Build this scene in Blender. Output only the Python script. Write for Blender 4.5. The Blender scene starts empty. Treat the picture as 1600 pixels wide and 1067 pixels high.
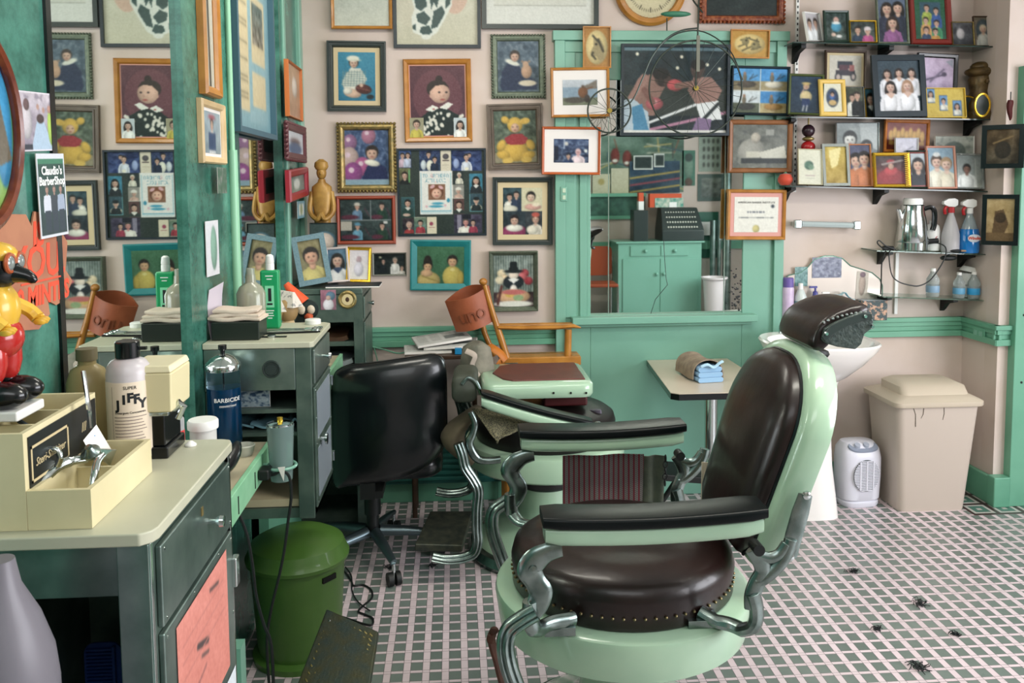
import bpy, math, random
import numpy as np
from mathutils import Vector, Matrix, Euler
random.seed(7)
rng = np.random.default_rng(7)
SC = bpy.context.scene
COL = SC.collection
PI = math.pi
# ---------------------------------------------------------------- camera
F, PX, PY, H = 1340., 800., 393., 1.6
RM = (Matrix.Rotation(math.radians(-3.84), 3, 'Z') @ Matrix.Rotation(math.radians(90-4.5), 3, 'X') @ Matrix.Rotation(math.radians(-.45), 3, 'Z'))
cd = bpy.data.cameras.new('camera'); cam = bpy.data.objects.new('camera', cd); COL.objects.link(cam)
cam.matrix_world = Matrix.Translation((0, 0, H)) @ RM.to_4x4()
cd.sensor_fit = 'HORIZONTAL'; cd.sensor_width = 36; cd.lens = F*36/1600
cd.shift_x = 0; cd.shift_y = (PY-533.5)/1600; cd.clip_start = .05
cd.dof.use_dof = True; cd.dof.focus_distance = 2.35; cd.dof.aperture_fstop = 16
SC.camera = cam
def P(x, y, X=None, Y=None, Z=None):
    d = RM @ Vector(((x-PX)/F, -(y-PY)/F, -1))
    t = X/d[0] if X is not None else Y/d[1] if Y is not None else (Z-H)/d[2]
    return Vector((0, 0, H)) + t*d
YW, XL, XR, YR, YF, XE, ZC = 4.27, -.755, 2.646, 3.98, -1.75, 4.2, 2.9   # room planes
# ---------------------------------------------------------------- colour management, world, daylight, added fill lamps
SC.view_settings.view_transform = 'Standard'; SC.view_settings.look = 'None'
SC.view_settings.exposure = 0.14; SC.view_settings.gamma = 1; SC.view_settings.use_curve_mapping = False
W = bpy.data.worlds.new('daylight'); SC.world = W; W.use_nodes = True
W.node_tree.nodes['Background'].inputs[0].default_value = (.72, .86, 1, 1)
W.node_tree.nodes['Background'].inputs[1].default_value = 1.6
def area(name, loc, target, sx, sy, power, col):
    l = bpy.data.lights.new(name, 'AREA'); l.shape = 'RECTANGLE'; l.size = sx; l.size_y = sy; l.energy = power; l.color = col
    o = bpy.data.objects.new(name, l); COL.objects.link(o); o.location = loc
    o.rotation_euler = (Vector(target)-Vector(loc)).to_track_quat('-Z', 'Y').to_euler(); return o
area('daylight_window', (4.1, .9, 1.65), (-.5, 2.3, .7), 3.0, 1.7, 155, (.97, .96, 1))
area('front_fill_light', (.1, -.4, 2.8), (1.0, 4, .6), 2.0, 1.2, 26, (.96, .98, 1))  # added fill hung below the ceiling, no shop window behind it
area('back_wall_fill_light', (-.05, 2.95, 2.72), (-.05, 3.5, 0), .9, .3, 13, (1, .96, .86))  # added to brighten the left of the back wall
area('overhead_fill_light', (1.3, 1.6, 2.74), (1.3, 1.6, 0), 1.3, .3, 30, (1, .97, .86))  # added overhead fill, lamp out of view
# ---------------------------------------------------------------- helpers
def lin(h):
    if not isinstance(h, str): return tuple(h)
    v = [int(h[i:i+2], 16)/255 for i in (0, 2, 4)]
    return tuple(((c+.055)/1.055)**2.4 if c > .04045 else c/12.92 for c in v)
class NT:
    def __init__(s, name):
        s.m = bpy.data.materials.new(name); s.m.use_nodes = True; s.t = s.m.node_tree; s.b = s.t.nodes['Principled BSDF']
    def n(s, kind, **k):
        nd = s.t.nodes.new(kind)
        for a, v in k.items(): setattr(nd, a, v)
        return nd
    def set(s, sock, v):
        if v is None: return
        if hasattr(v, 'is_output'): s.t.links.new(v, sock)
        else: sock.default_value = v
    def m_(s, op, a, b=None, c=None):
        nd = s.n('ShaderNodeMath', operation=op); s.set(nd.inputs[0], a); s.set(nd.inputs[1], b); s.set(nd.inputs[2], c); return nd.outputs[0]
    def mix(s, f, a, b):
        nd = s.n('ShaderNodeMix', data_type='RGBA'); s.set(nd.inputs[0], f)
        for i, v in ((6, a), (7, b)): s.set(nd.inputs[i], (*lin(v), 1) if not hasattr(v, 'is_output') else v)
        return nd.outputs[2]
    def noise(s, scale, detail=4, co=None, rough=.5):
        nd = s.n('ShaderNodeTexNoise'); nd.inputs['Scale'].default_value = scale; nd.inputs['Detail'].default_value = detail; nd.inputs['Roughness'].default_value = rough
        s.t.links.new(co or s.obj(), nd.inputs['Vector']); return nd.outputs[0]
    def obj(s):
        if not hasattr(s, '_o'): s._o = s.n('ShaderNodeTexCoord').outputs['Object']
        return s._o
    def pos(s):
        g = s.n('ShaderNodeNewGeometry'); x = s.n('ShaderNodeSeparateXYZ'); s.t.links.new(g.outputs['Position'], x.inputs[0]); return x.outputs
    def ramp(s, f, lo, hi):
        nd = s.n('ShaderNodeMapRange'); s.set(nd.inputs[0], f); nd.inputs[1].default_value = lo; nd.inputs[2].default_value = hi; return nd.outputs[0]
    def bump(s, h, st, dist=.002):
        nd = s.n('ShaderNodeBump'); nd.inputs['Strength'].default_value = st; nd.inputs['Distance'].default_value = dist
        s.set(nd.inputs['Height'], h); s.t.links.new(nd.outputs[0], s.b.inputs['Normal'])
    def base(s, v): s.set(s.b.inputs['Base Color'], (*lin(v), 1) if not hasattr(v, 'is_output') else v)
_M = {}
def mat(name, c='888888', rough=.5, metal=0., c2=None, ns=30, amt=(.35, .7), bump=0, bs=60, coat=0, trans=0, ior=1.45, emit=0, spec=None, sheen=0):
    if name in _M: return _M[name]
    t = NT(name); b = t.b
    if c2: t.base(t.mix(t.ramp(t.noise(ns, 5), *amt), c, c2))
    else: t.base(c)
    b.inputs['Roughness'].default_value = rough; b.inputs['Metallic'].default_value = metal; b.inputs['IOR'].default_value = ior
    b.inputs['Coat Weight'].default_value = coat; b.inputs['Coat Roughness'].default_value = .08; b.inputs['Transmission Weight'].default_value = trans
    if sheen: b.inputs['Sheen Weight'].default_value = sheen
    if spec is not None: b.inputs['Specular IOR Level'].default_value = spec
    if emit: b.inputs['Emission Color'].default_value = (*lin(c), 1); b.inputs['Emission Strength'].default_value = emit
    if bump: t.bump(t.noise(bs, 4), bump)
    _M[name] = t.m; return t.m
def tag(o, label=None, cat=None, group=None, kind=None):
    for k, v in (('label', label), ('category', cat), ('group', group), ('kind', kind)):
        if v: o[k] = v
    return o
def thing(name, label, cat, loc=(0, 0, 0), rot=(0, 0, 0), group=None):
    o = bpy.data.objects.new(name, None); COL.objects.link(o); o.empty_display_size = .05
    if isinstance(rot, Matrix): o.matrix_basis = Matrix.Translation(loc) @ rot.to_4x4()
    else: o.location = loc; o.rotation_euler = rot
    return tag(o, label, cat, group)
def wm(o):
    return (wm(o.parent) @ o.matrix_basis) if o.parent else o.matrix_basis.copy()
def crv(pts, k=6, closed=False):
    p = [Vector(q) for q in pts]; n = len(p); out = []
    for i in range(n if closed else n-1):
        a, b, c, d = (p[(i-1) % n], p[i], p[(i+1) % n], p[(i+2) % n]) if closed else (p[max(i-1, 0)], p[i], p[i+1], p[min(i+2, n-1)])
        for j in range(k):
            t = j/k; out.append(.5*((2*b)+(c-a)*t+(2*a-5*b+4*c-d)*t*t+(3*b-a-3*c+d)*t**3))
    if not closed: out.append(p[-1])
    return out
class MB:
    def __init__(s): s.v = []; s.f = []
    def add(s, vs, fs, M=None):
        k = len(s.v); s.v += [(M @ Vector(v)) if M is not None else Vector(v) for v in vs]; s.f += [tuple(i+k for i in f) for f in fs]; return s
    def box(s, x0, y0, z0, x1, y1, z1, M=None):
        return s.add([(x, y, z) for z in (z0, z1) for x, y in ((x0, y0), (x1, y0), (x1, y1), (x0, y1))],
                     [(3, 2, 1, 0), (4, 5, 6, 7), (0, 1, 5, 4), (1, 2, 6, 5), (2, 3, 7, 6), (3, 0, 4, 7)], M)
    def loft(s, rings, caps=True, closed=True, M=None):
        n = len(rings[0]); vs = [p for r in rings for p in r]; fs = []
        for i in range(len(rings)-1):
            for j in range(n if closed else n-1):
                a, b = i*n+j, i*n+(j+1) % n; fs.append((a, b, b+n, a+n))
        if caps: fs += [tuple(range(n))[::-1], tuple(range((len(rings)-1)*n, len(rings)*n))]
        return s.add(vs, fs, M)
    def lathe(s, prof, n=24, c=(0, 0, 0), M=None, caps=True):
        c = Vector(c)
        return s.loft([[c+Vector((r*math.cos(2*PI*j/n), r*math.sin(2*PI*j/n), z)) for j in range(n)] for r, z in prof], caps, M=M)
    def tube(s, pts, r, n=8, ab=None, side=None, caps=True, taper=None):
        p = [Vector(q) for q in pts]; rings = []; up = None
        for i, q in enumerate(p):
            d = (p[min(i+1, len(p)-1)]-p[max(i-1, 0)]); d = d.normalized() if d.length > 1e-9 else Vector((0, 0, 1))
            if side is not None: u = Vector(side)-Vector(side).dot(d)*d
            elif up is None: u = d.orthogonal()
            else: u = up-up.dot(d)*d
            u.normalize(); up = u; w = d.cross(u)
            rr = r[i] if isinstance(r, (list, tuple)) else r
            a, b = (ab if ab else (1, 1))
            rings.append([q+rr*(a*math.cos(2*PI*j/n)*u+b*math.sin(2*PI*j/n)*w) for j in range(n)])
        return s.loft(rings, caps)
    def openbox(s, x0, y0, z0, x1, y1, z1, t=.008, f=.008):
        q = lambda a, z: [(x0+a, y0+a, z), (x1-a, y0+a, z), (x1-a, y1-a, z), (x0+a, y1-a, z)]
        return s.loft([q(0, z0), q(0, z1), q(t, z1), q(t, z0+f)])
    def cyl(s, p0, p1, r, r1=None, n=16, caps=True): return s.tube([p0, p1], [r, r if r1 is None else r1], n, caps=caps)
    def ring(s, c, R, r, axis='Y', n=32, m=6, M=None):
        vs, fs = [], []; c = Vector(c)
        for i in range(n):
            a = 2*PI*i/n
            for j in range(m):
                b = 2*PI*j/m; q = (R+r*math.cos(b)); h = r*math.sin(b)
                vs.append(c+Vector({'Y': (q*math.cos(a), h, q*math.sin(a)), 'Z': (q*math.cos(a), q*math.sin(a), h), 'X': (h, q*math.cos(a), q*math.sin(a))}[axis]))
                fs.append((i*m+j, i*m+(j+1) % m, ((i+1) % n)*m+(j+1) % m, ((i+1) % n)*m+j))
        return s.add(vs, fs, M)
    def ell(s, c, r, n=14, M=None):
        if not isinstance(r, (tuple, list)): r = (r, r, r)
        c = Vector(c); m = max(4, n//2); vs, fs = [], []
        for i in range(m+1):
            t = PI*(i/m) if 0 < i < m else (.001 if i == 0 else PI-.001)
            vs += [c+Vector((r[0]*math.sin(t)*math.cos(2*PI*j/n), r[1]*math.sin(t)*math.sin(2*PI*j/n), r[2]*math.cos(t))) for j in range(n)]
        for i in range(m):
            for j in range(n): fs.append((i*n+j, (i+1)*n+j, (i+1)*n+(j+1) % n, i*n+(j+1) % n))
        return s.add(vs, fs, M)
    def prism(s, pts, y0, y1, M=None):      # outline in XZ, extruded along Y
        return s.loft([[(x, y0, z) for x, z in pts], [(x, y1, z) for x, z in pts]], M=M)
    def grid(s, fn, nu, nv, thick=0, M=None):
        g = [[Vector(fn(i/nu, j/nv)) for i in range(nu+1)] for j in range(nv+1)]
        vs = [p for r in g for p in r]; n = nu+1; fs = [(j*n+i, j*n+i+1, (j+1)*n+i+1, (j+1)*n+i) for j in range(nv) for i in range(nu)]
        if thick:
            N = []
            for j in range(nv+1):
                for i in range(nu+1):
                    a = g[j][min(i+1, nu)]-g[j][max(i-1, 0)]; b = g[min(j+1, nv)][i]-g[max(j-1, 0)][i]; c = a.cross(b); N.append(c.normalized() if c.length > 1e-12 else Vector((0, 0, 1)))
            k = len(vs); vs += [v-nn*thick for v, nn in zip(vs, N)]; fs += [tuple(q+k for q in f[::-1]) for f in fs]
            rim = [i for i in range(nu+1)]+[j*n+nu for j in range(1, nv+1)]+[nv*n+i for i in range(nu-1, -1, -1)]+[j*n for j in range(nv-1, 0, -1)]
            fs += [(rim[(q+1) % len(rim)], rim[q], rim[q]+k, rim[(q+1) % len(rim)]+k) for q in range(len(rim))]
        return s.add(vs, fs, M)
    def build(s, name, m, parent=None, world=False, label=None, bevel=0, seg=2, sharp=38, sub=0, solid=0):
        me = bpy.data.meshes.new(name); vs = s.v; off = None
        if parent is not None and world:
            inv = wm(parent).inverted(); vs = [inv @ v for v in vs]
        if parent is None:
            xs = [v.x for v in vs]; ys = [v.y for v in vs]; zs = [v.z for v in vs]
            off = Vector(((min(xs)+max(xs))/2, (min(ys)+max(ys))/2, min(zs))); vs = [v-off for v in vs]
        me.from_pydata([tuple(v) for v in vs], [], s.f)
        import bmesh
        b = bmesh.new(); b.from_mesh(me); bmesh.ops.recalc_face_normals(b, faces=b.faces); b.to_mesh(me); b.free()
        me.materials.append(m)
        me.polygons.foreach_set('use_smooth', [True]*len(me.polygons)); me.set_sharp_from_angle(angle=math.radians(sharp))
        o = bpy.data.objects.new(name, me); COL.objects.link(o)
        if parent is not None: o.parent = parent
        else: o.location = off
        if bevel:
            md = o.modifiers.new('bevel', 'BEVEL'); md.width = bevel; md.segments = seg; md.limit_method = 'ANGLE'; md.angle_limit = math.radians(35); md.harden_normals = True
        if sub:
            md = o.modifiers.new('subsurf', 'SUBSURF'); md.levels = sub; md.render_levels = sub
        if label: o['label'] = label
        return o
def radii(ctrl, n):
    out = []
    for i in range(n):
        f = i/(n-1)*(len(ctrl)-1); k = min(int(f), len(ctrl)-2); u = f-k; u = u*u*(3-2*u); out.append(ctrl[k]*(1-u)+ctrl[k+1]*u)
    return out
def rrect(w, h, r, n=5, cx=0, cz=0):
    out = []
    for sx, sz, a0 in ((1, 1, 0), (-1, 1, 90), (-1, -1, 180), (1, -1, 270)):
        for k in range(n+1):
            a = math.radians(a0+90*k/n); out.append((cx+sx*(w/2-r)+r*math.cos(a), cz+sz*(h/2-r)+r*math.sin(a)))
    return out
def lettering(text, size, m, M, parent=None, world=False, name='lettering', bold=0, shear=0, bend=0, ext=.0006, align='CENTER', wrap=None):
    cu = bpy.data.curves.new('t', 'FONT'); cu.body = text; cu.size = size; cu.align_x = align; cu.align_y = 'CENTER'; cu.shear = shear; cu.resolution_u = 2
    cu.extrude = ext/2; cu.offset = bold
    ob = bpy.data.objects.new('t', cu); COL.objects.link(ob); dg = bpy.context.evaluated_depsgraph_get()
    me = bpy.data.meshes.new_from_object(ob.evaluated_get(dg)); bpy.data.objects.remove(ob); bpy.data.curves.remove(cu)
    mb = MB(); mb.v = [v.co.copy() for v in me.vertices]; mb.f = [tuple(p.vertices) for p in me.polygons]
    bpy.data.meshes.remove(me)
    if wrap:   # wrap around a vertical cylinder of radius wrap, text in XY -> cylinder facing -Y
        for v in mb.v:
            a = v.x/wrap; r = wrap+v.z; v.x, v.y, v.z = r*math.sin(a), -r*math.cos(a), v.y
    else:
        for v in mb.v:
            if bend: v.y += -bend*v.x*v.x
            v.x, v.y, v.z = v.x, -v.z, v.y   # text stands in XZ, faces -Y
    mb.v = [M @ v for v in mb.v]
    return mb.build(name, m, parent, world=world)
T = Matrix.Translation
def Rx(a): return Matrix.Rotation(math.radians(a), 4, 'X')
def Ry(a): return Matrix.Rotation(math.radians(a), 4, 'Y')
def Rz(a): return Matrix.Rotation(math.radians(a), 4, 'Z')
# ---------------------------------------------------------------- material set
def wall_paint(name, c, c2, rough=.55):
    t = NT(name); n1 = t.noise(2.2, 5); n2 = t.noise(28, 4)
    t.base(t.mix(t.ramp(t.m_('MULTIPLY', n1, 1), .45, .75), c, c2)); t.b.inputs['Roughness'].default_value = rough; t.bump(n2, .25, .002); return t.m
M_WALL = wall_paint('cream wall paint', 'cbbcb3', 'bba999', .6)
M_GREEN = wall_paint('glossy mint green paint', '79ab98', '6fa18c', .32)
M_GREEN2 = wall_paint('old green trim paint', '68a388', '4d8a70', .4)
M_CEIL = mat('white ceiling paint', 'e4e2da', .8)
t = NT('green marbled panel'); w = t.noise(7, 6, rough=.65); v = t.n('ShaderNodeTexVoronoi'); v.inputs['Scale'].default_value = 14; t.t.links.new(t.obj(), v.inputs['Vector'])
t.base(t.mix(t.ramp(t.noise(5, 9, rough=.72), .36, .7), '184a3f', '559382')); t.b.inputs['Roughness'].default_value = .25; t.bump(w, .15)
M_MARBLE = t.m
def floor_mat():
    t = NT('small rectangular floor tiles'); X, Y, Z = t.pos(); f = lambda a, o, p: t.m_('FRACT', t.m_('DIVIDE', t.m_('SUBTRACT', a, o), p))
    px, py = .06365, .0622
    u = t.m_('ABSOLUTE', t.m_('SUBTRACT', f(X, -.112-px/2, px), .5)); w = t.m_('ABSOLUTE', t.m_('SUBTRACT', f(Y, 2.7265-py/2, py), .5))
    bu = t.m_('LESS_THAN', u, .185); bw = t.m_('LESS_THAN', w, .115); bar = t.m_('MAXIMUM', bu, bw)
    g1 = t.m_('LESS_THAN', t.m_('ABSOLUTE', t.m_('SUBTRACT', u, .187)), .012); g2 = t.m_('LESS_THAN', t.m_('ABSOLUTE', t.m_('SUBTRACT', w, .117)), .012)
    gr = t.m_('MAXIMUM', g1, g2)
    n = t.noise(3.0, 5); n2 = t.noise(60, 3)
    green = t.mix(t.ramp(n, .3, .7), '626e68', '75807a'); pink = t.mix(t.ramp(n, .35, .7), 'dac9ce', 'c8b8bb')
    c = t.mix(bar, green, pink); c = t.mix(t.m_('MULTIPLY', gr, .85), c, '4a3e42')
    # greek key border in the right corner
    reg = t.m_('MULTIPLY', t.m_('GREATER_THAN', X, 2.47), t.m_('GREATER_THAN', Y, 3.84)); q = .128
    a = t.m_('ABSOLUTE', t.m_('SUBTRACT', f(X, 2.475, q), .5)); b = t.m_('ABSOLUTE', t.m_('SUBTRACT', f(Y, 3.85, q), .5)); m = t.m_('MAXIMUM', a, b)
    w1 = t.m_('LESS_THAN', t.m_('ABSOLUTE', t.m_('SUBTRACT', m, .35)), .055); w2 = t.m_('LESS_THAN', m, .09); wh = t.m_('MAXIMUM', w1, w2); dk = t.m_('GREATER_THAN', m, .43)
    bc = t.mix(wh, '4d7468', 'b9b3ae'); bc = t.mix(dk, bc, '44282c'); c = t.mix(reg, c, bc)
    dirt = t.ramp(t.noise(9, 6, rough=.7), .66, .78); c = t.mix(t.m_('MULTIPLY', dirt, .55), c, '2c3a36')
    t.base(c); t.set(t.b.inputs['Roughness'], t.m_('ADD', t.m_('MULTIPLY', n2, .25), .22)); t.bump(t.m_('MULTIPLY', gr, -1), .4, .001); return t.m
M_FLOOR = floor_mat()
M_MIRROR = mat('mirror silver', 'dfe8e4', .015, 1)
M_STEEL = mat('worn galvanised steel', '6c7f7a', .3, .85, c2='98a8a2', ns=9, bump=.12, bs=40)
M_STEEL2 = mat('dull green grey steel', '4f635b', .42, .6, c2='6b7d73', ns=12)
M_CHROME = mat('polished chrome', 'c9d2d2', .13, 1)
M_NICKEL = mat('brushed cast metal', '93a19e', .27, 1, c2='6d7c78', ns=25, bump=.15, bs=90)
M_LAM = mat('pale grey green laminate', 'b6b6a0', .35, c2='bdbda8', ns=8, bump=.04)
M_ENAM = mat('mint cream enamel', 'a8c4a9', .2, coat=.4, c2='9cbba2', ns=5)
M_OX = mat('oxblood leather', '180d0c', .32, c2='211210', ns=8, bump=.3, bs=30, coat=.12)
M_OX2 = mat('faded maroon leather', '6a3a33', .42, c2='54302c', ns=8)
M_BLK = mat('black vinyl', '0b1114', .28, bump=.08, bs=40, coat=.2)
M_BLK2 = mat('black rubber', '0d1212', .5)
M_BLKG = mat('glossy black paint', '090d10', .22, coat=.2)
M_ARM = mat('black lacquered arm pad', '090f10', .3, spec=.22)
M_WHITE = mat('white plastic', 'e6e6e2', .35)
M_PORC = mat('white porcelain', 'eeeae6', .12, coat=.5)
M_CREAMP = mat('cream plastic', 'ddd3ac', .42, c2='cfc49c', ns=6)
M_BEIGE = mat('beige bin plastic', 'bfb2a6', .5)
M_OAK = mat('golden oak wood', 'b87f37', .35, c2='9c6526', ns=14, coat=.2)
M_WOODR = mat('red brown wood', '8c3d1e', .35, c2='732f16', ns=14, coat=.2)
M_WOODD = mat('dark brown wood', '3a2a1e', .4, c2='4b3526', ns=14)
M_WOODL = mat('pale wood', 'cdb58c', .45, c2='bfa478', ns=14)
M_GOLD = mat('old gold leaf', 'a08a55', .38, .55, c2='6f6844', ns=40, bump=.4, bs=150)
M_GOLDB = mat('bright gold', 'd8b23c', .22, .8)
M_PEWT = mat('green grey pewter', '5f6a5c', .45, .4, c2='747e6c', ns=60, bump=.5, bs=200)
M_DKGREY = mat('dark charcoal frame', '2c3634', .35)
M_BROWNG = mat('brown grey moulding', '584c42', .4, c2='6b6054', ns=14)
M_NAVY = mat('navy frame', '15242c', .4)
M_TEAL = mat('teal painted wood', '1f7f80', .5, c2='1a7274', ns=20)
M_SLATE = mat('slate blue frame', '5f7c86', .6, c2='718d95', ns=160)
M_PINKF = mat('dusty pink frame', 'c08a78', .5)
M_SILV = mat('silver frame', 'b8bdc0', .25, .8)
M_MAT = mat('white mat board', 'dedad6', .8)
M_MATC = mat('cream mat board', 'c9b994', .8)
M_PAPER = mat('white paper', 'e4e0da', .85)
M_LEATH = mat('tan saddle leather', '9c5638', .5, c2='8a482c', ns=10, bump=.25, bs=120)
M_DARK = mat('shadowy black', '030404', .9)
M_TXTB = mat('black ink', '10161a', .6)
M_TXTW = mat('white ink', 'e8ecea', .6)
M_GLASS = mat('clear glass', 'eaf4f0', .03, trans=1, ior=1.45)
M_GLASSG = mat('green edged shelf glass', 'b4d6c8', .04, trans=.92, ior=1.4)
# prints: one material that reads each print's own colours
t = NT('photographic print'); a = t.n('ShaderNodeVertexColor'); a.layer_name = 'Col'; t.t.links.new(a.outputs[0], t.b.inputs['Base Color'])
t.b.inputs['Roughness'].default_value = .35; t.b.inputs['Specular IOR Level'].default_value = .3; M_PRINT = t.m
t = NT('matt printed paper'); a = t.n('ShaderNodeVertexColor'); a.layer_name = 'Col'; t.t.links.new(a.outputs[0], t.b.inputs['Base Color'])
t.b.inputs['Roughness'].default_value = .8; M_PRINTM = t.m
# ---------------------------------------------------------------- little painter for the prints (colours kept per vertex)
FONT = dict(zip("ABCDEFGHIJKLMNOPQRSTUVWXYZ0123456789-'. &", """7E1111117E 7F49494936 3E41414122 7F4141221C 7F49494941 7F09090901 3E4149497A 7F0808087F 00417F4100 2040413F01 7F08142241 7F40404040 7F020C027F 7F0408107F 3E4141413E 7F09090906 3E4151215E 7F09192946 4649494931 01017F0101 3F4040403F 1F2040201F 3F4038403F 6314081463 0708700807 6151494543 3E5149453E 00427F4000 4261514946 2141454B31 1814127F10 2745454539 3C4A494930 0171090503 3649494936 064949291E 0808080808 0000070000 0000600000 0000000000 3649552250""".split()))
class Cv:
    def __init__(s, w, h, bg='888888', asp=None):
        s.w, s.h = w, h; s.c = np.zeros((h, w, 3)); s.c[:] = s.col(bg)
        u, v = np.meshgrid(np.linspace(0, 1, w), np.linspace(0, 1, h)); s.U0, s.V0 = u, v; s.st = []; s.U, s.V = u, v; s.asp = asp or w/h; s.clip = np.ones((h, w)); s.eps = 1./h
    def col(s, c):
        if isinstance(c, str): return np.array([int(c[i:i+2], 16)/255 for i in (0, 2, 4)])
        return np.array(c)
    def sub(s, x0, y0, x1, y1, fn, *a):
        keep = (s.U, s.V, s.asp, s.clip, s.eps)
        s.U = (keep[0]-x0)/(x1-x0); s.V = (keep[1]-y0)/(y1-y0); s.asp = keep[2]*(x1-x0)/(y1-y0); s.eps = keep[4]/abs(y1-y0)
        s.clip = keep[3]*((s.U >= 0) & (s.U <= 1) & (s.V >= 0) & (s.V <= 1)); fn(s, *a)
        s.U, s.V, s.asp, s.clip, s.eps = keep; return s
    def put(s, m, c):
        m = np.clip(m, 0, 1)*s.clip; s.c = s.c*(1-m[..., None])+s.col(c)*m[..., None] if not isinstance(c, np.ndarray) or c.ndim == 1 else s.c*(1-m[..., None])+c*m[..., None]; return s
    def bg(s, c, c2=None, noise=0, sc=5):
        if c2 is None: s.put(np.ones_like(s.U), c)
        else:
            a, b = s.col(c), s.col(c2); V = np.clip(s.V, 0, 1)[..., None]; s.put(np.ones_like(s.U), a*(1-V)+b*V)
        if noise: s.noise(noise, sc)
        return s
    def noise(s, amt, sc=5, c=None):
        n = np.zeros_like(s.U)
        for k in range(3):
            g = rng.random((int(sc*2**k)+3, int(sc*2**k)+3)); x = np.clip(s.U, 0, 1)*(g.shape[1]-2); y = np.clip(s.V, 0, 1)*(g.shape[0]-2)
            xi, yi = x.astype(int), y.astype(int); fx, fy = x-xi, y-yi
            n += (g[yi, xi]*(1-fx)*(1-fy)+g[yi, xi+1]*fx*(1-fy)+g[yi+1, xi]*(1-fx)*fy+g[yi+1, xi+1]*fx*fy)/2**k
        n = n/1.75
        if c is None: s.c = np.clip(s.c+((n-.5)*amt*2*s.clip)[..., None], 0, 1)
        else: s.put(np.clip((n-.55)*6, 0, 1)*amt, c)
        return s
    def e(s, cx, cy, rx, ry, c, a=0, al=1, round_=False):
        if round_: rx = ry/s.asp
        x, y = (s.U-cx)*s.asp, s.V-cy; ca, sa = math.cos(math.radians(a)), math.sin(math.radians(a)); xx, yy = x*ca+y*sa, -x*sa+y*ca
        d = np.sqrt((xx/(rx*s.asp))**2+(yy/ry)**2); 
        if al == 1 and ry > 4*s.eps:
            b = np.array(s.col(c)); sh = np.clip(1.05-.2*(xx/(rx*s.asp)+.9*yy/ry)*.5-.22*np.clip(d, 0, 1)**3, .6, 1.15); c = b*sh[..., None]
        return s.put((1-d)*min(rx*s.asp, ry)/s.eps+.5 if al == 1 else np.clip((1-d)*min(rx*s.asp, ry)/s.eps+.5, 0, 1)*al, c)
    def o(s, cx, cy, r, c, ky=1): return s.e(cx, cy, r/s.asp, r*ky, c)
    def r(s, x0, y0, x1, y1, c): return s.put(((s.U >= x0) & (s.U <= x1) & (s.V >= y0) & (s.V <= y1))*1., c)
    def p(s, pts, c):
        ins = np.zeros(s.U.shape, bool); n = len(pts)
        for i in range(n):
            x0, y0 = pts[i]; x1, y1 = pts[(i+1) % n]
            if y0 == y1: continue
            cr = ((s.V >= min(y0, y1)) & (s.V < max(y0, y1)) & (s.U < x0+(s.V-y0)*(x1-x0)/(y1-y0))); ins ^= cr
        return s.put(ins*1., c)
    def ln(s, x0, y0, x1, y1, w, c):
        dx, dy = (x1-x0)*s.asp, y1-y0; L = dx*dx+dy*dy+1e-12; px, py = (s.U-x0)*s.asp, s.V-y0; t_ = np.clip((px*dx+py*dy)/L, 0, 1)
        d = np.hypot(px-t_*dx, py-t_*dy); return s.put((w/2-d)/s.eps+.5, c)
    def txt(s, st, x, y, h, c, w=None):
        pw = h/7/s.asp
        if w: pw = w/(len(st)*6)
        for k, ch in enumerate(st):
            g = FONT.get(ch.upper(), '0000000000')
            for i in range(5):
                b = int(g[2*i:2*i+2], 16)
                for j in range(7):
                    if b >> j & 1: s.r(x+(k*6+i)*pw, y+j*h/7, x+(k*6+i+1)*pw, y+(j+1)*h/7, c)
        return s
SK = 'c79a82'
def person(c, x, y, r, hair='2a1c18', skin=SK, top='dddddd', long=False, hat=None, w=1.0, face=True, body=True, collar=None):
    a = c.asp
    if long: c.e(x, y+r*.7, r*1.25/a, r*1.7, hair)
    if body:
        c.p([(x-r*.55*w/a, y+r*1.25), (x+r*.55*w/a, y+r*1.25), (x+r*1.45*w/a, y+r*1.75), (x+r*1.8*w/a, y+r*3), (x+r*1.85*w/a, y+r*6), (x-r*1.85*w/a, y+r*6), (x-r*1.8*w/a, y+r*3), (x-r*1.45*w/a, y+r*1.75)], top)
        c.e(x-r*.2/a, y+r*3.2, r*1.3*w/a, r*1.9, top); dk = tuple(np.array(c.col(top))*.72); c.ln(x-r*1.15*w/a, y+r*2.6, x-r*1.05*w/a, y+r*6, r*.14, dk); c.ln(x+r*1.15*w/a, y+r*2.6, x+r*1.05*w/a, y+r*6, r*.14, dk)
        c.e(x, y+r*1.15, r*.42/a, r*.55, skin)
        if collar: c.p([(x-r*.9/a, y+r*1.3), (x, y+r*1.15), (x+r*.9/a, y+r*1.3), (x, y+r*2.3)], collar)
    c.e(x, y-r*.15, r*1.02/a, r*1.12, hair); c.e(x, y+r*.1, r*.8/a, r*.95, skin)
    c.p([(x-r*.85/a, y-r*.35), (x-r*.5/a, y-r*.95), (x+r*.5/a, y-r*.95), (x+r*.85/a, y-r*.35), (x, y-r*.6)], hair)
    if hat: c.e(x, y-r*.75, r*1.05/a, r*.6, hat); c.e(x+r*.2/a, y-r*.4, r*1.1/a, r*.18, hat)
    if face and r > 2.2*c.eps:
        for q in (-.32, .32): c.e(x+q*r/a, y+r*.02, r*.11/a, r*.1, '2a1c1a')
        c.e(x, y+r*.28, r*.1/a, r*.14, tuple(np.array(c.col(skin))*.86)); c.e(x, y+r*.55, r*.26/a, r*.09, 'a8544c')
    return c
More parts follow.
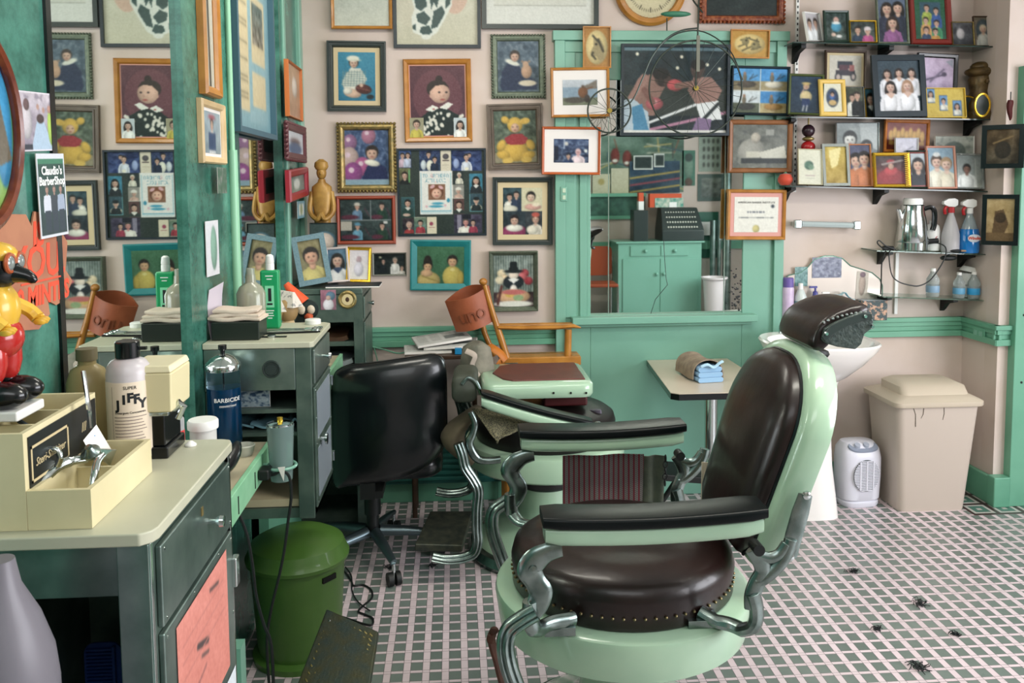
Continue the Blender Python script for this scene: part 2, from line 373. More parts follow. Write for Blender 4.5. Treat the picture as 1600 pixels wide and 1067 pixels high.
def print_mesh(name, w, h, fn, parent, px, z=0., M=None, label=None, mm=None, dens=.8):
    """flat print of w x h metres in XZ, facing -Y, centred; fn paints it; px = its width in photo pixels"""
    nx = int(max(10, min(150, px*dens))); ny = int(max(10, min(190, nx*h/w)))
    c = Cv(nx, ny, '808080', w/h); fn(c)
    g_ = c.c.mean(-1, keepdims=True); c.c = np.clip((c.c*.8+g_*.2)*.93+np.array([.012, .03, .028]), 0, 1)
    k = c.c+rng.normal(0, .022, (ny, nx, 1)); q = np.pad(k, ((1, 1), (1, 1), (0, 0)), 'edge')
    k = (q[:-2, 1:-1]+q[2:, 1:-1]+q[1:-1, :-2]+q[1:-1, 2:]+3*k)/7; c.c = np.clip(k, 0, 1)
    me = bpy.data.meshes.new(name); X, Z = np.meshgrid(np.linspace(-w/2, w/2, nx), np.linspace(h/2, -h/2, ny))
    V = np.stack([X, np.full_like(X, z), Z], -1).reshape(-1, 3); i, j = np.meshgrid(np.arange(nx-1), np.arange(ny-1)); a = j*nx+i
    Fc = np.stack([a, a+nx, a+nx+1, a+1], -1).reshape(-1, 4)
    me.vertices.add(len(V)); me.vertices.foreach_set('co', V.ravel()); me.loops.add(Fc.size); me.loops.foreach_set('vertex_index', Fc.ravel().astype(np.int32))
    me.polygons.add(len(Fc)); me.polygons.foreach_set('loop_start', np.arange(0, Fc.size, 4, dtype=np.int32)); me.update(calc_edges=True)
    L = np.where(c.c > .04045, ((np.clip(c.c, 0, 1)+.055)/1.055)**2.4, c.c/12.92); at = me.color_attributes.new('Col', 'FLOAT_COLOR', 'POINT')
    at.data.foreach_set('color', np.concatenate([L, np.ones(L.shape[:2]+(1,))], -1).ravel()); me.materials.append(mm or M_PRINT)
    o = bpy.data.objects.new(name, me); COL.objects.link(o)
    if M is not None: me.transform(M)
    if parent is not None: o.parent = parent
    if label: o['label'] = label
    return o
def moulding(w, h, prof, seg=1):
    """mitred frame around w x h (outer), prof = [(inset, out)], facing -Y"""
    mb = MB(); rings = []
    for d, t_ in prof:
        x, z = w/2-d, h/2-d; q = [(-x, z), (x, z), (x, -z), (-x, -z)]; r = []
        for k in range(4):
            a, b = q[k], q[(k+1) % 4]
            for j in range(seg): r.append((a[0]+(b[0]-a[0])*j/seg, -t_, a[1]+(b[1]-a[1])*j/seg))
        rings.append(r)
    return mb.loft(rings+[rings[0]], caps=False)
PROFS = {
 'flat': lambda b, t_: [(0, 0), (0, t_), (b, t_), (b, 0)],
 'bev': lambda b, t_: [(0, 0), (0, t_*.7), (b*.2, t_), (b*.75, t_*.8), (b, t_*.45), (b, 0)],
 'step': lambda b, t_: [(0, 0), (0, t_), (b*.25, t_), (b*.3, t_*.75), (b*.6, t_*.7), (b*.65, t_*.9), (b*.8, t_*.85), (b, t_*.4), (b, 0)],
 'deep': lambda b, t_: [(0, 0), (0, t_*.9), (b*.2, t_), (b*.35, t_*.9), (b, t_*.3), (b, 0)],
 'round': lambda b, t_: [(0, 0), (0, t_*.5), (b*.2, t_*.9), (b*.5, t_), (b*.8, t_*.85), (b, t_*.4), (b, 0)]}
def frame(label, w, h, loc, fn, m=None, b=.02, t_=.018, prof='bev', rot=(0, 0, 0), px=80, mats=None, orn=None, group=None, name='photo_frame', cat='picture frame', stand=False, extra=None, back=True, lab_frame=None):
    """rot = (lean, spin, yaw) in degrees; loc = centre of the back plane"""
    M = Rz(rot[2]) @ Rx(rot[0]) @ Ry(rot[1])
    r = thing(name, label, cat, loc, M.to_3x3(), group)
    mb = moulding(w, h, PROFS[prof](b, t_)); mb.build('frame', m or M_DKGREY, r, sharp=20)
    if orn:
        mo = MB(); stp = orn
        for (x0, z0, x1, z1) in ((-w/2, h/2, w/2, h/2), (w/2, h/2, w/2, -h/2), (w/2, -h/2, -w/2, -h/2), (-w/2, -h/2, -w/2, h/2)):
            n = max(2, int(round(math.hypot(x1-x0, z1-z0)/stp)))
            for k in range(n):
                f = k/n; x, z = x0+(x1-x0)*f, z0+(z1-z0)*f; mo.ell((x, -t_*.55, z), (stp*.5, t_*.5, stp*.5), 6)
        mo.build('beading', m, r)
    if stand: MB().box(-.012, .001, -.42*h, .012, .004, -.05*h, Rx(9)).build('easel_back', M_BLK2, r)
    if back: MB().box(-w/2+b*.4, -t_*.2, -h/2+b*.4, w/2-b*.4, -.0005, h/2-b*.4).build('backing', M_BLK2, r)
    iw, ih = w-2*b, h-2*b; y = -t_*.34
    if mats:
        mw, mm2 = mats; MB().add([(-iw/2, y, -ih/2), (iw/2, y, -ih/2), (iw/2, y, ih/2), (-iw/2, y, ih/2)], [(0, 1, 2, 3)]).build('mat_board', mm2, r)
        iw, ih, y = iw-2*mw, ih-2*mw, y-.0012
    print_mesh('photo', iw, ih, fn, r, px*iw/w, y)
    if extra: extra(r, w, h, t_)
    return r
def pxrect(x0, y0, x1, y1, Y):
    c = P((x0+x1)/2, (y0+y1)/2, Y=Y); w = (P(x1, (y0+y1)/2, Y=Y)-P(x0, (y0+y1)/2, Y=Y)).length; h = (P((x0+x1)/2, y1, Y=Y)-P((x0+x1)/2, y0, Y=Y)).length
    return c, w, h
def wframe(label, box, fn, spin=0, dy=0, t_=.018, group='picture frames on the back wall', **k):
    c, w, h = pxrect(*box, YW-dy-t_); c.y = YW-dy-.001
    return frame(label, w, h, c, fn, rot=(0, spin, 0), px=k.pop('px', box[2]-box[0]), t_=t_, group=group, **k)
# ================================================================ THE ROOM
def struct(name, mb, m, **k): return tag(mb.build(name, m, **k), kind='structure')
struct('floor', MB().box(-.9, YF-.1, -.05, XE+.1, YW+.1, 0), M_FLOOR)
struct('ceiling', MB().box(-.9, YF-.1, ZC, XE+.1, YW+.1, ZC+.05), M_CEIL)
struct('wall_back', MB().box(-.9, YW, 0, XR+.06, YW+.1, ZC), M_WALL)
struct('wall_left', MB().box(-.9, YF-.1, 0, XL-.03, YW, ZC), mat('dull green wall', '3f6e60', .6))
struct('wall_right', MB().box(XR, YR+.1, 0, XR+.1, YW, ZC), M_WALL)
struct('wall_right_return', MB().box(XR, YR, 0, 2.83, YR+.1, ZC).box(2.83, YR, 2.1, XE, YR+.1, ZC).box(3.65, YR, 0, XE, YR+.1, 2.1), M_WALL)
struct('wall_front', MB().box(-.9, YF-.1, 0, XE+.1, YF, ZC), M_WALL)
wr = MB(); wr.box(XE, YF, 0, XE+.1, YR, .78).box(XE, YF, 2.5, XE+.1, YR, ZC).box(XE, YF, .78, XE+.1, -.65, 2.5).box(XE, 2.45, .78, XE+.1, YR, 2.5)
struct('wall_east', wr, M_WALL)
wf = MB(); wf.box(XE, -.65, .74, XE+.08, 2.45, .8).box(XE, -.65, 2.44, XE+.08, 2.45, 2.5)
for y in (-.65, .35, 1.4, 2.4): wf.box(XE, y, .78, XE+.08, y+.05, 2.5)
struct('window_1', wf, M_GREEN)
# dark doorway at the right
dr = thing('door_1', None, None, (2.83, YR+.05, 0)); dr['kind'] = 'structure'
MB().box(2.85, YR+.03, .16, 3.6, YR+.07, 2.05).build('doorway_dark', M_DARK, dr, world=True)  # black sheet stands in for the unlit space beyond the doorway
MB().box(2.70, YR-.05, 0, 2.80, YR+.02, 2.14).box(2.80, YR-.05, 2.06, 3.7, YR+.02, 2.16).box(3.62, YR-.05, 0, 3.72, YR+.02, 2.1).box(2.8, YR-.04, 0, 3.62, YR+.02, .17).build('door_frame', M_GREEN2, dr, world=True, bevel=.004)
hm = MB()
for z in (.62, .95, 1.5): hm.ell((2.74, YR-.052, z), (.006, .004, .006), 8)
hm.build('screw', M_BLK2, dr, world=True)
# chair rail and baseboards
def rail(mb, p0, p1, nrm, z0=.795, z1=.895):
    p0, p1, n = Vector(p0), Vector(p1), Vector(nrm)
    for a, b, d in ((z1-.022, z1, .032), (z1-.045, z1-.022, .022), (z0+.03, z1-.045, .014), (z0, z0+.03, .026)):
        q = [p0, p1, p1+n*d, p0+n*d]; mb.add([(v.x, v.y, z) for z in (a, b) for v in q], [(3, 2, 1, 0), (4, 5, 6, 7), (0, 1, 5, 4), (1, 2, 6, 5), (2, 3, 7, 6), (3, 0, 4, 7)])
    return mb
PL, PR_ = P(866, 300, Y=YW).x, P(1216, 300, Y=YW).x
struct('trim_1', rail(MB(), (XL, YW, 0), (PL, YW, 0), (0, -1, 0)), M_GREEN2, bevel=.002)
mr = rail(MB(), (PR_, YW, 0), (XR, YW, 0), (0, -1, 0)); rail(mr, (XR, YW, 0), (XR, YR-.03, 0), (-1, 0, 0)); rail(mr, (XR-.03, YR, 0), (2.70, YR, 0), (0, -1, 0))
struct('trim_2', mr, M_GREEN2, bevel=.002)
def bboard(mb, x0, y0, x1, y1):
    return mb.box(x0, y0, 0, x1, y1, .145)
struct('baseboard_back', MB().box(XL, YW-.02, 0, .2, YW, .16).box(.2, YW-.02, 0, PL, YW, .16).box(PR_, YW-.02, 0, XR, YW, .14).box(PR_, YW-.028, 0, XR, YW, .03), M_GREEN2, bevel=.003)
struct('baseboard_right', MB().box(XR-.025, YR-.03, 0, XR, YW, .14).box(XR-.03, YR-.06, 0, 2.70, YR-.0, .15), M_GREEN2, bevel=.006)
# ---- green panelled surround with the fixed mirror
zt = P(1040, 55, Y=YW).z; zs = P(1040, 492, Y=YW).z
g = MB(); x0, x1 = PL, PR_+.015; mx0, mx1 = P(921, 350, Y=YW).x, P(1158, 350, Y=YW).x; mz1 = P(1040, 126, Y=YW).z; mz0 = zs+.01
g.box(x0, YW-.03, 0, mx0, YW, zt).box(mx1, YW-.03, 0, x1, YW, zt).box(mx0, YW-.03, mz1, mx1, YW, zt).box(mx0, YW-.03, 0, mx1, YW, mz0)
g.box(x0, YW-.05, .0, x0+.05, YW-.03, zt).box(x1-.05, YW-.05, 0, x1, YW-.03, zt).box(x0-.01, YW-.06, zt-.035, x1+.01, YW, zt+.012).box(x0+.05, YW-.04, zt-.09, x1-.05, YW-.03, zt-.035)
g.box(x0+.05, YW-.038, zs, mx0-.075, YW-.03, zt-.09).box(mx0-.055, YW-.042, zs, mx0-.02, YW-.03, mz1+.03).box(mx0-.02, YW-.036, zs, mx0, YW-.03, mz1)
struct('trim_3', g, M_GREEN, bevel=.004)
s_ = MB(); s_.box(P(893, 498, Y=YW-.06).x, YW-.10, zs-.028, P(1180, 498, Y=YW-.06).x, YW-.02, zs+.008).box(P(900, 498, Y=YW-.06).x, YW-.07, zs-.045, P(1174, 498, Y=YW-.06).x, YW-.02, zs-.028)
struct('trim_4', s_, M_GREEN, bevel=.004)
mr = thing('wall_mirror', 'tall cracked mirror set into the mint green panelling above the sill', 'mirror', ((mx0+mx1)/2, YW-.02, mz0))
MB().box(mx0, YW-.022, mz0, mx1, YW-.005, mz1).build('glass', M_MIRROR, mr, world=True)
sm = MB()
for px in (951, 1134): a = P(px, 210, Y=YW-.023); sm.box(a.x-.0025, YW-.0245, mz0, a.x+.0025, YW-.022, mz1)
sm.build('seam', mat('bevelled mirror edge', 'b9cfc4', .1, .7), mr, world=True)
ck = [P(x, y, Y=YW-.0235) for x, y in ((1037, 375), (1039, 410), (1041, 436), (1043, 445), (1034, 456), (1024, 468), (1017, 490))]
MB().tube(ck, .0014, 5).build('crack', mat('dark crack', '1d2a26', .5), mr, world=True)
sp = MB()
for k in range(60):
    x = mx1-abs(random.gauss(0, .03))-.005; z = mz0+.005+abs(random.gauss(0, .12)); sp.ell((x, YW-.0228, z), (random.uniform(.002, .006), .0006, random.uniform(.002, .006)), 6)
sp.build('desilvered_spots', M_BLK2, mr, world=True)['kind'] = 'stuff'
o = thing('wall_outlet', 'mint painted double outlet on the mirror surround', 'outlet', P(881, 303, Y=YW-.05))
MB().box(-.016, -.006, -.036, .016, 0, .036).build('plate', M_GREEN, o, bevel=.003)
MB().box(-.008, -.009, .006, .008, -.005, .028).box(-.008, -.009, -.028, .008, -.005, -.006).build('socket', mat('ivory socket', 'b9cdb5', .4), o, bevel=.002)
o = thing('wall_outlet', 'mint painted outlet set into the chair rail by the right corner', 'outlet', (XR-.016, 4.10, .835))
MB().box(-.008, -.05, -.03, 0, .05, .03).build('plate', M_GREEN2, o, bevel=.003)
MB().box(-.011, -.035, -.012, -.007, -.008, .012).box(-.011, .008, -.012, -.007, .035, .012).build('socket', M_GREEN, o, bevel=.002)
# louvre vent low on the back wall
o = thing('wall_vent', 'dark teal louvred vent low on the back wall behind the barber chairs', 'vent', (P(700, 770, Y=YW).x, YW-.02, .1))
vc = mat('dark teal metal', '2c6f66', .45, c2='235b54', ns=10)
MB().box(-.33, -.02, 0, .33, 0, .30).build('housing', vc, o, bevel=.004)
lv = MB()
for k in range(9): lv.box(-.31, -.032, .02+k*.03, .31, -.018, .036+k*.03)
lv.build('louvre', vc, o, bevel=.002)
# ---- left wall: marbled panels and mirrors between them
def yl(x): return P(x, 300, X=XL).y
struct('trim_5', MB().box(XL-.03, .2, 0, XL, 1.672, ZC), M_MARBLE)
struct('trim_6', MB().box(XL-.03, 2.458, 0, XL+.012, 3.06, ZC), M_MARBLE)
struct('trim_7', MB().box(XL-.03, 3.80, 0, XL+.015, YW, ZC), M_MARBLE)
struct('trim_8', MB().box(XL, YW-.07, .9, XL+.035, YW, ZC).box(XL+.01, 3.86, .95, XL+.026, 3.90, ZC), M_GREEN, bevel=.006)
struct('trim_9', MB().cyl((XL+.02, 2.93, 1.15), (XL+.02, 2.93, 1.72), .017).cyl((XL+.02, 2.93, 1.72), (XL+.02, 2.93, ZC), .010), mat('pale mint trim paint', '8fc4a2', .35))
m1 = thing('wall_mirror', 'large left wall mirror with a black edge beside the marbled panel', 'mirror', (XL-.01, 2.05, .6))
MB().box(XL-.02, 1.69, .6, XL-.004, 2.458, ZC-.1).build('glass', M_MIRROR, m1, world=True)
MB().box(XL-.02, 1.672, .6, XL+.006, 1.692, ZC-.1).build('black_edge', M_BLKG, m1, world=True)
m2 = thing('wall_mirror', 'left wall mirror between the two marbled strips, nearest the corner', 'mirror', (XL-.01, 3.4, .9))
MB().box(XL-.02, 3.075, .9, XL-.004, 3.80, ZC-.1).build('glass', M_MIRROR, m2, world=True)
MB().box(XL-.02, 3.06, .9, XL+.008, 3.078, ZC-.1).build('black_edge', M_BLKG, m2, world=True)
# ceiling lamps added for fill light, out of view
o = thing('added_ceiling_lamp', 'short ceiling lamp added out of view to brighten the back wall', 'ceiling lamp', (-.05, 2.95, ZC-.1))
MB().box(-.48, -.14, .04, .48, .14, .1).build('housing', M_WHITE, o, bevel=.01)
MB().cyl((-.44, 0, .03), (.44, 0, .03), .016).build('tube', mat('fluorescent tube', 'fff7e0', .4, emit=6), o)
o = thing('added_ceiling_lamp', 'long ceiling lamp added out of view over the chairs', 'ceiling lamp', (1.3, 1.6, ZC-.1))
MB().box(-.68, -.16, .04, .68, .16, .1).build('housing', M_WHITE, o, bevel=.01)
MB().cyl((-.62, -.06, .03), (.62, -.06, .03), .014).cyl((-.62, .06, .03), (.62, .06, .03), .014).build('tube', mat('fluorescent tube', 'fff7e0', .4, emit=6), o)
# ================================================================ PICTURES ON THE BACK WALL
def R_poster_cow(c):
    c.bg('cfc8b4', 'c2b99c', .05, 6)
    c.e(.72, .35, .18, .3, 'd88a72', al=.5); c.e(.2, .5, .25, .3, 'c8bda2', al=.6)
    w, k = 'd8d8cc', '1e3f3c'
    c.p([(.14, .3), (.72, .3), (.68, .56), (.6, .7), (.5, .86), (.38, .93), (.2, .86), (.18, .7), (.22, .6)], w)
    for pts in ([(.2, .4), (.34, .38), (.38, .56), (.3, .62), (.24, .58)], [(.4, .4), (.56, .36), (.5, .58), (.46, .52), (.43, .6)], [(.24, .66), (.34, .62), (.42, .7), (.36, .78), (.26, .74)], [(.46, .62), (.56, .56), (.6, .64), (.5, .8), (.42, .82)], [(.62, .4), (.7, .38), (.66, .54), (.6, .6)], [(.3, .8), (.4, .78), (.44, .86), (.36, .9), (.28, .86)], [(.2, .78), (.24, .76), (.24, .84), (.2, .82)]): c.p(pts, k)
    c.e(.36, .91, .06, .03, w)
def R_horses(c):
    c.bg('b9beb4', 'c4c2b0', .06, 5)
    for x, y in ((.3, .3), (.7, .28), (.45, .15)): c.e(x, y, .13, .1, '8d948e', al=.7); c.e(x+.02, y+.05, .07, .05, '3b4a4d', al=.8)
def R_drawing(c):
    c.bg('d9d6cc'); c.sub(.07, .0, .93, .72, lambda c: (c.bg('cfcbbd', 'd3cfc2', .03, 6), c.ln(.1, .6, .9, .7, .01, 'a7a497'), c.ln(.2, .3, .6, .5, .008, 'b4b0a2'), c.ln(.8, .5, .8, .8, .01, 'a7a497')))
    c.ln(.07, .72, .93, .72, .006, 'b7b3a6'); c.r(.07, .715, .93, .722, 'aba79a')
def R_cap(c):
    c.bg('2f86a8', '1f6f92', .03)
    c.e(.42, .66, .3, .2, 'd8d3c2'); c.p([(.2, .45), (.35, .32), (.6, .33), (.78, .55), (.72, .62), (.66, .56), (.62, .72), (.2, .72), (.08, .66)], 'd4d2c2')
    for i in range(9): c.ln(.14+i*.075, .38, .1+i*.078, .7, .012, '6a8585')
    for i in range(7): c.ln(.12, .42+i*.045, .7, .4+i*.047, .012, '6a8585')
    person(c, .42, .22, .1, '3a2a22', 'd2a78c', body=False); c.e(.4, .13, .17, .06, 'e2ddc8'); c.e(.46, .165, .15, .02, 'd0c9b0')
    c.e(.38, .85, .24, .09, 'd2a78c', a=8); c.e(.25, .8, .12, .07, 'd9d2c0'); c.e(.68, .76, .22, .1, '53211c', a=10); c.ln(.5, .73, .84, .79, .015, '8a4a3c'); c.e(.86, .92, .1, .05, '1d2226'); c.e(.62, .68, .05, .04, 'd2a78c')
def R_polka(c):
    c.bg('5c2a34', '4a2230', .04, 4); c.e(.5, .45, .45, .4, '7a3b44', al=.5)
    c.p([(.15, 1), (.18, .74), (.34, .64), (.62, .6), (.9, .72), (1, 1)], '14211f')
    for k in range(46): c.o(.18+rng.random()*.78, .68+rng.random()*.34, .016+.012*rng.random(), 'd9d2c2', 1.2)
    c.p([(.26, .63), (.4, .56), (.52, .6), (.4, .66)], 'e0dcd0'); c.p([(.52, .6), (.68, .52), (.78, .55), (.66, .63)], 'e0dcd0')
    c.o(.53, .19, .05, '2c1a17'); c.e(.5, .33, .2, .125, '30201b'); c.e(.54, .39, .185, .145, 'd3a088'); c.p([(.33, .38), (.38, .27), (.5, .22), (.64, .23), (.71, .31), (.6, .27), (.45, .29), (.38, .35)], '30201b'); c.e(.38, .43, .03, .03, 'c99680')
    for x in (.53, .66): c.e(x, .38, .022, .013, '271a1c')
    c.e(.61, .435, .02, .015, 'b98570'); c.e(.59, .485, .045, .013, 'a8453f'); c.e(.42, .62, .02, .01, 'b03030')
def R_wallet1(c): c.bg('9b9270'); person(c, .5, .32, .18, '3a281c', top='c8b53e')
def R_wallet2(c): c.bg('b7c0c4'); person(c, .5, .34, .17, '241816', top='e4e2dc', long=True)
def R_teddygirl(c):
    c.bg('48586a', '3a4a58', .16, 8); c.noise(.5, 14, '8a94a0')
    c.p([(.05, .9), (.1, .6), (.25, .42), (.5, .42), (.6, .62), (.95, .8), (.95, .95), (.1, .98)], '1c2747'); c.e(.36, .42, .18, .05, 'd6d2c2', a=20)
    person(c, .42, .3, .1, '3a2a24', body=False); c.e(.7, .6, .13, .14, 'b98a6a'); c.o(.68, .45, .06, 'c09272'); c.o(.6, .4, .02, 'a87a5c'); c.o(.77, .4, .02, 'a87a5c'); c.e(.72, .83, .22, .06, 'd4c2a4')
def R_bear(c):
    c.bg('3f4d3e', '505440', .22, 12); c.noise(.5, 16, '7d8a6a'); c.p([(0, .8), (1, .78), (1, 1), (0, 1)], '8b7f62')
    y = 'cf9f34'
    c.e(.5, .78, .3, .2, y); c.e(.2, .84, .16, .09, y, a=15); c.e(.8, .86, .17, .08, y, a=-12); c.e(.3, .96, .13, .06, 'd8ab42'); c.e(.75, .95, .13, .06, 'd8ab42')
    c.p([(.24, .52), (.42, .44), (.66, .44), (.8, .54), (.74, .64), (.6, .66), (.4, .66), (.28, .62)], 'a3262c')
    c.e(.16, .66, .1, .12, y, a=30); c.e(.86, .66, .1, .11, y, a=-30); c.o(.5, .27, .15, y); c.e(.27, .17, .1, .07, y, a=30); c.e(.74, .2, .12, .06, y, a=-10); c.e(.5, .33, .1, .09, 'c9987a')
    for x in (.45, .55): c.e(x, .31, .014, .01, '2a1a18')
    c.e(.5, .37, .03, .012, '9a4a40')
def R_balloons(c):
    c.bg('3a4f7a', '31446c', .16, 14); c.noise(.6, 20, '7d8fb8')
    for x, y, r, k in ((.55, .1, .13, 'a5627e'), (.12, .22, .13, '8e5b86'), (.1, .5, .17, 'b99a94'), (.4, .66, .15, 'a8487e'), (.18, .78, .17, '8d3a80')): c.o(x, y, r, k, 1.15); c.o(x-.04, y-.05, r*.3, 'd9b9c8')
    c.p([(.35, .95), (.5, .66), (.7, .56), (.95, .7), (1, .95)], '1b2150'); person(c, .62, .42, .12, '2e1f1c', body=False); c.e(.62, .6, .18, .06, 'ded8c4', a=10); c.r(0, .9, 1, 1, '7f9cae')
def R_two(c, a='4f5a66', tops=('c9c2b4', '2a3350'), hair='2a1d1a', long=False):
    c.bg(a, None); c.noise(.08, 6); person(c, .32, .36, .15, hair, top=tops[0], long=long); person(c, .7, .38, .15, hair, top=tops[1])
def R_four(c):
    c.bg('1f2a2e')
    def q(c, a, t, hat): c.bg('33403f', '222c30', .12, 6); person(c, .55, .3, .14, '241a18', top=t, hat=hat); c.e(.3, .85, .3, .12, '5a2336'); c.ln(.8, .4, .95, .8, .03, '6a2a3a')
    c.sub(0, 0, .6, .5, q, 0, '5d7fa0', 'c9c0b0'); c.sub(.6, 0, 1, .5, lambda c: (c.bg('6a6c86'), q(c, 0, '1c3a2c', None)))
    c.sub(0, .5, .6, 1, lambda c: (q(c, 0, '5f9ab8', '4f8aa8'), c.r(0, .05, .35, .5, 'b3ab9c'))); c.sub(.6, .5, 1, 1, lambda c: (q(c, 0, '1f3a2a', None), c.r(.6, .05, .8, .2, 'c8c6c0')))
    c.r(0, .495, 1, .505, '8a9090'); c.r(.595, 0, .605, .5, '8a9090')
def R_teal(c):
    c.bg('2f5a3c'); 
    c.sub(0, 0, .5, 1, lambda c: (c.bg('3a6a46', '2c5638', .05), c.o(.45, .33, .09, '221613'), c.o(.45, .42, .12, '241815'), person(c, .45, .54, .13, '241815', 'c9976a', body=False), c.e(.5, .92, .48, .24, 'b79c54'), c.e(.4, .72, .25, .1, 'c9976a'), c.ln(.2, .8, .9, .95, .03, '8f7a34')))
    c.sub(.5, 0, 1, 1, lambda c: (c.bg('3a6a46', '2c5638', .05), c.e(.5, .82, .42, .3, 'bba344'), c.e(.85, .85, .14, .2, 'a88e34'), person(c, .5, .4, .14, '241815', 'c9976a', body=False), c.e(.5, .62, .1, .04, 'd8c878')))
    c.r(.495, 0, .505, 1, 'a8a060')
def R_small_dark(c): c.bg('14191a', '1f2626', .1, 6); person(c, .68, .3, .12, '8f7f70', top='d9d4cc'); person(c, .3, .35, .1, '222222', top='1a1f24'); person(c, .9, .7, .1, '4a3a30', top='c9c0b4'); c.e(.2, .15, .04, .04, 'e0d8b0')
def R_collage4(c):
    c.bg('2b3a40')
    c.sub(0, 0, .47, .5, lambda c: (c.bg('26404a', '1f3038', .15, 6), person(c, .35, .4, .13, '1d1614', top='e0dacb'), person(c, .72, .3, .13, '1d1614', top='23304a'), c.e(.4, .9, .4, .15, 'cfc9b4')))
    c.sub(.47, 0, 1, .5, lambda c: (c.bg('cfc49c'), person(c, .45, .4, .2, '1f1917', 'dcb89c', body=False), c.e(.55, .82, .4, .14, 'c98f80'), c.e(.7, .72, .2, .08, 'e4d3b4')))
    c.sub(0, .5, .58, 1, lambda c: (c.bg('243038', '1c252c', .1), c.e(.5, .95, .6, .38, '8a2650'), c.e(.5, .72, .38, .16, 'dcd6c6'), person(c, .5, .4, .2, '20171a', body=False), c.e(.5, .95, .04, .04, 'a83a5a')))
    c.sub(.58, .5, 1, 1, lambda c: (c.bg('30343a', '23282c', .15), person(c, .6, .35, .17, '5a3a2a', top='d9cdb8'), c.e(.6, .15, .24, .1, 'c24a3c'), c.e(.4, .8, .35, .2, 'd5cab4')))
    c.r(.468, 0, .474, .5, 'c8c8b8'); c.r(0, .497, 1, .503, 'c8c8b8')
def R_pilgrim(c):
    c.bg('8f9a90', '7a857c', .05)
    for k in range(16): c.r(k/16, 0, k/16+.02, .72, '4f5c58')
    c.r(0, .72, 1, 1, '3a2428')
    for x, y, k in ((.2, .35, 'd9c39a'), (.28, .45, 'd0b184'), (.15, .48, 'e0d0ac'), (.78, .35, 'b8434a'), (.88, .5, 'a8303a'), (.72, .42, 'c9565a')): c.e(x, y, .11, .08, k); c.noise(.1, 10)
    c.e(.5, .52, .26, .14, '1b2128'); c.e(.5, .38, .13, .09, 'e2cdb8'); c.p([(.38, .3), (.42, .12), (.58, .12), (.62, .3)], '14181c'); c.e(.5, .31, .24, .035, '14181c'); c.p([(.36, .46), (.5, .56), (.64, .46), (.5, .44)], 'e4e0d8')
    c.e(.5, .66, .09, .09, 'e4d8cc'); c.e(.5, .8, .42, .14, 'd5a070'); c.e(.4, .76, .12, .06, 'd9b04a'); c.e(.62, .83, .13, .06, '8faa74'); c.e(.5, .72, .3, .05, 'c8605c'); c.e(.5, .95, .5, .06, 'e0dccf'); c.ln(.2, .6, .1, .95, .05, '5e2a24')
def R_horse(c):
    c.bg('b5762e', None, .06); c.e(.5, .5, .42, .44, 'd3b774'); c.p([(.35, .2), (.42, .3), (.6, .25), (.8, .5), (.78, .8), (.6, .85), (.5, .72), (.3, .75), (.25, .62), (.38, .45)], '9a8458')
    c.ln(.35, .2, .55, .35, .05, '3f3626'); c.ln(.55, .3, .75, .6, .06, '3f3626'); c.ln(.3, .68, .45, .8, .05, '3f3626'); c.e(.48, .42, .05, .03, '2b2418'); c.e(.35, .64, .04, .03, '2b2418')
def R_dogs(c):
    c.bg('c58a2c', None, .06); c.e(.5, .5, .42, .38, 'd9b768')
    for a, b in (((.25, .35), (.5, .25)), ((.2, .6), (.45, .45)), ((.5, .3), (.75, .4)), ((.55, .7), (.8, .6)), ((.3, .75), (.6, .55)), ((.4, .25), (.42, .6)), ((.7, .3), (.62, .7))): c.ln(*a, *b, .05, '4a4028')
    c.e(.38, .4, .1, .14, '8b7a4a'); c.e(.66, .55, .12, .16, '8b7a4a'); c.e(.4, .36, .03, .03, '251f14'); c.e(.62, .5, .03, .03, '251f14')
def R_hunter(c):
    c.bg('b9bcc4', '8b97a6'); c.r(0, .3, 1, .72, '7d93a8'); c.p([(.55, .3), (1, .0), (1, .38), (.6, .36)], '77675c'); c.r(0, .72, 1, 1, '70745a'); c.noise(.05, 8)
    c.e(.35, .8, .32, .12, '4a4038'); c.e(.58, .5, .14, .22, '7a4526'); c.o(.58, .27, .06, '5a4030'); c.ln(.55, .45, .85, .3, .05, '7a4526'); c.e(.7, .75, .08, .16, '3a2c28')
def R_people(c):
    c.bg('31406a', '28304c', .2, 8); c.noise(.5, 12, '8ea6c8'); c.ln(.3, 0, .3, .4, .04, 'b8c6d8'); c.o(.36, .2, .08, 'c9c3b8'); person(c, .7, .55, .12, 'cfa8a8', 'd49a9c', top='e0c6cc', w=1.4); person(c, .42, .72, .1, '1a1a28', top='24345e', w=1.3); c.r(.02, .3, .12, .9, '161a30'); c.o(.92, .5, .07, 'd8dcd8')
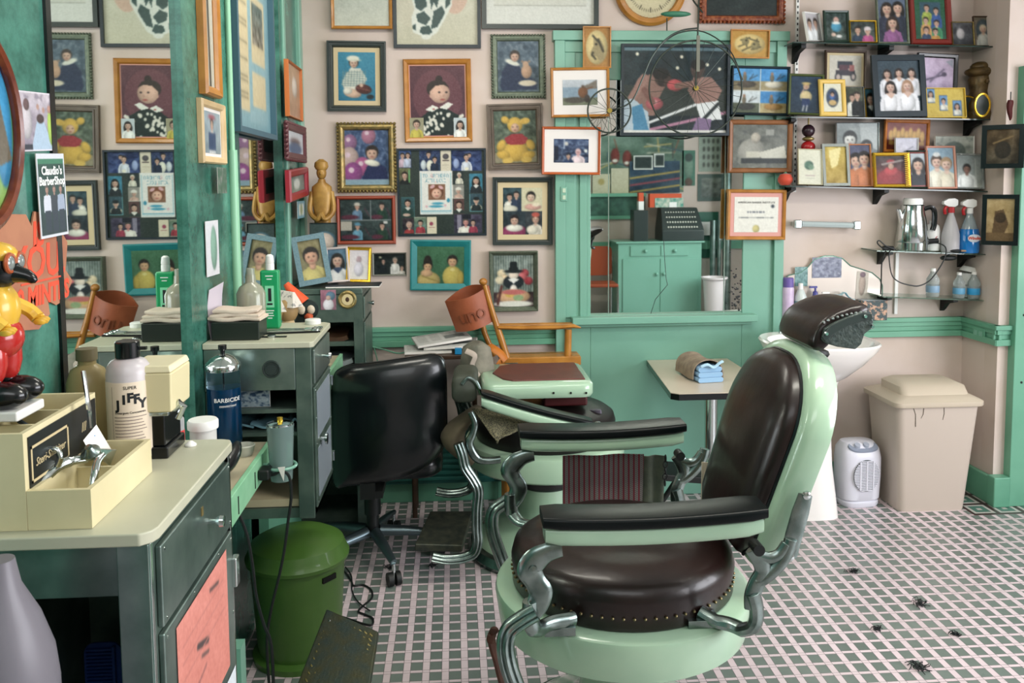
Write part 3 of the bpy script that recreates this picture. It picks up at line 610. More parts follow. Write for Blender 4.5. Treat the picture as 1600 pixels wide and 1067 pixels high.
def R_boxing(c):
    c.bg('1b2a30', '141c22', .08, 8); c.r(0, 0, 1, .04, '5d7a86'); c.noise(.3, 22, '27414a')
    for x, y in ((.13, .08), (.56, .11), (.81, .2), (.52, .24), (.93, .25)): c.o(x, y, .02, 'f0e4c8')
    sk = '8a6054'
    c.r(0, .44, 1, .8, '2b302c'); c.ln(.2, .98, 1, .76, .035, 'b0708c'); c.ln(.25, .88, .72, .66, .03, 'd8d8d8')
    c.p([(.05, .6), (.14, .36), (.3, .3), (.42, .42), (.34, .6), (.3, .8), (.08, .78)], sk); c.ln(.08, .6, .2, .36, .1, '9a6c60'); c.e(.38, .36, .08, .1, '4a322c'); c.e(.36, .31, .08, .07, '15100f'); c.e(.36, .4, .03, .05, '2a1c18')
    c.e(.3, .66, .085, .075, 'a84a50'); c.e(.29, .64, .04, .03, 'c47a7c'); c.ln(.2, .5, .28, .64, .07, '7a4c42'); c.p([(0, .62), (.1, .6), (.24, .76), (.26, .98), (0, .98)], 'a8b8c4'); c.p([(.08, .7), (.18, .66), (.25, .98), (.1, .98)], '3f7fa8')
    c.e(.5, .44, .08, .07, 'c4484c'); c.ln(.52, .45, .68, .42, .07, sk); c.p([(.62, .5), (.68, .34), (.85, .34), (.96, .5), (.88, .7), (.72, .7)], '96685c'); c.e(.72, .26, .07, .1, '4f3630'); c.e(.72, .2, .07, .06, '120e0e')
    c.p([(.7, .66), (.92, .62), (.96, .84), (.76, .86)], 'dcdcdc'); c.ln(.92, .66, .78, .84, .04, '20262a'); c.p([(.66, 1), (.72, .82), (.86, .84), (.84, 1)], '7e6088')
    c.r(0, .965, 1, 1, 'd8d4cc')
def R_4hunt(c):
    c.bg('cfcfc8')
    def q(c, sky, gr, an): c.bg(sky); c.r(0, .55, 1, 1, gr); c.noise(.1, 9); c.e(.5, .72, .35, .16, an); c.e(.42, .42, .08, .18, '6a5a44'); c.o(.42, .22, .07, '9a6a50'); c.ln(.6, .5, .9, .3, .03, '2a221c'); c.ln(.6, .5, .75, .25, .03, '2a221c')
    c.sub(0, 0, .49, .49, q, '3f8fd0', '7a6848', '4a3c30'); c.sub(.51, 0, 1, .49, q, '2f86d0', 'a08c60', 'cfc4ae'); c.sub(0, .51, .49, 1, q, 'c4ccd0', '4a5038', '2e2c28'); c.sub(.51, .51, 1, 1, q, '2f7fc4', 'b09860', 'a8742c')
def R_desk(c):
    c.bg('5d5c55', '6e6c62', .12, 7); c.noise(.4, 10, '37383a'); c.e(.35, .62, .25, .3, '8f8a80'); c.e(.42, .3, .09, .12, 'a89c8c'); c.p([(.45, .65), (.95, .48), (1, .78), (.55, .8)], 'c4beae'); c.r(.15, .78, 1, .9, '2c2e30'); c.r(.25, .62, .5, .75, 'bdb6a4'); c.r(.6, .1, .75, .25, '8e8c84')
def R_cert(c):
    c.bg('e2dcd0')
    for k, (a, b) in enumerate(((.1, .75), (.3, .7), (.15, .9), (.05, .95), (.2, .85))): c.r(a, .22+k*.1, b, .228+k*.1, '8a8480')
    [c.r(.3+.05*k, .41, .335+.05*k, .44, '6a6a76') for k in range(8)]; [c.r(.1+.04*k, .57, .13+.04*k, .6, '4a5056') for k in range(20)]; c.o(.87, .26, .05, '2f3640'); c.o(.5, .9, .1, 'c4b46a', 1.1)
def R_relief(c): c.bg('7a2a1c')
def snap(c, b, a, x0, y0, x1, y1, fn): c.r(x0-.004, y0-.004, x1+.004, y1+.004, b); c.sub(x0, y0, x1, y1, fn)
def R_board(c):
    c.bg('2a332e', None, .03)
    D = lambda f: f
    snap(c, '1f2a50', 0, .0, .0, .14, .2, lambda c: (c.bg('33508a', '2c3a66', .15), person(c, .3, .3, .14, top='c4a4b4'), person(c, .75, .28, .14, top='b4bcd4', long=True)))
    snap(c, '20406a', 0, .0, .21, .13, .4, lambda c: (c.bg('6a6a40', '4a4030', .15), person(c, .5, .45, .2, top='181818'), c.r(.85, .1, .95, .9, '5aa860')))
    snap(c, '2a4a80', 0, .24, .0, .48, .24, lambda c: (c.bg('1d2a58', '1a2a4c', .2, 8), c.noise(.4, 12, '5a7ab8'), person(c, .45, .2, .12, top='16204a'), c.e(.52, .75, .18, .28, 'd4d0bc'), person(c, .75, .45, .12, top='14203c'), c.e(.2, .72, .14, .25, 'bcc4c8')))
    snap(c, 'c9b49a', 0, .49, .0, .61, .24, lambda c: (c.bg('d6c8ae'), c.e(.5, .3, .3, .14, '4a4248'), c.r(.15, .48, .85, .52, '5a4a48'), c.r(.2, .72, .8, .74, 'b0a08c')))
    snap(c, '1f2f60', 0, .62, .0, .97, .24, lambda c: (c.bg('1c2a5a', '20306a', .2, 7), c.noise(.4, 9, '3f5aa0'), person(c, .5, .35, .15, top='c8ccd8'), person(c, .6, .25, .1, top='1a2048', body=False), c.e(.15, .65, .1, .25, '8a9ac8'), c.e(.5, .92, .07, .08, 'e4dcc0')))
    def card(c):
        c.bg('e0dcd4'); c.ln(.04, .04, .04, .95, .012, '4aa4c0'); c.ln(.96, .04, .96, .95, .012, '4aa4c0'); c.ln(.04, .93, .96, .93, .02, '3a9ab8'); c.ln(.04, .97, .96, .97, .01, '6ab4c8')
        c.txt('TO GRANDPA', .09, .06, .085, '6aa0b4', w=.82); c.txt('WITH LOVE', .16, .17, .085, '5a9ab0', w=.66); c.txt('G', .34, .06, .085, 'd89a9a', w=.08); c.txt('L', .46, .17, .085, 'd88a8a', w=.08)
        c.sub(.26, .3, .78, .67, lambda c: (c.bg('8a5a40'), c.o(.5, .5, .42, '7a3c22'), c.e(.5, .6, .3, .32, 'dca488'), c.e(.25, .15, .16, .1, 'd8a0a4', a=-30), c.e(.75, .2, .16, .1, 'd8a0a4', a=30), c.e(.4, .52, .03, .03, '3a2018'), c.e(.6, .52, .03, .03, '3a2018'), c.e(.5, .74, .1, .03, 'b04a48')))
        c.e(.55, .75, .18, .03, '3a9ab8'); c.e(.5, .82, .22, .03, '3a9ab8'); c.e(.88, .68, .05, .05, '2f8aa8'); c.o(.2, .82, .03, 'd8a8b0'); c.o(.78, .8, .03, 'd8a8b0')
    snap(c, 'e0dcd4', 0, .24, .25, .62, .76, card)
    snap(c, '1c2428', 0, .64, .25, .75, .4, lambda c: (c.bg('20282a'), person(c, .6, .3, .17, 'cfc6b0', top='d4cdb8')))
    snap(c, 'c8c4b8', 0, .63, .41, .76, .57, lambda c: (c.bg('8a857c'), person(c, .5, .45, .2, 'c8c0b0', top='c49a88', hat='d8d2c4')))
    snap(c, '5a3a34', 0, .64, .58, .76, .76, lambda c: (c.bg('5a3836'), person(c, .5, .4, .22, '2a1a16', top='2a3430', collar='d8d4c8')))
    snap(c, '3a7a94', 0, .83, .28, .98, .51, lambda c: (c.bg('2f7a98', None, .1), person(c, .5, .36, .18, '16120f', top='1c2228', long=True, collar='d4d0c8')))
    snap(c, '5aa0a8', 0, .83, .52, .98, .73, lambda c: (c.bg('2a4450', None, .1), c.e(.5, .8, .45, .2, 'd8d0b0'), person(c, .5, .4, .16, 'd8c8b0', top='1a2024', hat='14181a')))
    snap(c, '3a6a6c', 0, .02, .56, .17, .79, lambda c: (c.bg('2c5056', '24403e'), person(c, .5, .3, .17, '1f1815', top='1f3a34', collar='c9c4b8'), c.e(.4, .9, .3, .08, 'c4a08c')))
    snap(c, '2a3030', 0, .03, .81, .16, .99, lambda c: (c.bg('3a2a30', '20202a', .2), person(c, .6, .45, .2, 'b09080', top='a02a2c')))
    snap(c, 'a8a894', 0, .17, .8, .31, .99, lambda c: (c.bg('7a8a70', '2c5a58', .2), person(c, .5, .35, .17, '1c1614', top='a42c38')))
    snap(c, 'd6c8a8', 0, .32, .8, .43, .99, lambda c: (c.bg('d6c8a8'), c.o(.45, .4, .12, '9a3450'), c.r(.2, .62, .8, .66, 'a06060')))
    snap(c, '2a2838', 0, .64, .77, .97, .99, lambda c: (c.bg('3a3048', '2a2438', .15), c.r(.1, 0, .25, .8, '7d7488'), person(c, .42, .42, .17, '4a4038', 'c98078', top='d8d2c4', w=1.5), person(c, .68, .45, .14, '1c1614', top='9a2a40'), c.r(.3, 0, .6, .25, '141420')))
POSTS = {}
wframe('golden wood frame with faint grey horses, cut by the top edge', (516, -62, 612, 45), R_horses, m=M_OAK, b=.016, dy=.022)
wframe('black framed pale poster of a black and white cow, cut by the top edge', (614, -75, 751, 75), R_poster_cow, m=M_NAVY, b=.016, t_=.02, prof='flat', dy=.004)
wframe('wide dark frame around a very faint pale drawing, cut by the top edge', (753, -75, 936, 45), R_drawing, m=M_DKGREY, b=.022, t_=.024, prof='flat', dy=.006)
wframe('portrait of a child in white cap and checked shirt holding a football, blue ground', (511, 64, 603, 174), R_cap, spin=.6, m=M_DKGREY, b=.03, t_=.024, prof='step', mats=(.022, M_MATC))
def two_wallets(r, w, h, t_):
    pass
f_ = wframe('orange wood framed portrait of a girl with topknot and polka dot dress', (631, 92, 737, 222), R_polka, px=130, spin=-.6, m=M_OAK, b=.026, t_=.022, prof='bev', mats=(.006, M_PINKF))
def stuck(label, box, fn, Y, name='snapshot', cat='photo', rot=(0, 0, 0), group=None, bg=None, mm=None, curl=0):
    c, w, h = pxrect(*box, Y)
    o = thing(name, label, cat, c, (Rz(rot[2]) @ Rx(rot[0]) @ Ry(rot[1])).to_3x3(), group)
    MB().box(-w/2, .0002, -h/2, w/2, .0012, h/2).build('paper', M_PAPER, o); print_mesh('print', w, h, fn, o, (box[2]-box[0])*1.6, 0, mm=mm); return o
stuck('tiny portrait of a boy in yellow tucked into the polka dot portrait corner', (640, 184, 662, 216), R_wallet1, YW-.014)
stuck('tiny portrait of a long haired woman tucked into the polka dot portrait corner', (709, 184, 729, 216), R_wallet2, YW-.014)
wframe('carved green grey frame with a dark dressed toddler hugging a teddy bear', (769, 55, 851, 152), R_teddygirl, m=M_PEWT, b=.028, prof='round', orn=.014, spin=-.5)
wframe('brown grey frame with a baby in a yellow bear costume and red top', (762, 162, 849, 265), R_bear, m=M_BROWNG, b=.034, t_=.024, prof='step', spin=-1.6)
wframe('ornate gold frame with a baby among pink and purple balloons', (528, 193, 617, 299), R_balloons, m=M_GOLD, b=.032, t_=.03, prof='round', orn=.017)
wframe('dark blue board crowded with snapshots around a hand drawn card to grandpa', (621, 232, 760, 369), R_board, px=185, m=M_NAVY, b=.010, t_=.016, prof='flat')
wframe('red frame holding four dim snapshots of children', (525, 306, 618, 382), R_four, m=mat('brick red frame', '93432e', .4), b=.018, prof='round', mats=(.004, M_BLK2))
wframe('teal painted frame with a girl and a boy side by side in yellow', (641, 375, 736, 454), R_teal, spin=1.2, m=M_TEAL, b=.034, t_=.022, prof='deep')
wframe('tiny black and grey frame beside the teal frame', (582, 395, 635, 431), R_small_dark, m=mat('tarnished grey frame', '6c6f66', .4, .4), b=.008, t_=.014)
wframe('dark frame with cream mat around four children pictures, below the bear costume', (770, 277, 864, 383), R_collage4, m=M_DKGREY, b=.026, t_=.024, prof='step', mats=(.026, M_MATC), spin=.5)
wframe('deep green grey frame with a baby in a black pilgrim hat among pumpkins', (765, 393, 841, 487), R_pilgrim, m=M_PEWT, b=.022, t_=.045, prof='deep')
wframe('small wood plaque with a drawn horse head in an oval', (911, 41, 955, 106), R_horse, m=M_OAK, b=.006, t_=.016, dy=.066, prof='flat')
wframe('wood frame with wide white mat around a hunter kneeling by a lake', (861, 105, 953, 183), R_hunter, spin=-.8, m=M_OAK, b=.014, t_=.02, dy=.066, mats=(.045, M_MAT))
wframe('orange wood frame with wide white mat around a couple in the shop', (847, 198, 939, 273), R_people, m=mat('orange stained wood', 'b2582a', .35), b=.013, t_=.02, dy=.066, mats=(.046, M_MAT), spin=.8)
wframe('big black framed photo of two boxers fighting in the ring', (971, 69, 1141, 212), R_boxing, px=185, m=M_NAVY, b=.014, t_=.022, dy=.066, prof='flat', spin=.3)
wframe('small wood plaque with two drawn dogs in an oval', (1142, 46, 1203, 91), R_dogs, m=M_OAK, b=.006, t_=.016, dy=.066, prof='flat', spin=1)
wframe('black frame holding four bright hunting snapshots under blue sky', (1143, 103, 1235, 180), R_4hunt, m=M_NAVY, b=.013, t_=.02, dy=.068, spin=1.2)
wframe('wood frame with a black and white photo of an old man at a desk', (1139, 187, 1239, 270), R_desk, m=mat('walnut brown wood', '8a5a34', .4, c2='754825', ns=14), b=.024, t_=.022, dy=.066, spin=.4)
wframe('gold framed barber certificate on pink mat with a gold seal', (1137, 296, 1229, 375), R_cert, m=M_OAK, b=.018, t_=.022, dy=.062, mats=(.02, mat('salmon pink mat', 'cf9a92', .8)), spin=.8, extra=lambda r, w, h, t_: lettering('AMERICAN BARBER INSTITUTE', .0138, M_TXTB, T((0, -t_*.34-.002, h*.24)), r))
wframe('carved red brown frame around a dark picture, cut by the top edge', (1096, -60, 1227, 34), lambda c: c.bg('26302e', '1c2424', .06), m=mat('carved mahogany', '6d2c18', .25, c2='9a5a34', ns=60, bump=.6, bs=90, coat=.5), b=.034, t_=.03, orn=.02, prof='round')
# oval wooden clock at the top
cc, cw, ch = pxrect(962, -62, 1074, 25, YW-.04)
o = thing('wall_clock', 'round wooden wall clock cut by the top edge', 'clock', (cc.x, YW-.002, cc.z))
Mq = Rx(90); rx = cw/2
MB().add([], []).lathe([(rx, 0), (rx, .02), (rx*.93, .034), (rx*.82, .036), (rx*.78, .02), (0, .02)], 48, M=Rx(90)).build('case', M_OAK, o)
print_mesh('dial', rx*1.56, rx*1.56, lambda c: (c.bg('d8c79a'), [c.ln(.5+.4*math.sin(k*PI/30), .5+.4*math.cos(k*PI/30), .5+(.36 if k % 5 else .33)*math.sin(k*PI/30), .5+(.36 if k % 5 else .33)*math.cos(k*PI/30), .008 if k % 5 else .016, '3a2e20') for k in range(60)], c.o(.5, .5, .03, '3a2e20')), o, 120, -.0205)
_d = [q for q in o.children if q.name.startswith('dial')][0]
_m = _d.data; import bmesh as _b; bm = _b.new(); bm.from_mesh(_m); _b.ops.delete(bm, geom=[v for v in bm.verts if v.co.x**2+v.co.z**2 > (rx*.785)**2], context='VERTS'); bm.to_mesh(_m); bm.free()
MB().box(-.004, -.024, -.01, .004, -.022, rx*.5).box(-.01, -.026, -.004, rx*.4, -.024, .004).build('hand', M_BLK2, o)
# penny farthing wire ornament hung in front of the pictures
YB = YW-.155
wire = mat('dark wrought wire', '3a423c', .35, .6); o = thing('wire_bicycle', 'wire penny farthing bicycle ornament hung in front of the boxing photo', 'wall ornament', P(1087, 210, Y=YB))
def wheel(nm, cx, cy, r, n):
    c = P(cx, cy, Y=YB); R = r/1340*YB*1.0; q = MB().ring(c, R, .0042, 'Y', 56, 6); q.build(nm, wire, o, world=True)
    s = MB()
    for k in range(n):
        a = 2*PI*(k+.3)/n; s.cyl(c+Vector((.006*math.cos(a), (-1)**k*.008, .006*math.sin(a))), c+Vector((R*math.cos(a), 0, R*math.sin(a))), .0011, n=5, caps=False)
    s.build('spokes', wire, o, world=True); MB().cyl(c+Vector((0, -.014, 0)), c+Vector((0, .014, 0)), .012).build('hub', mat('aged brass', '8a7a3c', .35, .8), o, world=True)
wheel('big_wheel', 1087, 138, 74, 24); wheel('small_wheel', 952, 173, 34, 16)
fr = MB(); pp = lambda L, d=0: [P(x, y, Y=YB+d) for x, y in L]
fr.tube(crv(pp([(952, 173), (985, 160), (1003, 125), (1018, 90), (1040, 62), (1064, 48), (1090, 44)]), 5), .004, 6)
for d in (-.012, .012): fr.tube(pp([(1087, 138), (1090, 60)], d), .004, 6)
fr.tube(pp([(1090, 60), (1092, 0), (1093, -10)]), .004, 6).tube(crv(pp([(1098, 20), (1092, 12), (1084, 2), (1078, -12)]), 4), .004, 6).tube(crv(pp([(1028, 74), (1060, 52), (1100, 50), (1140, 78), (1160, 125)]), 5), .003, 6).tube(pp([(1042, 48), (1042, 28)]), .003, 6)
fr.build('bicycle_frame', wire, o, world=True)
b_ = P(1089, 88, Y=YB); MB().box(b_.x-.008, YB-.022, b_.z-.075, b_.x+.008, YB-.016, b_.z+.095).build('fork_strap', mat('weathered strap', '75766a', .7), o, world=True)
c = P(1056, 22, Y=YB); MB().ell(c, (.075, .022, .014), 16).build('saddle', mat('green saddle', '3f7a60', .4), o, world=True)
MB().tube(pp([(1090, -10), (1085, -120)]), .0015, 5).build('hanging_wire', wire, o, world=True)
# ================================================================ SHELVES AT THE RIGHT
YF_ = 4.10
def shelf(lab, x0, y0, x1, y1, m, depth=.165, brk=(), th=.006, parts=True):
    a, b = P(x0, y0, Y=YF_), P(x1, y1, Y=YF_); o = thing('wall_shelf', lab, 'shelf', (a.x, YW, a.z), group=None)
    s = MB(); v = [(a.x, YF_, a.z), (b.x, YF_, b.z), (b.x, YF_+depth, b.z), (a.x, YF_+depth, a.z)]
    s.add([(x, y, z-th) for x, y, z in v]+v, [(3, 2, 1, 0), (4, 5, 6, 7), (0, 1, 5, 4), (1, 2, 6, 5), (2, 3, 7, 6), (3, 0, 4, 7)]).build('shelf_board', m, o, world=True)
    for px in brk:
        t_ = (px-x0)/(x1-x0); c = a.lerp(b, t_); q = [(0, 0), (0, -.075), (-.02, -.06), (-.05, -.03), (-.12, -.014), (-.12, 0)]
        MB().add([(c.x-.012, YW-.002+y, c.z-th-.001+z) for y, z in q]+[(c.x+.012, YW-.002+y, c.z-th-.001+z) for y, z in q], [tuple(range(6)), tuple(range(11, 5, -1))]+[(i, (i+1) % 6, (i+1) % 6+6, i+6) for i in range(6)]).build('bracket', M_BLK2, o, world=True)
    return lambda px: a.z+(b.z-a.z)*(px-x0)/(x1-x0)
M_SH = mat('dark smoked glass', '16302b', .12, coat=.4)
z1 = shelf('top shelf of dark glass full of standing photo frames', 1240, 65, 1552, 72, M_SH, brk=(1262, 1400))
z2 = shelf('second shelf of dark glass with the big family portrait', 1236, 182, 1556, 186, M_SH, brk=(1246, 1540))
z3 = shelf('third glass shelf of crowded frames, above the towel bar', 1232, 290, 1562, 299, M_SH, brk=(1246, 1392))
z4 = shelf('short glass shelf carrying the percolator and spray bottles', 1370, 391, 1540, 397, M_GLASSG, brk=(1400, 1530))
z5 = shelf('lowest clear glass shelf carrying water bottles', 1380, 463, 1540, 469, M_GLASSG, brk=(1398, 1502))
sd = thing('shelf_standard', 'slotted white shelf standard rising beside the top shelves', 'shelf rail', P(1239, 180, Y=YW))
c0, c1 = P(1239, -60, Y=YW), P(1240, 300, Y=YW); MB().box(c1.x-.008, YW-.012, c1.z, c1.x+.008, YW-.001, c0.z).build('rail', M_WHITE, sd, world=True)
q = MB(); z = c1.z+.02
while z < c0.z: q.box(c1.x-.003, YW-.0135, z, c1.x+.003, YW-.0119, z+.012); z += .028
q.build('slots', M_BLK2, sd, world=True)
sd = thing('shelf_standard', 'white shelf standard below the percolator shelf', 'shelf rail', P(1398, 490, Y=YW))
c0, c1 = P(1398, 395, Y=YW), P(1398, 490, Y=YW); MB().box(c1.x-.008, YW-.012, c1.z, c1.x+.008, YW-.001, c0.z).build('rail', M_WHITE, sd, world=True)
def sf(label, box, fn, shelfz, Y=4.14, lean=-9, yaw=0, spin=0, b=.012, m=None, t_=.014, group='frames standing on the shelves', **k):
    c, w, h = pxrect(*box, Y); zb = shelfz((box[0]+box[2])/2)+.001; top = P((box[0]+box[2])/2, box[1], Y=Y+.02).z
    a = math.radians(abs(lean)); h = (top-zb)/math.cos(a)*1.0; h = h/(math.cos(math.radians(spin))+math.sin(math.radians(abs(spin)))*w/h*.5)
    w = w/math.cos(math.radians(yaw)); ext = abs(math.sin(math.radians(spin)))*w/2*.98+t_*math.sin(a)
    zc = zb+h/2*math.cos(a)+ext; yc = Y+h/2*math.sin(a)*.5
    return frame(label, w, h, (c.x, yc, zc), fn, m=m, b=b, t_=t_, rot=(lean, spin, yaw), px=box[2]-box[0], group=group, stand=True, **k)
def R_p(n=1, bg='4a5560', **k):
    def f(c):
        c.bg(bg, None); c.noise(.08, 6)
        if n == 1: person(c, .5, .36, .19, **k)
        elif n == 2: person(c, .3, .38, .16, **k); person(c, .72, .34, .16, **k)
        else:
            for i, (x, y) in enumerate(((.25, .3), (.7, .25), (.48, .58))): person(c, x, y, .13, **k)
    return f
def R_standgirl(c): c.bg('1f3350', '182a40', .06); c.e(.5, .55, .2, .16, 'c9b07a'); c.p([(.35, .6), (.65, .6), (.6, .82), (.38, .82)], '1c2c5a'); c.ln(.44, .8, .4, .95, .03, 'c9c2c4'); c.ln(.55, .8, .52, .95, .03, 'c9c2c4'); person(c, .5, .28, .08, 'b48a50', body=False); c.e(.5, .19, .15, .035, 'c9a860'); c.ln(.36, .45, .46, .3, .03, 'c79a82')
def R_bluebaby(c): c.bg('2c3a38', '46504a', .2, 9); c.e(.5, .5, .26, .2, '3f8fb4'); person(c, .5, .26, .1, 'c98a80', 'd8b09c', body=False); c.e(.35, .8, .12, .07, 'd8b09c'); c.e(.62, .86, .14, .06, 'e0dcd8'); c.e(.5, .36, .2, .05, 'e0e0dc')
def R_twokids(c): c.bg('2a3030', '4a5048', .15, 8); person(c, .3, .42, .17, '2a1c18', top='26344a'); person(c, .7, .45, .16, 'd8d0d0', top='b0407a', hat='d0c0c4')
def R_3women(c):
    c.bg('55607a', '454f66'); 
    for x, y, t_, h in ((.32, .27, '2c2c40', '2a1c18'), (.72, .25, '262a3c', '1f1614'), (.5, .58, '8a4a80', '38241c')): person(c, x, y, .12, h, top=t_, long=True)
def R_greenfam(c):
    c.bg('245a3a', '1e4a34', .06); c.r(.18, .12, .85, .85, '2c4a5c')
    for x, y, t_ in ((.4, .25, '9aa83a'), (.7, .32, '2a4a90'), (.35, .55, 'c88a4a'), (.7, .62, '3a8a5a'), (.35, .78, '2a3a5a'), (.65, .82, 'b87a30')): person(c, x, y, .07, top=t_)
def R_5women(c):
    c.bg('344250', '2c3844', .05)
    for x, y in ((.24, .26), (.52, .24), (.82, .24)): person(c, x, y, .075, '2a1a18', 'caa08c', 'd8d4dc', long=True, w=1.2, collar='caa08c')
    for x, y, h in ((.3, .52, '241818'), (.7, .5, 'a8785a')): person(c, x, y, .1, h, 'cfa492', 'e0dce2', long=True, w=1.25, collar='cfa492')
def R_car(c):
    c.bg('cfc4b4', None, .04); c.r(.25, .2, .72, .42, '2e3240'); c.r(.3, .3, .6, .52, '5a3440'); c.r(.2, .5, .8, .66, '3c3440'); c.e(.28, .72, .11, .16, '2a2a34'); c.e(.28, .72, .07, .1, 'c0a8a0'); c.e(.75, .7, .09, .14, '2a2a34'); c.e(.75, .7, .055, .09, 'c0a8a0'); c.r(.62, .32, .78, .5, 'a85a58')
def R_bird(c): c.bg('c8aac8', 'b79ac0', .12, 5); c.p([(.75, .1), (1, .0), (1, .3)], '9a98a8'); c.ln(.1, .72, .75, .5, .05, '4a3a54'); c.ln(.3, .75, .7, .35, .06, '6a5674'); c.e(.72, .5, .08, .07, '4a3a54')
def R_bw(c): c.bg('8f9494', '6c7272', .1); c.p([(.55, 0), (1, 0), (1, .7), (.6, .5)], 'a9adad'); person(c, .32, .42, .19, '1c1e20', 'c9c6c0', '2a2c2e'); person(c, .72, .62, .16, '17191a', 'c9c6c0', 'b9b9b6')
def R_oval(c): c.bg('d8d2bc'); c.e(.5, .5, .34, .34, '2f3c5a'); c.e(.5, .45, .16, .14, '3a5aa0'); person(c, .5, .38, .08, body=False); c.e(.5, .68, .22, .1, 'c8a060')
def R_gold(c): c.bg('c8a63c', 'a8842c', .16, 4); c.p([(.2, .1), (.8, .0), (.6, .5), (.3, .6)], 'e8d488')
def R_plaque(c): c.bg('d4cfb8', None, .03); c.e(.45, .45, .2, .13, '4a6a58'); c.e(.55, .5, .12, .08, '6a8a70'); c.ln(.3, .75, .7, .75, .015, '9a7a80'); c.ln(.3, .82, .7, .82, .01, '9a9a90')
def R_redbaby(c): c.bg('3a3030', '7a2024', .12); c.e(.5, .8, .5, .35, '8f2026'); c.e(.5, .55, .24, .18, 'b8343a'); person(c, .5, .35, .13, body=False); c.e(.5, .2, .14, .08, 'a82830'); c.ln(.2, .3, .9, .15, .06, '9a8c88')
def R_babies(c): c.bg('7f9cb4', '8fa8b8', .05); person(c, .34, .36, .15, '4a3226', 'd8ac98', 'd4ccb8'); person(c, .72, .42, .15, 'b08a64', 'dcb4a0', 'cfc2a8'); c.e(.35, .17, .14, .06, 'd8d8d8')
def R_seated(c): c.bg('8a9292', 'a9aca6', .08); person(c, .4, .42, .13, '1c1614', '8a5a48', 'dcdcd8', w=1.4); c.ln(.75, .1, .78, .9, .03, 'c9cac6')
M_GRN = mat('dark green lacquer', '1f352c', .3); M_MAH = mat('mahogany red frame', '6a1c14', .3)
# top shelf
sf('leaning white card folder at the left end of the top shelf', (1251, 22, 1288, 65), R_p(2, 'b8b0b4'), z1, yaw=38, m=M_WHITE, b=.006, spin=-4)
sf('dark green frame on the top shelf with a baby in a blue dress', (1287, 18, 1327, 65), R_bluebaby, z1, m=M_GRN, b=.014)
sf('low gold frame on the top shelf with two bundled up children', (1327, 34, 1369, 66), R_twokids, z1, m=M_GOLDB, b=.006, Y=4.125)
sf('tall olive frame on the top shelf with three women', (1370, -8, 1420, 64), R_3women, z1, m=M_PEWT, b=.012, Y=4.15)
sf('wide red brown frame on the top shelf around a green family collage', (1421, -12, 1487, 68), R_greenfam, z1, m=M_MAH, b=.030, t_=.02, Y=4.16)
sf('small gold edged dark photo at the right end of the top shelf', (1487, 36, 1521, 69), lambda c: (c.bg('3a3438', '1c1a20', .2), c.e(.4, .5, .2, .25, '9a9090')), z1, m=M_GOLD, b=.004)
sf('wood frame with an oval portrait, last on the top shelf', (1521, 27, 1552, 70), lambda c: (c.bg('6a5a4a'), c.e(.5, .45, .4, .38, '3a444c'), person(c, .5, .42, .13, 'c9b090', top='b8b4ac')), z1, m=M_WOODD, b=.005, Y=4.15)
# second shelf
sf('green gold frame with a small sailor girl, left end of the second shelf', (1234, 117, 1286, 180), R_standgirl, z2, m=mat('green gold frame', '4f5a34', .35, .4), b=.012, yaw=-8, spin=3, Y=4.125)
sf('brown wood frame with a red and black antique car', (1288, 80, 1353, 137), R_car, lambda x: z2(x)+.135, m=M_WOODD, b=.013, Y=4.22, lean=-3, spin=1, mats=(.012, M_MATC))
sf('pale yellow rounded frame with an oval picture', (1280, 125, 1322, 181), R_oval, z2, m=mat('butter yellow frame', 'd6b45c', .4), b=.022, Y=4.105, prof='round')
sf('small unframed photo of a wedding couple on the second shelf', (1322, 137, 1350, 181), lambda c: (c.bg('4a4a38', '2c3028', .15), person(c, .35, .35, .11, top='d8d4c8'), person(c, .65, .28, .12, top='1a1c20')), z2, m=M_SILV, b=.003)
sf('narrow gold edged portrait of a girl in a dark jacket', (1349, 140, 1373, 182), R_p(1, '2a5a70', hair='16100f', top='14181c', long=True, collar='d4d4cc'), z2, m=M_GOLDB, b=.003, yaw=15, Y=4.165)
sf('big navy frame with gold corners around five women in white', (1364, 87, 1447, 183), R_5women, z2, m=M_NAVY, b=.028, t_=.016, Y=4.13, spin=-.5, prof='flat')
co = MB(); c_, w_, h_ = pxrect(1364, 87, 1447, 183, 4.12)
sf('black frame with a pink and lilac bird picture behind the family portrait', (1432, 85, 1496, 138), R_bird, lambda x: z2(x)+.12, m=M_BLKG, b=.022, Y=4.215, lean=-4, spin=3)
def R_3small(c):
    c.bg('cfae3c', 'c2a034', .04)
    for x, y in ((.12, .25), (.45, .5), (.8, .68)): c.r(x-.115, y-.26, x+.115, y+.26, '3a5a8a'); c.sub(x-.1, y-.23, x+.1, y+.23, R_p(1, '5a8ac0', hair='241814', top='c9c4b8', long=x != .45))
sf('yellow plank with three little portraits stepping down it', (1447, 139, 1508, 184), R_3small, z2, m=mat('yellow painted wood', 'c9a83c', .45), b=.003, Y=4.12, prof='flat')
o = thing('photo_frame', 'brass rimmed round frame half hidden by the yellow plank', 'picture frame', (P(1511, 162, Y=4.15).x, 4.15, z2(1511)))
MB().ring((0, 0, .058), .055, .006, 'Y', 36, 6).build('rim', M_GOLDB, o); MB().lathe([(.052, 0), (.052, .004), (0, .004)], 32, M=T((0, .002, .058)) @ Rx(90)).build('dark_face', M_DKGREY, o)
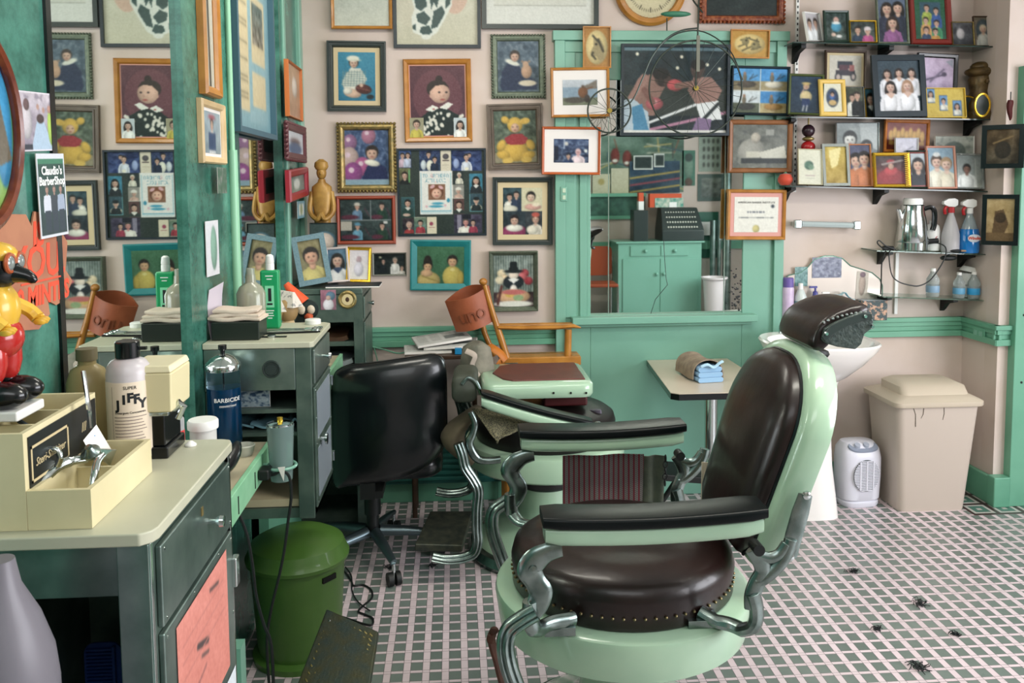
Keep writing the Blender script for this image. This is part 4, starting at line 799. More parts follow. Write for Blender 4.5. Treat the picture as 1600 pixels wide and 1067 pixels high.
# carved gilded figure
o = thing('carved_figure', 'dark gilded carved bust at the right end of the second shelf', 'figurine', (P(1531, 140, Y=4.175).x, 4.175, z2(1528)))
mg = mat('dark gilded carving', '6b5530', .4, .3, c2='3b2f1c', ns=26, bump=.7, bs=60)
b = MB(); b.lathe([(.0, 0), (.075, 0), (.082, .03), (.07, .07), (.055, .11), (.045, .14), (.052, .17), (.056, .2), (.045, .225), (0, .235)], 20)
b.ell((-.045, -.03, .06), (.03, .03, .05), 10).ell((.05, -.03, .06), (.03, .03, .05), 10); b.build('body', mg, o)
MB().ell((0, -.01, .235), (.085, .06, .028), 16).ell((0, 0, .26), (.05, .045, .03), 14).build('hat', mg, o)
MB().ell((0, -.052, .185), (.012, .016, .012), 8).ell((-.02, -.045, .2), (.008, .006, .005), 8).ell((.02, -.045, .2), (.008, .006, .005), 8).build('face', mg, o)
o = thing('photo_frame', 'small brass oval frame standing before the carved bust', 'picture frame', (P(1535, 150, Y=4.085).x, 4.083, z2(1535)))
MB().ring((0, 0, .055), .045, .006, 'Y', 32, 6, M=Matrix.Diagonal((.85, 1, 1.2, 1))).build('rim', M_GOLDB, o)
MB().lathe([(.044, 0), (.044, .003), (0, .003)], 28, M=Matrix.Diagonal((.85, 1, 1.2, 1)) @ T((0, .002, .055)) @ Rx(90)).build('dark_photo', M_DKGREY, o)
sf('thin yellow frame seen almost edge on, last on the second shelf', (1552, 143, 1577, 186), lambda c: c.bg('23302a'), z2, m=M_GOLDB, b=.006, yaw=-48, Y=4.10)
# third shelf
o = thing('hanging_ornament', 'stacked dark, gold and red balls with beads on the third shelf', 'ornament', (P(1263, 240, Y=4.2).x, 4.205, z3(1263)))
MB().cyl((0, 0, 0), (0, 0, .33), .004).build('rod', M_GOLD, o); MB().ell((0, 0, .275), (.032, .03, .032), 16).build('dark_ball', mat('dark red navy ball', '2c1822', .3), o)
MB().ell((0, 0, .235), (.03, .03, .012), 14).build('gold_disc', M_GOLD, o); MB().ell((0, 0, .195), (.036, .032, .03), 16).ell((0.012, 0, .16), (.026, .024, .022), 14).build('red_ball', mat('shiny red', 'a02024', .25), o)
sf('silver frame with a black and white couple, at the back of the third shelf', (1306, 192, 1373, 240), R_bw, lambda x: z3(x)+.12, m=M_SILV, b=.005, Y=4.2, lean=-3)
o = sf('orange wood frame with a carved red and gold relief', (1381, 188, 1452, 219), lambda c: (c.bg('8a2a1c', '702014', .1), [c.e(.1+.1*k, .5-.12*(k % 2), .06, .22, 'c9923c') for k in range(9)], c.r(.05, .7, .95, .82, 'b07a2c')), lambda x: z3(x)+.172, m=mat('orange wood', 'b8702c', .4, c2='a05c20'), b=.016, Y=4.215, lean=-3, spin=2.5)
sf('small lilac print behind the striped gold frame', (1398, 216, 1434, 242), lambda c: (c.bg('b0aabc', 'c4bcc8', .1), c.ln(.2, .6, .8, .3, .04, '6a6478')), lambda x: z3(x)+.11, m=M_WHITE, b=.003, Y=4.165, lean=-3)
sf('white plaque with a little green sprig, left end of the third shelf', (1247, 234, 1285, 290), R_plaque, z3, m=mat('bone plaque', 'cfc8ac', .5), b=.004, Y=4.13, spin=2)
sf('silver glittered frame around a blank gold plate', (1285, 226, 1327, 291), R_gold, z3, m=mat('glittered silver', '7d827c', .35, .5, bump=.6, bs=400), b=.014, Y=4.13, prof='flat')
sf('orange edged photo of a couple with glare across it', (1327, 226, 1362, 292), R_p(2, '4a4a6a', hair='1c1414', top='c46a3a'), z3, m=mat('peach frame', 'c4855c', .4), b=.006, Y=4.14)
def R_vert(c): R_redbaby(c)
fr_ = sf('bright gold ribbed frame with a baby in red', (1364, 240, 1421, 294), R_vert, z3, m=M_GOLDB, b=.017, t_=.02, Y=4.115)
rb = MB(); rw = .185; 
for k in range(16): rb.box(.062+0*k, -.0225, -.08+k*.0098, .083, -.0195, -.0755+k*.0098)
rb.build('ribs', mat('dull gold groove', '8f742c', .35, .7), fr_)
sf('dark frame with red mat and a girl in a dark coat', (1419, 236, 1451, 294), R_p(1, 'a9b0b8', hair='141012', top='1a1c24', long=True), z3, m=M_GRN, b=.008, Y=4.135, mats=(.008, M_MAH))
sf('dusty pink frame with two babies against blue', (1448, 229, 1494, 295), R_babies, z3, m=M_PINKF, b=.010, Y=4.13)
sf('pale grey scenic print propped behind the pink frame', (1460, 213, 1521, 250), lambda c: (c.bg('b9bab0', 'a4a89e', .12), c.e(.5, .45, .3, .3, '59645f', al=.8), c.noise(.4, 9, '4f5a58')), lambda x: z3(x)+.095, m=M_PAPER, b=.002, Y=4.2, lean=-3)
sf('clear plastic frame with a seated person in white', (1493, 241, 1537, 296), R_seated, z3, m=mat('clear acrylic', 'c4ccc8', .1, trans=.7), b=.010, Y=4.13, spin=2)
o = thing('shell_ornament', 'round brown shell ornament at the end of the third shelf', 'ornament', (P(1550, 278, Y=4.15).x, 4.15, z3(1550)))
msx = mat('brown shell', '5a4430', .35, c2='a88f6a', ns=18); MB().lathe([(0, -.012), (.03, -.012), (.052, 0), (.045, .012), (.02, .018), (0, .018)], 28, M=T((0, 0, .056)) @ Rx(90)).build('shell', msx, o)
MB().ring((.0, 0, .056), .052, .004, 'Y', 28, 6).build('white_rim', M_WHITE, o)
o = thing('pincushion', 'red orange tomato pincushion at the left end of the third shelf', 'pincushion', (P(1226, 278, Y=4.18).x, 4.17, z3(1238)+.001))
MB().lathe([(0, 0), (.022, .002), (.036, .02), (.037, .035), (.026, .055), (.008, .06), (0, .056)], 20).build('cushion', mat('tomato red fabric', 'c2442a', .6, sheen=.3), o); MB().lathe([(.0, .06), (.012, .061), (.004, .066), (0, .068)], 6).build('leaf_cap', M_GREEN2, o)
# frames and pepper on the right wall
for (bx, lab, fn, ins) in (((1542, 195, 1594, 263), 'black framed dark sepia picture high on the right hand wall', lambda c: (c.bg('5e4222', '2e2010', .2, 4), c.e(.5, .6, .25, .25, '2a1c10'), c.ln(.2, .4, .8, .2, .04, '8a6a3c')), .022), ((1542, 304, 1586, 383), 'black framed sepia cowboy picture below it on the right hand wall', lambda c: (c.bg('b09058', '8f6c3c', .15, 5), c.p([(.3, .3), (.6, .25), (.8, .6), (.6, .9), (.2, .85)], '5a3c20'), c.e(.5, .45, .2, .12, '3c2614'), c.r(0, .8, 1, 1, '6a4a28')), .02)):
    a, b_ = P(bx[0]+1, (bx[1]+bx[3])/2, X=XR-.02), P(bx[2]-14, (bx[1]+bx[3])/2, X=XR-.02); zt_, zb_ = P(bx[0], bx[1], X=XR-.02).z, P(bx[0], bx[3], X=XR-.02).z
    ww = min(.30, abs(a.y-b_.y)); yc = max(a.y-ww/2, YR+ww/2+.005)
    cq = P((bx[0]+bx[2])/2-1, (bx[1]+bx[3])/2, Y=3.93); frame(lab, .178 if bx[1] < 250 else .155, (P(bx[0], bx[3], Y=3.93)-P(bx[0], bx[1], Y=3.93)).length, (cq.x+.004, 3.935, cq.z), fn, m=M_BLKG, b=ins, t_=.02, rot=(0, 0, -38), px=70, prof='flat')
o = thing('dried_pepper', 'dark red dried pepper hung on the right hand wall', 'wall ornament', P(1579, 160, Y=YR-.03))
MB().tube(crv([(0, 0, .01), (-.004, 0, -.03), (.002, 0, -.07), (.0, 0, -.085)], 4), [.012, .014, .015, .014, .013, .012, .011, .009, .008, .006, .005, .003, .002], 8).build('pepper', mat('dried chilli red', '4a1216', .4), o); MB().cyl((0, 0, .0), (0, 0, .05), .0025, n=6).build('stem', M_BLK2, o)
# glass towel bar
a, b_ = P(1246, 350, Y=YW-.06), P(1338, 352, Y=YW-.06); o = thing('towel_bar', 'short glass rod towel bar with chrome ends on the cream wall', 'towel bar', (a.x, YW, a.z))
MB().cyl(a+Vector((.02, 0, 0)), b_-Vector((.02, 0, 0)), .0155, n=8).build('rod', mat('ribbed glass rod', 'aab8b8', .1, .2, coat=.5), o, world=True)
q = MB()
for c in (a, b_): q.box(c.x-.018, c.y-.016, c.z-.022, c.x+.018, c.y+.016, c.z+.022).box(c.x-.012, c.y, c.z-.012, c.x+.012, YW-.001, c.z+.012)
q.build('end_bracket', M_CHROME, o, world=True, bevel=.006)
# ---- percolator shelf
def lat(name, label, cat, px, y, zz, parts, group=None, rot=0):
    c = P(px, 400, Y=y); o = thing(name, label, cat, (c.x, y, zz), (0, 0, math.radians(rot)), group)
    for nm, m, prof in parts: MB().lathe(prof, 28).build(nm, m, o)
    return o
zz = z4(1425)+.001; o = lat('percolator', 'tall chrome coffee percolator with white lid and black handle', 'coffee pot', 1424, 4.17, zz, [
    ('pot', M_CHROME, [(0, 0), (.062, 0), (.076, .004), (.078, .04), (.076, .042), (.078, .046), (.066, .15), (.055, .2), (.056, .225), (.05, .23), (0, .23)]),
    ('lid', M_WHITE, [(0, .23), (.046, .23), (.048, .25), (.042, .262), (0, .264)])])
MB().tube(crv([(.056, 0, .205), (.09, -.01, .215), (.108, -.01, .19), (.108, -.01, .13), (.1, -.01, .1)], 5), .009, 8, ab=(1, 1.5)).build('handle', M_BLKG, o)
MB().tube([(-.055, 0, .14), (-.075, -.005, .2), (-.085, -.005, .205)], [.014, .01, .008], 8).build('spout', M_CHROME, o)
MB().cyl((.07, -.02, .045), (.12, -.03, .05), .012).build('power_socket', M_BLKG, o)
o = lat('plastic_jug', 'squat white plastic jug with red lettering between pot and sprayer', 'jug', 1456, 4.2, z4(1456)+.001, [('bottle', M_WHITE, [(0, 0), (.034, 0), (.037, .01), (.037, .1), (.03, .125), (.018, .135), (.018, .15), (0, .15)])])
lettering('6', .04, mat('red ink', 'b02a2a', .6), T((0, 0, .06)), o, wrap=.038)
def sprayer(px, y, zb, label, body, liq, trig, collar, s=1., wide=1., tilt=0, flat=1.0):
    c = P(px, 400, Y=y); o = thing('spray_bottle', label, 'spray bottle', (c.x, y, zb), (0, 0, math.radians(tilt)))
    D = Matrix.Diagonal((wide, flat, 1, 1))
    MB().lathe([(0, 0), (.04*s, 0), (.043*s, .01*s), (.042*s, .09*s), (.032*s, .13*s), (.02*s, .17*s), (.013*s, .19*s), (.013*s, .2*s), (0, .2*s)], 24, M=D).build('bottle', body, o)
    if liq: MB().lathe([(0, .003), (.0405*s, .004), (.0415*s, .09*s), (.036*s, .115*s), (0, .115*s)], 24, M=Matrix.Diagonal((wide*1.02, flat*1.02, 1, 1))).build('liquid', liq, o)
    MB().cyl((0, 0, .197*s), (0, 0, .225*s), .016*s, .015*s).build('collar', collar, o)
    MB().loft([[(x, yy, z) for yy, z in ((-.011, 0), (.011, 0), (.011, .02), (-.011, .02))] for x, z in ((0, 0),)] + [], caps=False) if 0 else None
    h = MB(); h.loft([[Vector((x*s, yy*s, z0*s)) for yy, z0 in ((-.012, a_), (.012, a_), (.01, b__), (-.01, b__))] for x, a_, b__ in ((-.045, .24, .255), (-.02, .228, .268), (.012, .225, .27), (.03, .235, .262))])
    h.build('spray_head', trig, o, bevel=.003); MB().tube(crv([(-.018*s, 0, .235*s), (-.034*s, 0, .215*s), (-.03*s, 0, .19*s)], 4), .005*s, 6, ab=(1, 1.6)).build('trigger', mat('red plastic', 'b4262c', .35), o)
    return o
sprayer(1484, 4.15, z4(1484)+.001, 'cloudy white spray bottle with red collar on the percolator shelf', mat('cloudy plastic', 'c4c2c4', .35, trans=.2), None, M_WHITE, mat('red plastic', 'b4262c', .35), s=1.0)
o = sprayer(1513, 4.14, z4(1513)+.001, 'bright blue window cleaner spray bottle with white nozzle', mat('clear pale bottle', 'c8d8dc', .1, trans=.6), mat('bright blue cleaner', '1270b8', .15, coat=.5), M_WHITE, M_WHITE, s=1.0, wide=1.15)
MB().lathe([(0, .0), (.0415, .0), (.0445, .01), (.0438, .092), (.038, .12), (.0, .12)], 24, M=Matrix.Diagonal((1.15, 1, 1, 1))).build('shrink_sleeve', mat('bright blue cleaner', '1270b8', .15, coat=.5), o)
MB().ell((0, -.0445, .075), (.034, .004, .02), 18).build('logo_patch', mat('white logo patch', 'd4dde4', .5), o)
lettering('Windex', .022, mat('cleaner logo orange', 'd4502c', .5), T((0, -.050, .075)), o, shear=.2, bold=.0006)
for px, lab in ((1493, 'flat black brush lying on the front of the percolator shelf'),):
    c = P(px, 390, Y=4.115); o = thing('hair_brush', lab, 'brush', (c.x, 4.112, z4(px)+.001)); MB().ell((0, 0, .009), (.03, .012, .009), 14).build('head', M_BLK2, o); MB().cyl((.025, 0, .009), (.07, -.002, .008), .005).build('handle', mat('tan handle', 'a08060', .5), o)
o = thing('power_cord', 'black power cord looping down from the percolator shelf', 'cord', P(1380, 390, Y=4.09)); Yc = 4.08
pc = lambda L, Y=Yc: [P(x, y, Y=Y) for x, y in L]
MB().tube(crv(pc([(1450, 381), (1466, 380), (1478, 388), (1474, 408), (1455, 436), (1438, 446), (1424, 446), (1404, 440), (1393, 428), (1389, 400), (1391, 391)]), 6), .0032, 6).tube(crv(pc([(1391, 391), (1380, 388), (1371, 380), (1374, 376), (1384, 384), (1400, 390)]), 6), .0032, 6).tube(crv(pc([(1384, 392), (1378, 410), (1377, 435), (1376, 460)]), 5), .0032, 6).build('cable', M_BLK2, o, world=True)
c = P(1386, 390, Y=4.10); MB().cyl(c+Vector((-.02, 0, .008)), c+Vector((.03, 0, .006)), .012).build('plug', M_BLK2, o, world=True)
o = thing('hair_clippers', 'black object hung beneath the percolator shelf', 'tool', P(1482, 405, Y=4.1)); c = P(1482, 403, Y=4.12); MB().ell(c, (.045, .02, .014), 14).build('body', M_BLK2, o, world=True); MB().cyl(c+Vector((0, 0, .005)), c+Vector((0, 0, .022)), .006).build('hook', M_BLK2, o, world=True)
# lowest shelf: water bottles and cups
def wbottle(px, y, zb, lab, hcol, s=1.):
    c = P(px, 460, Y=y); o = thing('water_bottle', lab, 'bottle', (c.x, y, zb), group='plastic water bottles on the lowest shelf')
    MB().lathe([(0, 0), (.028*s, 0), (.031*s, .008), (.031*s, .06*s), (.028*s, .065*s), (.031*s, .07*s), (.03*s, .09*s), (.014*s, .118*s), (.012*s, .13*s), (0, .13*s)], 20).build('bottle', mat('clear water bottle', 'd4dede', .06, trans=.75, ior=1.3), o)
    MB().lathe([(.0318*s, .022*s), (.0322*s, .023*s), (.0322*s, .055*s), (.0318*s, .056*s)], 20, caps=False).build('wrapper', mat('blue bottle label '+hcol, hcol, .4), o)
    MB().cyl((0, 0, .128*s), (0, 0, .143*s), .0125*s).build('cap', M_WHITE, o); return o
wbottle(1457, 4.16, z5(1457)+.001, 'clear water bottle alone on the left of the lowest shelf', '7f9cb4')
wbottle(1498, 4.15, z5(1498)+.001, 'small clear water bottle with pale blue label in front of the cups', '5f98b8', .9)
wbottle(1521, 4.14, z5(1521)+.001, 'clear water bottle with bright blue label at the right end', '2f8fc0', .95)
for k in range(3):
    c = P(1512, 440, Y=4.2); o = thing('plastic_cup', ['white cup at the bottom of the small stack by the corner', 'white cup in the middle of the small stack by the corner', 'tilted white cup on top of the small stack by the corner'][k], 'cup', (c.x+.004*k, 4.21, z5(1512)+.001+k*.062), (0, math.radians(14 if k == 2 else 0), 0), group='stacked white cups')
    MB().lathe([(0, 0), (.032, 0), (.042, .055), (.044, .06), (.040, .06), (.036, .04), (0, .02)] if k < 2 else [(0, 0), (.044, .002), (.042, .012), (.03, .028), (0, .03)], 22).build('cup', M_WHITE, o)
# ---- splash mirror with arched outline behind the wash basin
Ys = YW-.012
ol = [(1213, 503), (1213, 455), (1218, 440), (1232, 430), (1250, 426), (1262, 417), (1272, 405), (1288, 400), (1302, 400), (1316, 404), (1328, 415), (1344, 420), (1362, 426), (1374, 436), (1378, 446), (1378, 490)]
pts = [P(x, y, Y=Ys) for x, y in ol]; o = thing('splash_mirror', 'arched mirror with cut shoulders above the wash basin', 'mirror', (P(1296, 490, Y=Ys).x, YW-.004, pts[0].z))
MB().loft([[(p.x, Ys-.004, p.z) for p in pts], [(p.x, YW-.006, p.z) for p in pts]]).build('glass', mat('wall toned mirror', 'c4bab0', .3, .3), o, world=True)  # wall colour painted in for the reflection of the cream wall
MB().tube([Vector((p.x, Ys-.005, p.z)) for p in pts], .003, 6).build('bevelled_edge', mat('mirror edge green', '5f8878', .2, .5), o, world=True)
zr = .896
def stuckp(lab, box, fn, Y, spin=0, **k): return stuck(lab, box, fn, Y, name='snapshot', rot=(0, spin, 0), **k)
stuckp('violet grey snapshot stuck on the arched mirror top', (1269, 402, 1315, 434), lambda c: (c.bg('8a8aa4', '7a7a94', .2, 9), c.noise(.6, 12, 'b4b8c8')), Ys-.006)
stuckp('narrow teal snapshot stuck on the arched mirror shoulder', (1242, 417, 1262, 447), lambda c: (c.bg('7fa4a4', '5a8484', .25, 8)), Ys-.006)
o = stuckp('cutout standing figure print stuck right of the tissues', (1338, 424, 1356, 466), lambda c: (c.bg('c9b9a9'), c.e(.5, .5, .3, .4, 'b09484'), c.e(.5, .12, .25, .1, '7a5a64')), Ys-.006, spin=3)
def onrail(px, y=4.235): return P(px, 480, Y=y).x
o = lat('spray_can', 'lavender spray can with purple cap beside the mirror sill', 'spray can', 1232, 4.225, zr, [('can', mat('lavender can', 'b9a4c4', .35, c2='cbbad0', ns=30), [(0, 0), (.029, 0), (.03, .004), (.03, .165), (.026, .175), (0, .175)]), ('cap', mat('purple cap', '6a5a9c', .35), [(0, .172), (.028, .172), (.028, .215), (.024, .22), (0, .22)])])
o = lat('lotion_bottle', 'white lotion bottle with green grey label on the rail', 'bottle', 1252, 4.225, zr, [('bottle', mat('milky bottle', 'c2ccc8', .3), [(0, 0), (.028, 0), (.03, .01), (.03, .12), (.018, .15), (.012, .16), (0, .16)]), ('label_band', mat('green grey label', '6a8a8c', .5), [(.0305, .03), (.0308, .031), (.0308, .1), (.0305, .101)]), ('cap', M_WHITE, [(0, .16), (.013, .16), (.011, .19), (0, .19)])])
o = lat('pump_bottle', 'clear pump bottle with a blue pump behind the headrest', 'bottle', 1275, 4.22, zr, [('bottle', mat('pale lilac bottle', 'b8b4c4', .2, trans=.3), [(0, 0), (.03, 0), (.032, .01), (.03, .1), (.012, .125), (0, .125)]), ('pump_collar', mat('violet blue pump', '4a4a8c', .35), [(0, .125), (.014, .125), (.012, .145), (.005, .15), (.005, .17), (0, .17)])])
MB().box(-.03, -.006, .165, .008, .006, .175).build('nozzle', mat('violet blue pump', '4a4a8c', .35), o)
o = lat('pump_bottle', 'white pump dispenser in front of the turquoise tissues', 'bottle', 1294, 4.2, zr, [('bottle', M_WHITE, [(0, 0), (.026, 0), (.028, .01), (.026, .09), (.01, .11), (0, .11)]), ('pump_stem', M_WHITE, [(0, .11), (.006, .11), (.005, .14), (0, .14)])])
MB().box(-.028, -.007, .138, .01, .007, .147).build('nozzle', M_WHITE, o, bevel=.002)
x = onrail(1312); o = thing('tissue_box', 'turquoise and white patterned tissue box on the rail', 'tissue box', (x, 4.215, zr))
mt = mat('turquoise marbled print', '7fbccc', .6, c2='d4e4e8', ns=40, amt=(.42, .6)); MB().box(-.055, -.035, 0, .055, .035, .11).build('box', mt, o, bevel=.003)
MB().grid(lambda u, v: ((u-.5)*.1, (v-.5)*.03+.006*math.sin(9*u), .11+.028*math.sin(PI*u)*(1+.3*math.sin(12*u))), 14, 4, .001).build('tissue', mat('pale blue tissue', 'b4d4de', .8), o)
x = onrail(1358); o = thing('tissue_box', 'dark floral tissue box at the right end of the splash mirror', 'tissue box', (x, 4.212, zr)); MB().box(-.065, -.04, 0, .065, .036, .10).build('box', mat('dark floral print', '3a4a4c', .45, c2='c09a80', ns=60, amt=(.5, .62)), o, bevel=.003)
MB().box(-.06, -.036, .1, .06, .032, .102).build('top_panel', mat('silver print', 'a8acb4', .35), o)
# ================================================================ WASH BASIN, HEATER, BIN
bx, by, bz = 1.70, 3.88, .845
o = thing('wash_basin', 'white pedestal wash basin behind the front barber chair', 'sink', (bx, by, 0))
def sup(a, b, n, z, cy=0, k=40):
    return [Vector((a*math.copysign(abs(math.cos(2*PI*i/k))**(2/n), math.cos(2*PI*i/k)), cy+b*math.copysign(abs(math.sin(2*PI*i/k))**(2/n), math.sin(2*PI*i/k)), z)) for i in range(k)]
MB().loft([sup(.09, .09, 2, -.20, .05), sup(.15, .13, 2.2, -.16, .04), sup(.21, .19, 2.4, -.09, .02), sup(.25, .23, 2.6, -.02), sup(.262, .24, 2.7, .008), sup(.255, .235, 2.7, .016), sup(.235, .2, 2.4, .012, -.015), sup(.21, .175, 2.3, -.03, -.015), sup(.12, .1, 2.1, -.09), sup(.02, .02, 2, -.1)], M=T((0, 0, bz))).build('bowl', M_PORC, o)
MB().loft([sup(.125, .10, 3, 0, .06), sup(.118, .095, 3, .06, .06), sup(.095, .085, 2.6, .25, .06), sup(.085, .08, 2.4, .45, .06), sup(.1, .1, 2.2, .62, .05), sup(.13, .12, 2.2, .70, .05)]).build('pedestal', M_PORC, o)
MB().lathe([(.028, 0), (.02, .02), (.014, .06), (0, .062)], 16, c=(0, .19, bz+.012)).tube(crv([(0, .19, bz+.06), (0, .14, bz+.075), (0, .09, bz+.06)], 4), .01, 8).lathe([(.018, 0), (.016, .04), (0, .042)], 12, c=(-.1, .19, bz+.012)).lathe([(.018, 0), (.016, .04), (0, .042)], 12, c=(.1, .19, bz+.012)).build('taps', M_CHROME, o)
h = P(1343, 760, Y=4.02); o = thing('fan_heater', 'white upright fan heater with a round grille beside the basin pedestal', 'heater', (h.x, 4.05, 0), (0, 0, math.radians(6)))
MB().loft([sup(.092, .07, 3, 0), sup(.098, .075, 3, .01), sup(.098, .075, 3, .025), sup(.092, .068, 3, .03), sup(.1, .076, 3.2, .04), sup(.106, .08, 3.2, .15), sup(.106, .08, 3.2, .24), sup(.1, .075, 3, .285, .004), sup(.08, .055, 2.6, .315, .01), sup(.03, .02, 2, .322, .012)]).build('housing', mat('cool white plastic', 'd4d4de', .35), o)
MB().lathe([(0, 0), (.068, 0), (.068, .004), (0, .004)], 30, M=T((0, -.081, .165)) @ Rx(90) @ Matrix.Diagonal((1, 1.15, 1, 1))).build('grille_recess', M_DKGREY, o)
g_ = MB()
for k in range(19):
    z = -.072+k*.008; ww = .068*math.sqrt(max(.02, 1-(z/.079)**2)); g_.box(-ww, -.0885, .165+z-.0022, ww, -.0845, .165+z+.0022)
for x in (-.034, 0, .034): g_.box(x-.003, -.09, .093, x+.003, -.0865, .237)
g_.build('grille', mat('cool white plastic', 'd4d4de', .35), o)
Mt = T((0, -.045, .296)) @ Rx(30); MB().loft([sup(.078, .036, 2.4, 0), sup(.076, .034, 2.4, .008)], M=Mt).build('control_panel', mat('grey panel', '8b93a4', .4), o)
for x in (-.035, .012):
    MB().lathe([(0, .008), (.016, .008), (.014, .022), (0, .022)], 18, M=Mt @ T((x, 0.0, 0))).build('knob', mat('pale grey knob', 'a8aebc', .35), o)
h = P(1458, 700, Y=4.0); o = thing('swing_bin', 'tall beige swing top rubbish bin with a cracked rim in the corner', 'bin', (2.30, 4.035, 0))
rr = lambda w, d, z, y=0: [Vector((x, y+q, z)) for x, q in rrect(w, d, .035, 5)]
MB().loft([rr(.33, .25, 0), rr(.335, .255, .015), rr(.405, .32, .50), rr(.41, .325, .53)]).build('bin_body', M_BEIGE, o)
MB().loft([rr(.44, .35, .525), rr(.445, .355, .53), rr(.445, .355, .548), rr(.42, .33, .556), rr(.34, .26, .575, -.01)]).loft([rr(.34, .24, .57, -.02), rr(.33, .22, .61, .0), rr(.27, .12, .625, .03)]).build('swing_lid', mat('cream lid plastic', 'c4b7a4', .45), o, sharp=50)
ck = MB()
for x0, x1, z_, in ((-.13, -.115, .43), (-.08, -.09, .47), (.02, .018, .46)): ck.tube([(x0, -.1625, .52), ((x0+x1)/2+.004, -.160, .49), (x1, -.157, z_)], .0016, 4)
ck.build('crack', mat('dark crack line', '4a4436', .8), o)
# ================================================================ LEFT WALL PICTURES
def lframe(label, x0, x1, y0, y1, fn, X=XL, t_=.018, kind=frame, **k):
    xm = (x0+x1)/2; a, b_ = P(x0, 300, X=X+t_), P(x1, 300, X=X+t_); cz = P(xm, (y0+y1)/2, X=X+t_); h = P(xm, y0, X=X+t_).z-P(xm, y1, X=X+t_).z
    return frame(label, b_.y-a.y, h, (X+.001, (a.y+b_.y)/2, cz.z), fn, rot=(0, k.pop('spin', 0), 90), px=max(50, (x1-x0)*1.6), t_=t_, **k)
def lpaper(label, x0, x1, y0, y1, fn, name='snapshot', cat='photo', X=XL, spin=0, px=None, yaw=0, mm=None):
    xm = (x0+x1)/2; a, b_ = P(x0, 300, X=X+.004), P(x1, 300, X=X+.004); cz = P(xm, (y0+y1)/2, X=X+.004); h = P(xm, y0, X=X+.004).z-P(xm, y1, X=X+.004).z; w = b_.y-a.y
    o = thing(name, label, cat, (X+.004, (a.y+b_.y)/2, cz.z), (Rz(90+yaw) @ Ry(spin)).to_3x3())
    MB().box(-w/2, .0002, -h/2, w/2, .0016, h/2).build('paper', M_PAPER, o); print_mesh('print', w, h, fn, o, px or (x1-x0)*2.2, 0, mm=mm); return o
def R_shopcrowd(c):
    c.bg('cbbcc8', '8a7a90', .12, 8); c.noise(.5, 10, '6a5a70'); c.p([(.35, 1), (.55, .5), (.75, .5), (.98, 1)], 'a9c0dc'); c.e(.65, .45, .1, .08, '4a3030'); c.e(.28, .5, .14, .3, 'c8bcc4'); c.o(.3, .22, .1, '6a4a4c'); c.e(.92, .6, .08, .3, 'a8c84a'); c.e(.92, .28, .06, .07, 'b88070'); c.o(.6, .25, .05, 'b88878'); c.o(.75, .3, .05, 'b88878'); c.r(0, .88, .4, 1, '2a2838'); c.r(0, 0, 1, .03, 'e8dce8'); c.r(0, .975, 1, 1, 'e8dce8')
def R_claudio(c):
    c.bg('1d4a3c', '16282e', .06); c.r(0, 0, 1, .06, 'd8d8e4'); c.r(0, .06, 1, .12, '2f7a56'); pass
    for x, t_ in ((.3, 'd4d4e4'), (.56, '2a2e3c'), (.8, '9aa4c0')): person(c, x, .43, .045, '5a4a48', 'b07c6c', top=t_, w=1.2); c.r(x-.12, .5, x+.12, .7, t_); c.r(x-.1, .68, x+.1, .94, '20283c')
    c.r(0, .965, 1, 1, 'd8d8e4'); c.r(0, 0, .04, 1, 'd8d8e4'); c.r(.96, 0, 1, 1, 'd8d8e4')
def R_sign(c):
    c.bg('b57a5c', 'a86a50', .1, 6); r_ = 'e8553c'
    c.txt('ALL', .3, .16, .13, r_, w=.5); c.txt('YOU.', .1, .4, .16, r_, w=.7); c.r(.2, .62, .8, .635, r_); c.txt('10 MINUTES', .02, .72, .13, r_, w=.95)
# torn cardboard sign (irregular outline)
o = thing('torn_sign', 'torn brown cardboard sign with orange red hand lettering', 'sign', (XL+.006, 1.55, 1.42))
ys0, ys1 = P(2, 400, X=XL+.006).y, P(112, 400, X=XL+.006).y; zs0, zs1 = P(60, 330, X=XL+.006).z, P(60, 515, X=XL+.006).z
ol = [(0, 0), (.35, .02), (.42, .12), (.47, .0), (.72, .03), (.95, .3), (.9, .55), (1, .66), (.85, .82), (.72, .84), (.6, .78), (.62, .9), (.45, 1), (.2, .96), (0, .9)]
sg = [(ys0+(ys1-ys0)*a, zs0+(zs1-zs0)*b__) for a, b__ in ol]; MB().loft([[(XL+.002, a, b__) for a, b__ in sg], [(XL+.005, a, b__) for a, b__ in sg]]).build('card', mat('worn brown cardboard', 'b07a5e', .8, c2='9c6650', ns=12), o, world=True)
mo = mat('red orange marker', 'e4553c', .6); yc_ = (ys0+ys1)/2
for st, fz, sz in (('IS', .2, .06), ('YOU.', .44, .085), ('10 MINTES', .72, .048)): lettering(st, sz, mo, T((XL+.0055, yc_+.0, zs0+(zs1-zs0)*fz)) @ Rz(90), o, world=True, shear=.1, name='writing', bold=.002)
MB().box(XL+.005, yc_-.07, zs0+(zs1-zs0)*.585, XL+.0062, yc_+.08, zs0+(zs1-zs0)*.6).build('underline', mo, o, world=True)
lpaper('glossy snapshot of a haircut in a crowded shop on the marbled panel', 30, 88, 145, 236, R_shopcrowd, spin=-3, px=110, X=XL+.001)
o = lpaper('tall glossy photo of three men headed with the barbershop name, below the haircut snapshot', 60, 103, 240, 370, R_claudio, spin=-2, px=150, X=XL+.008)
lettering("Claudio's", .022, M_TXTW, T((0, -.001, .045)), o, bold=.0006); lettering('BarberShop', .0215, M_TXTW, T((0, -.001, .026)), o, bold=.0006)
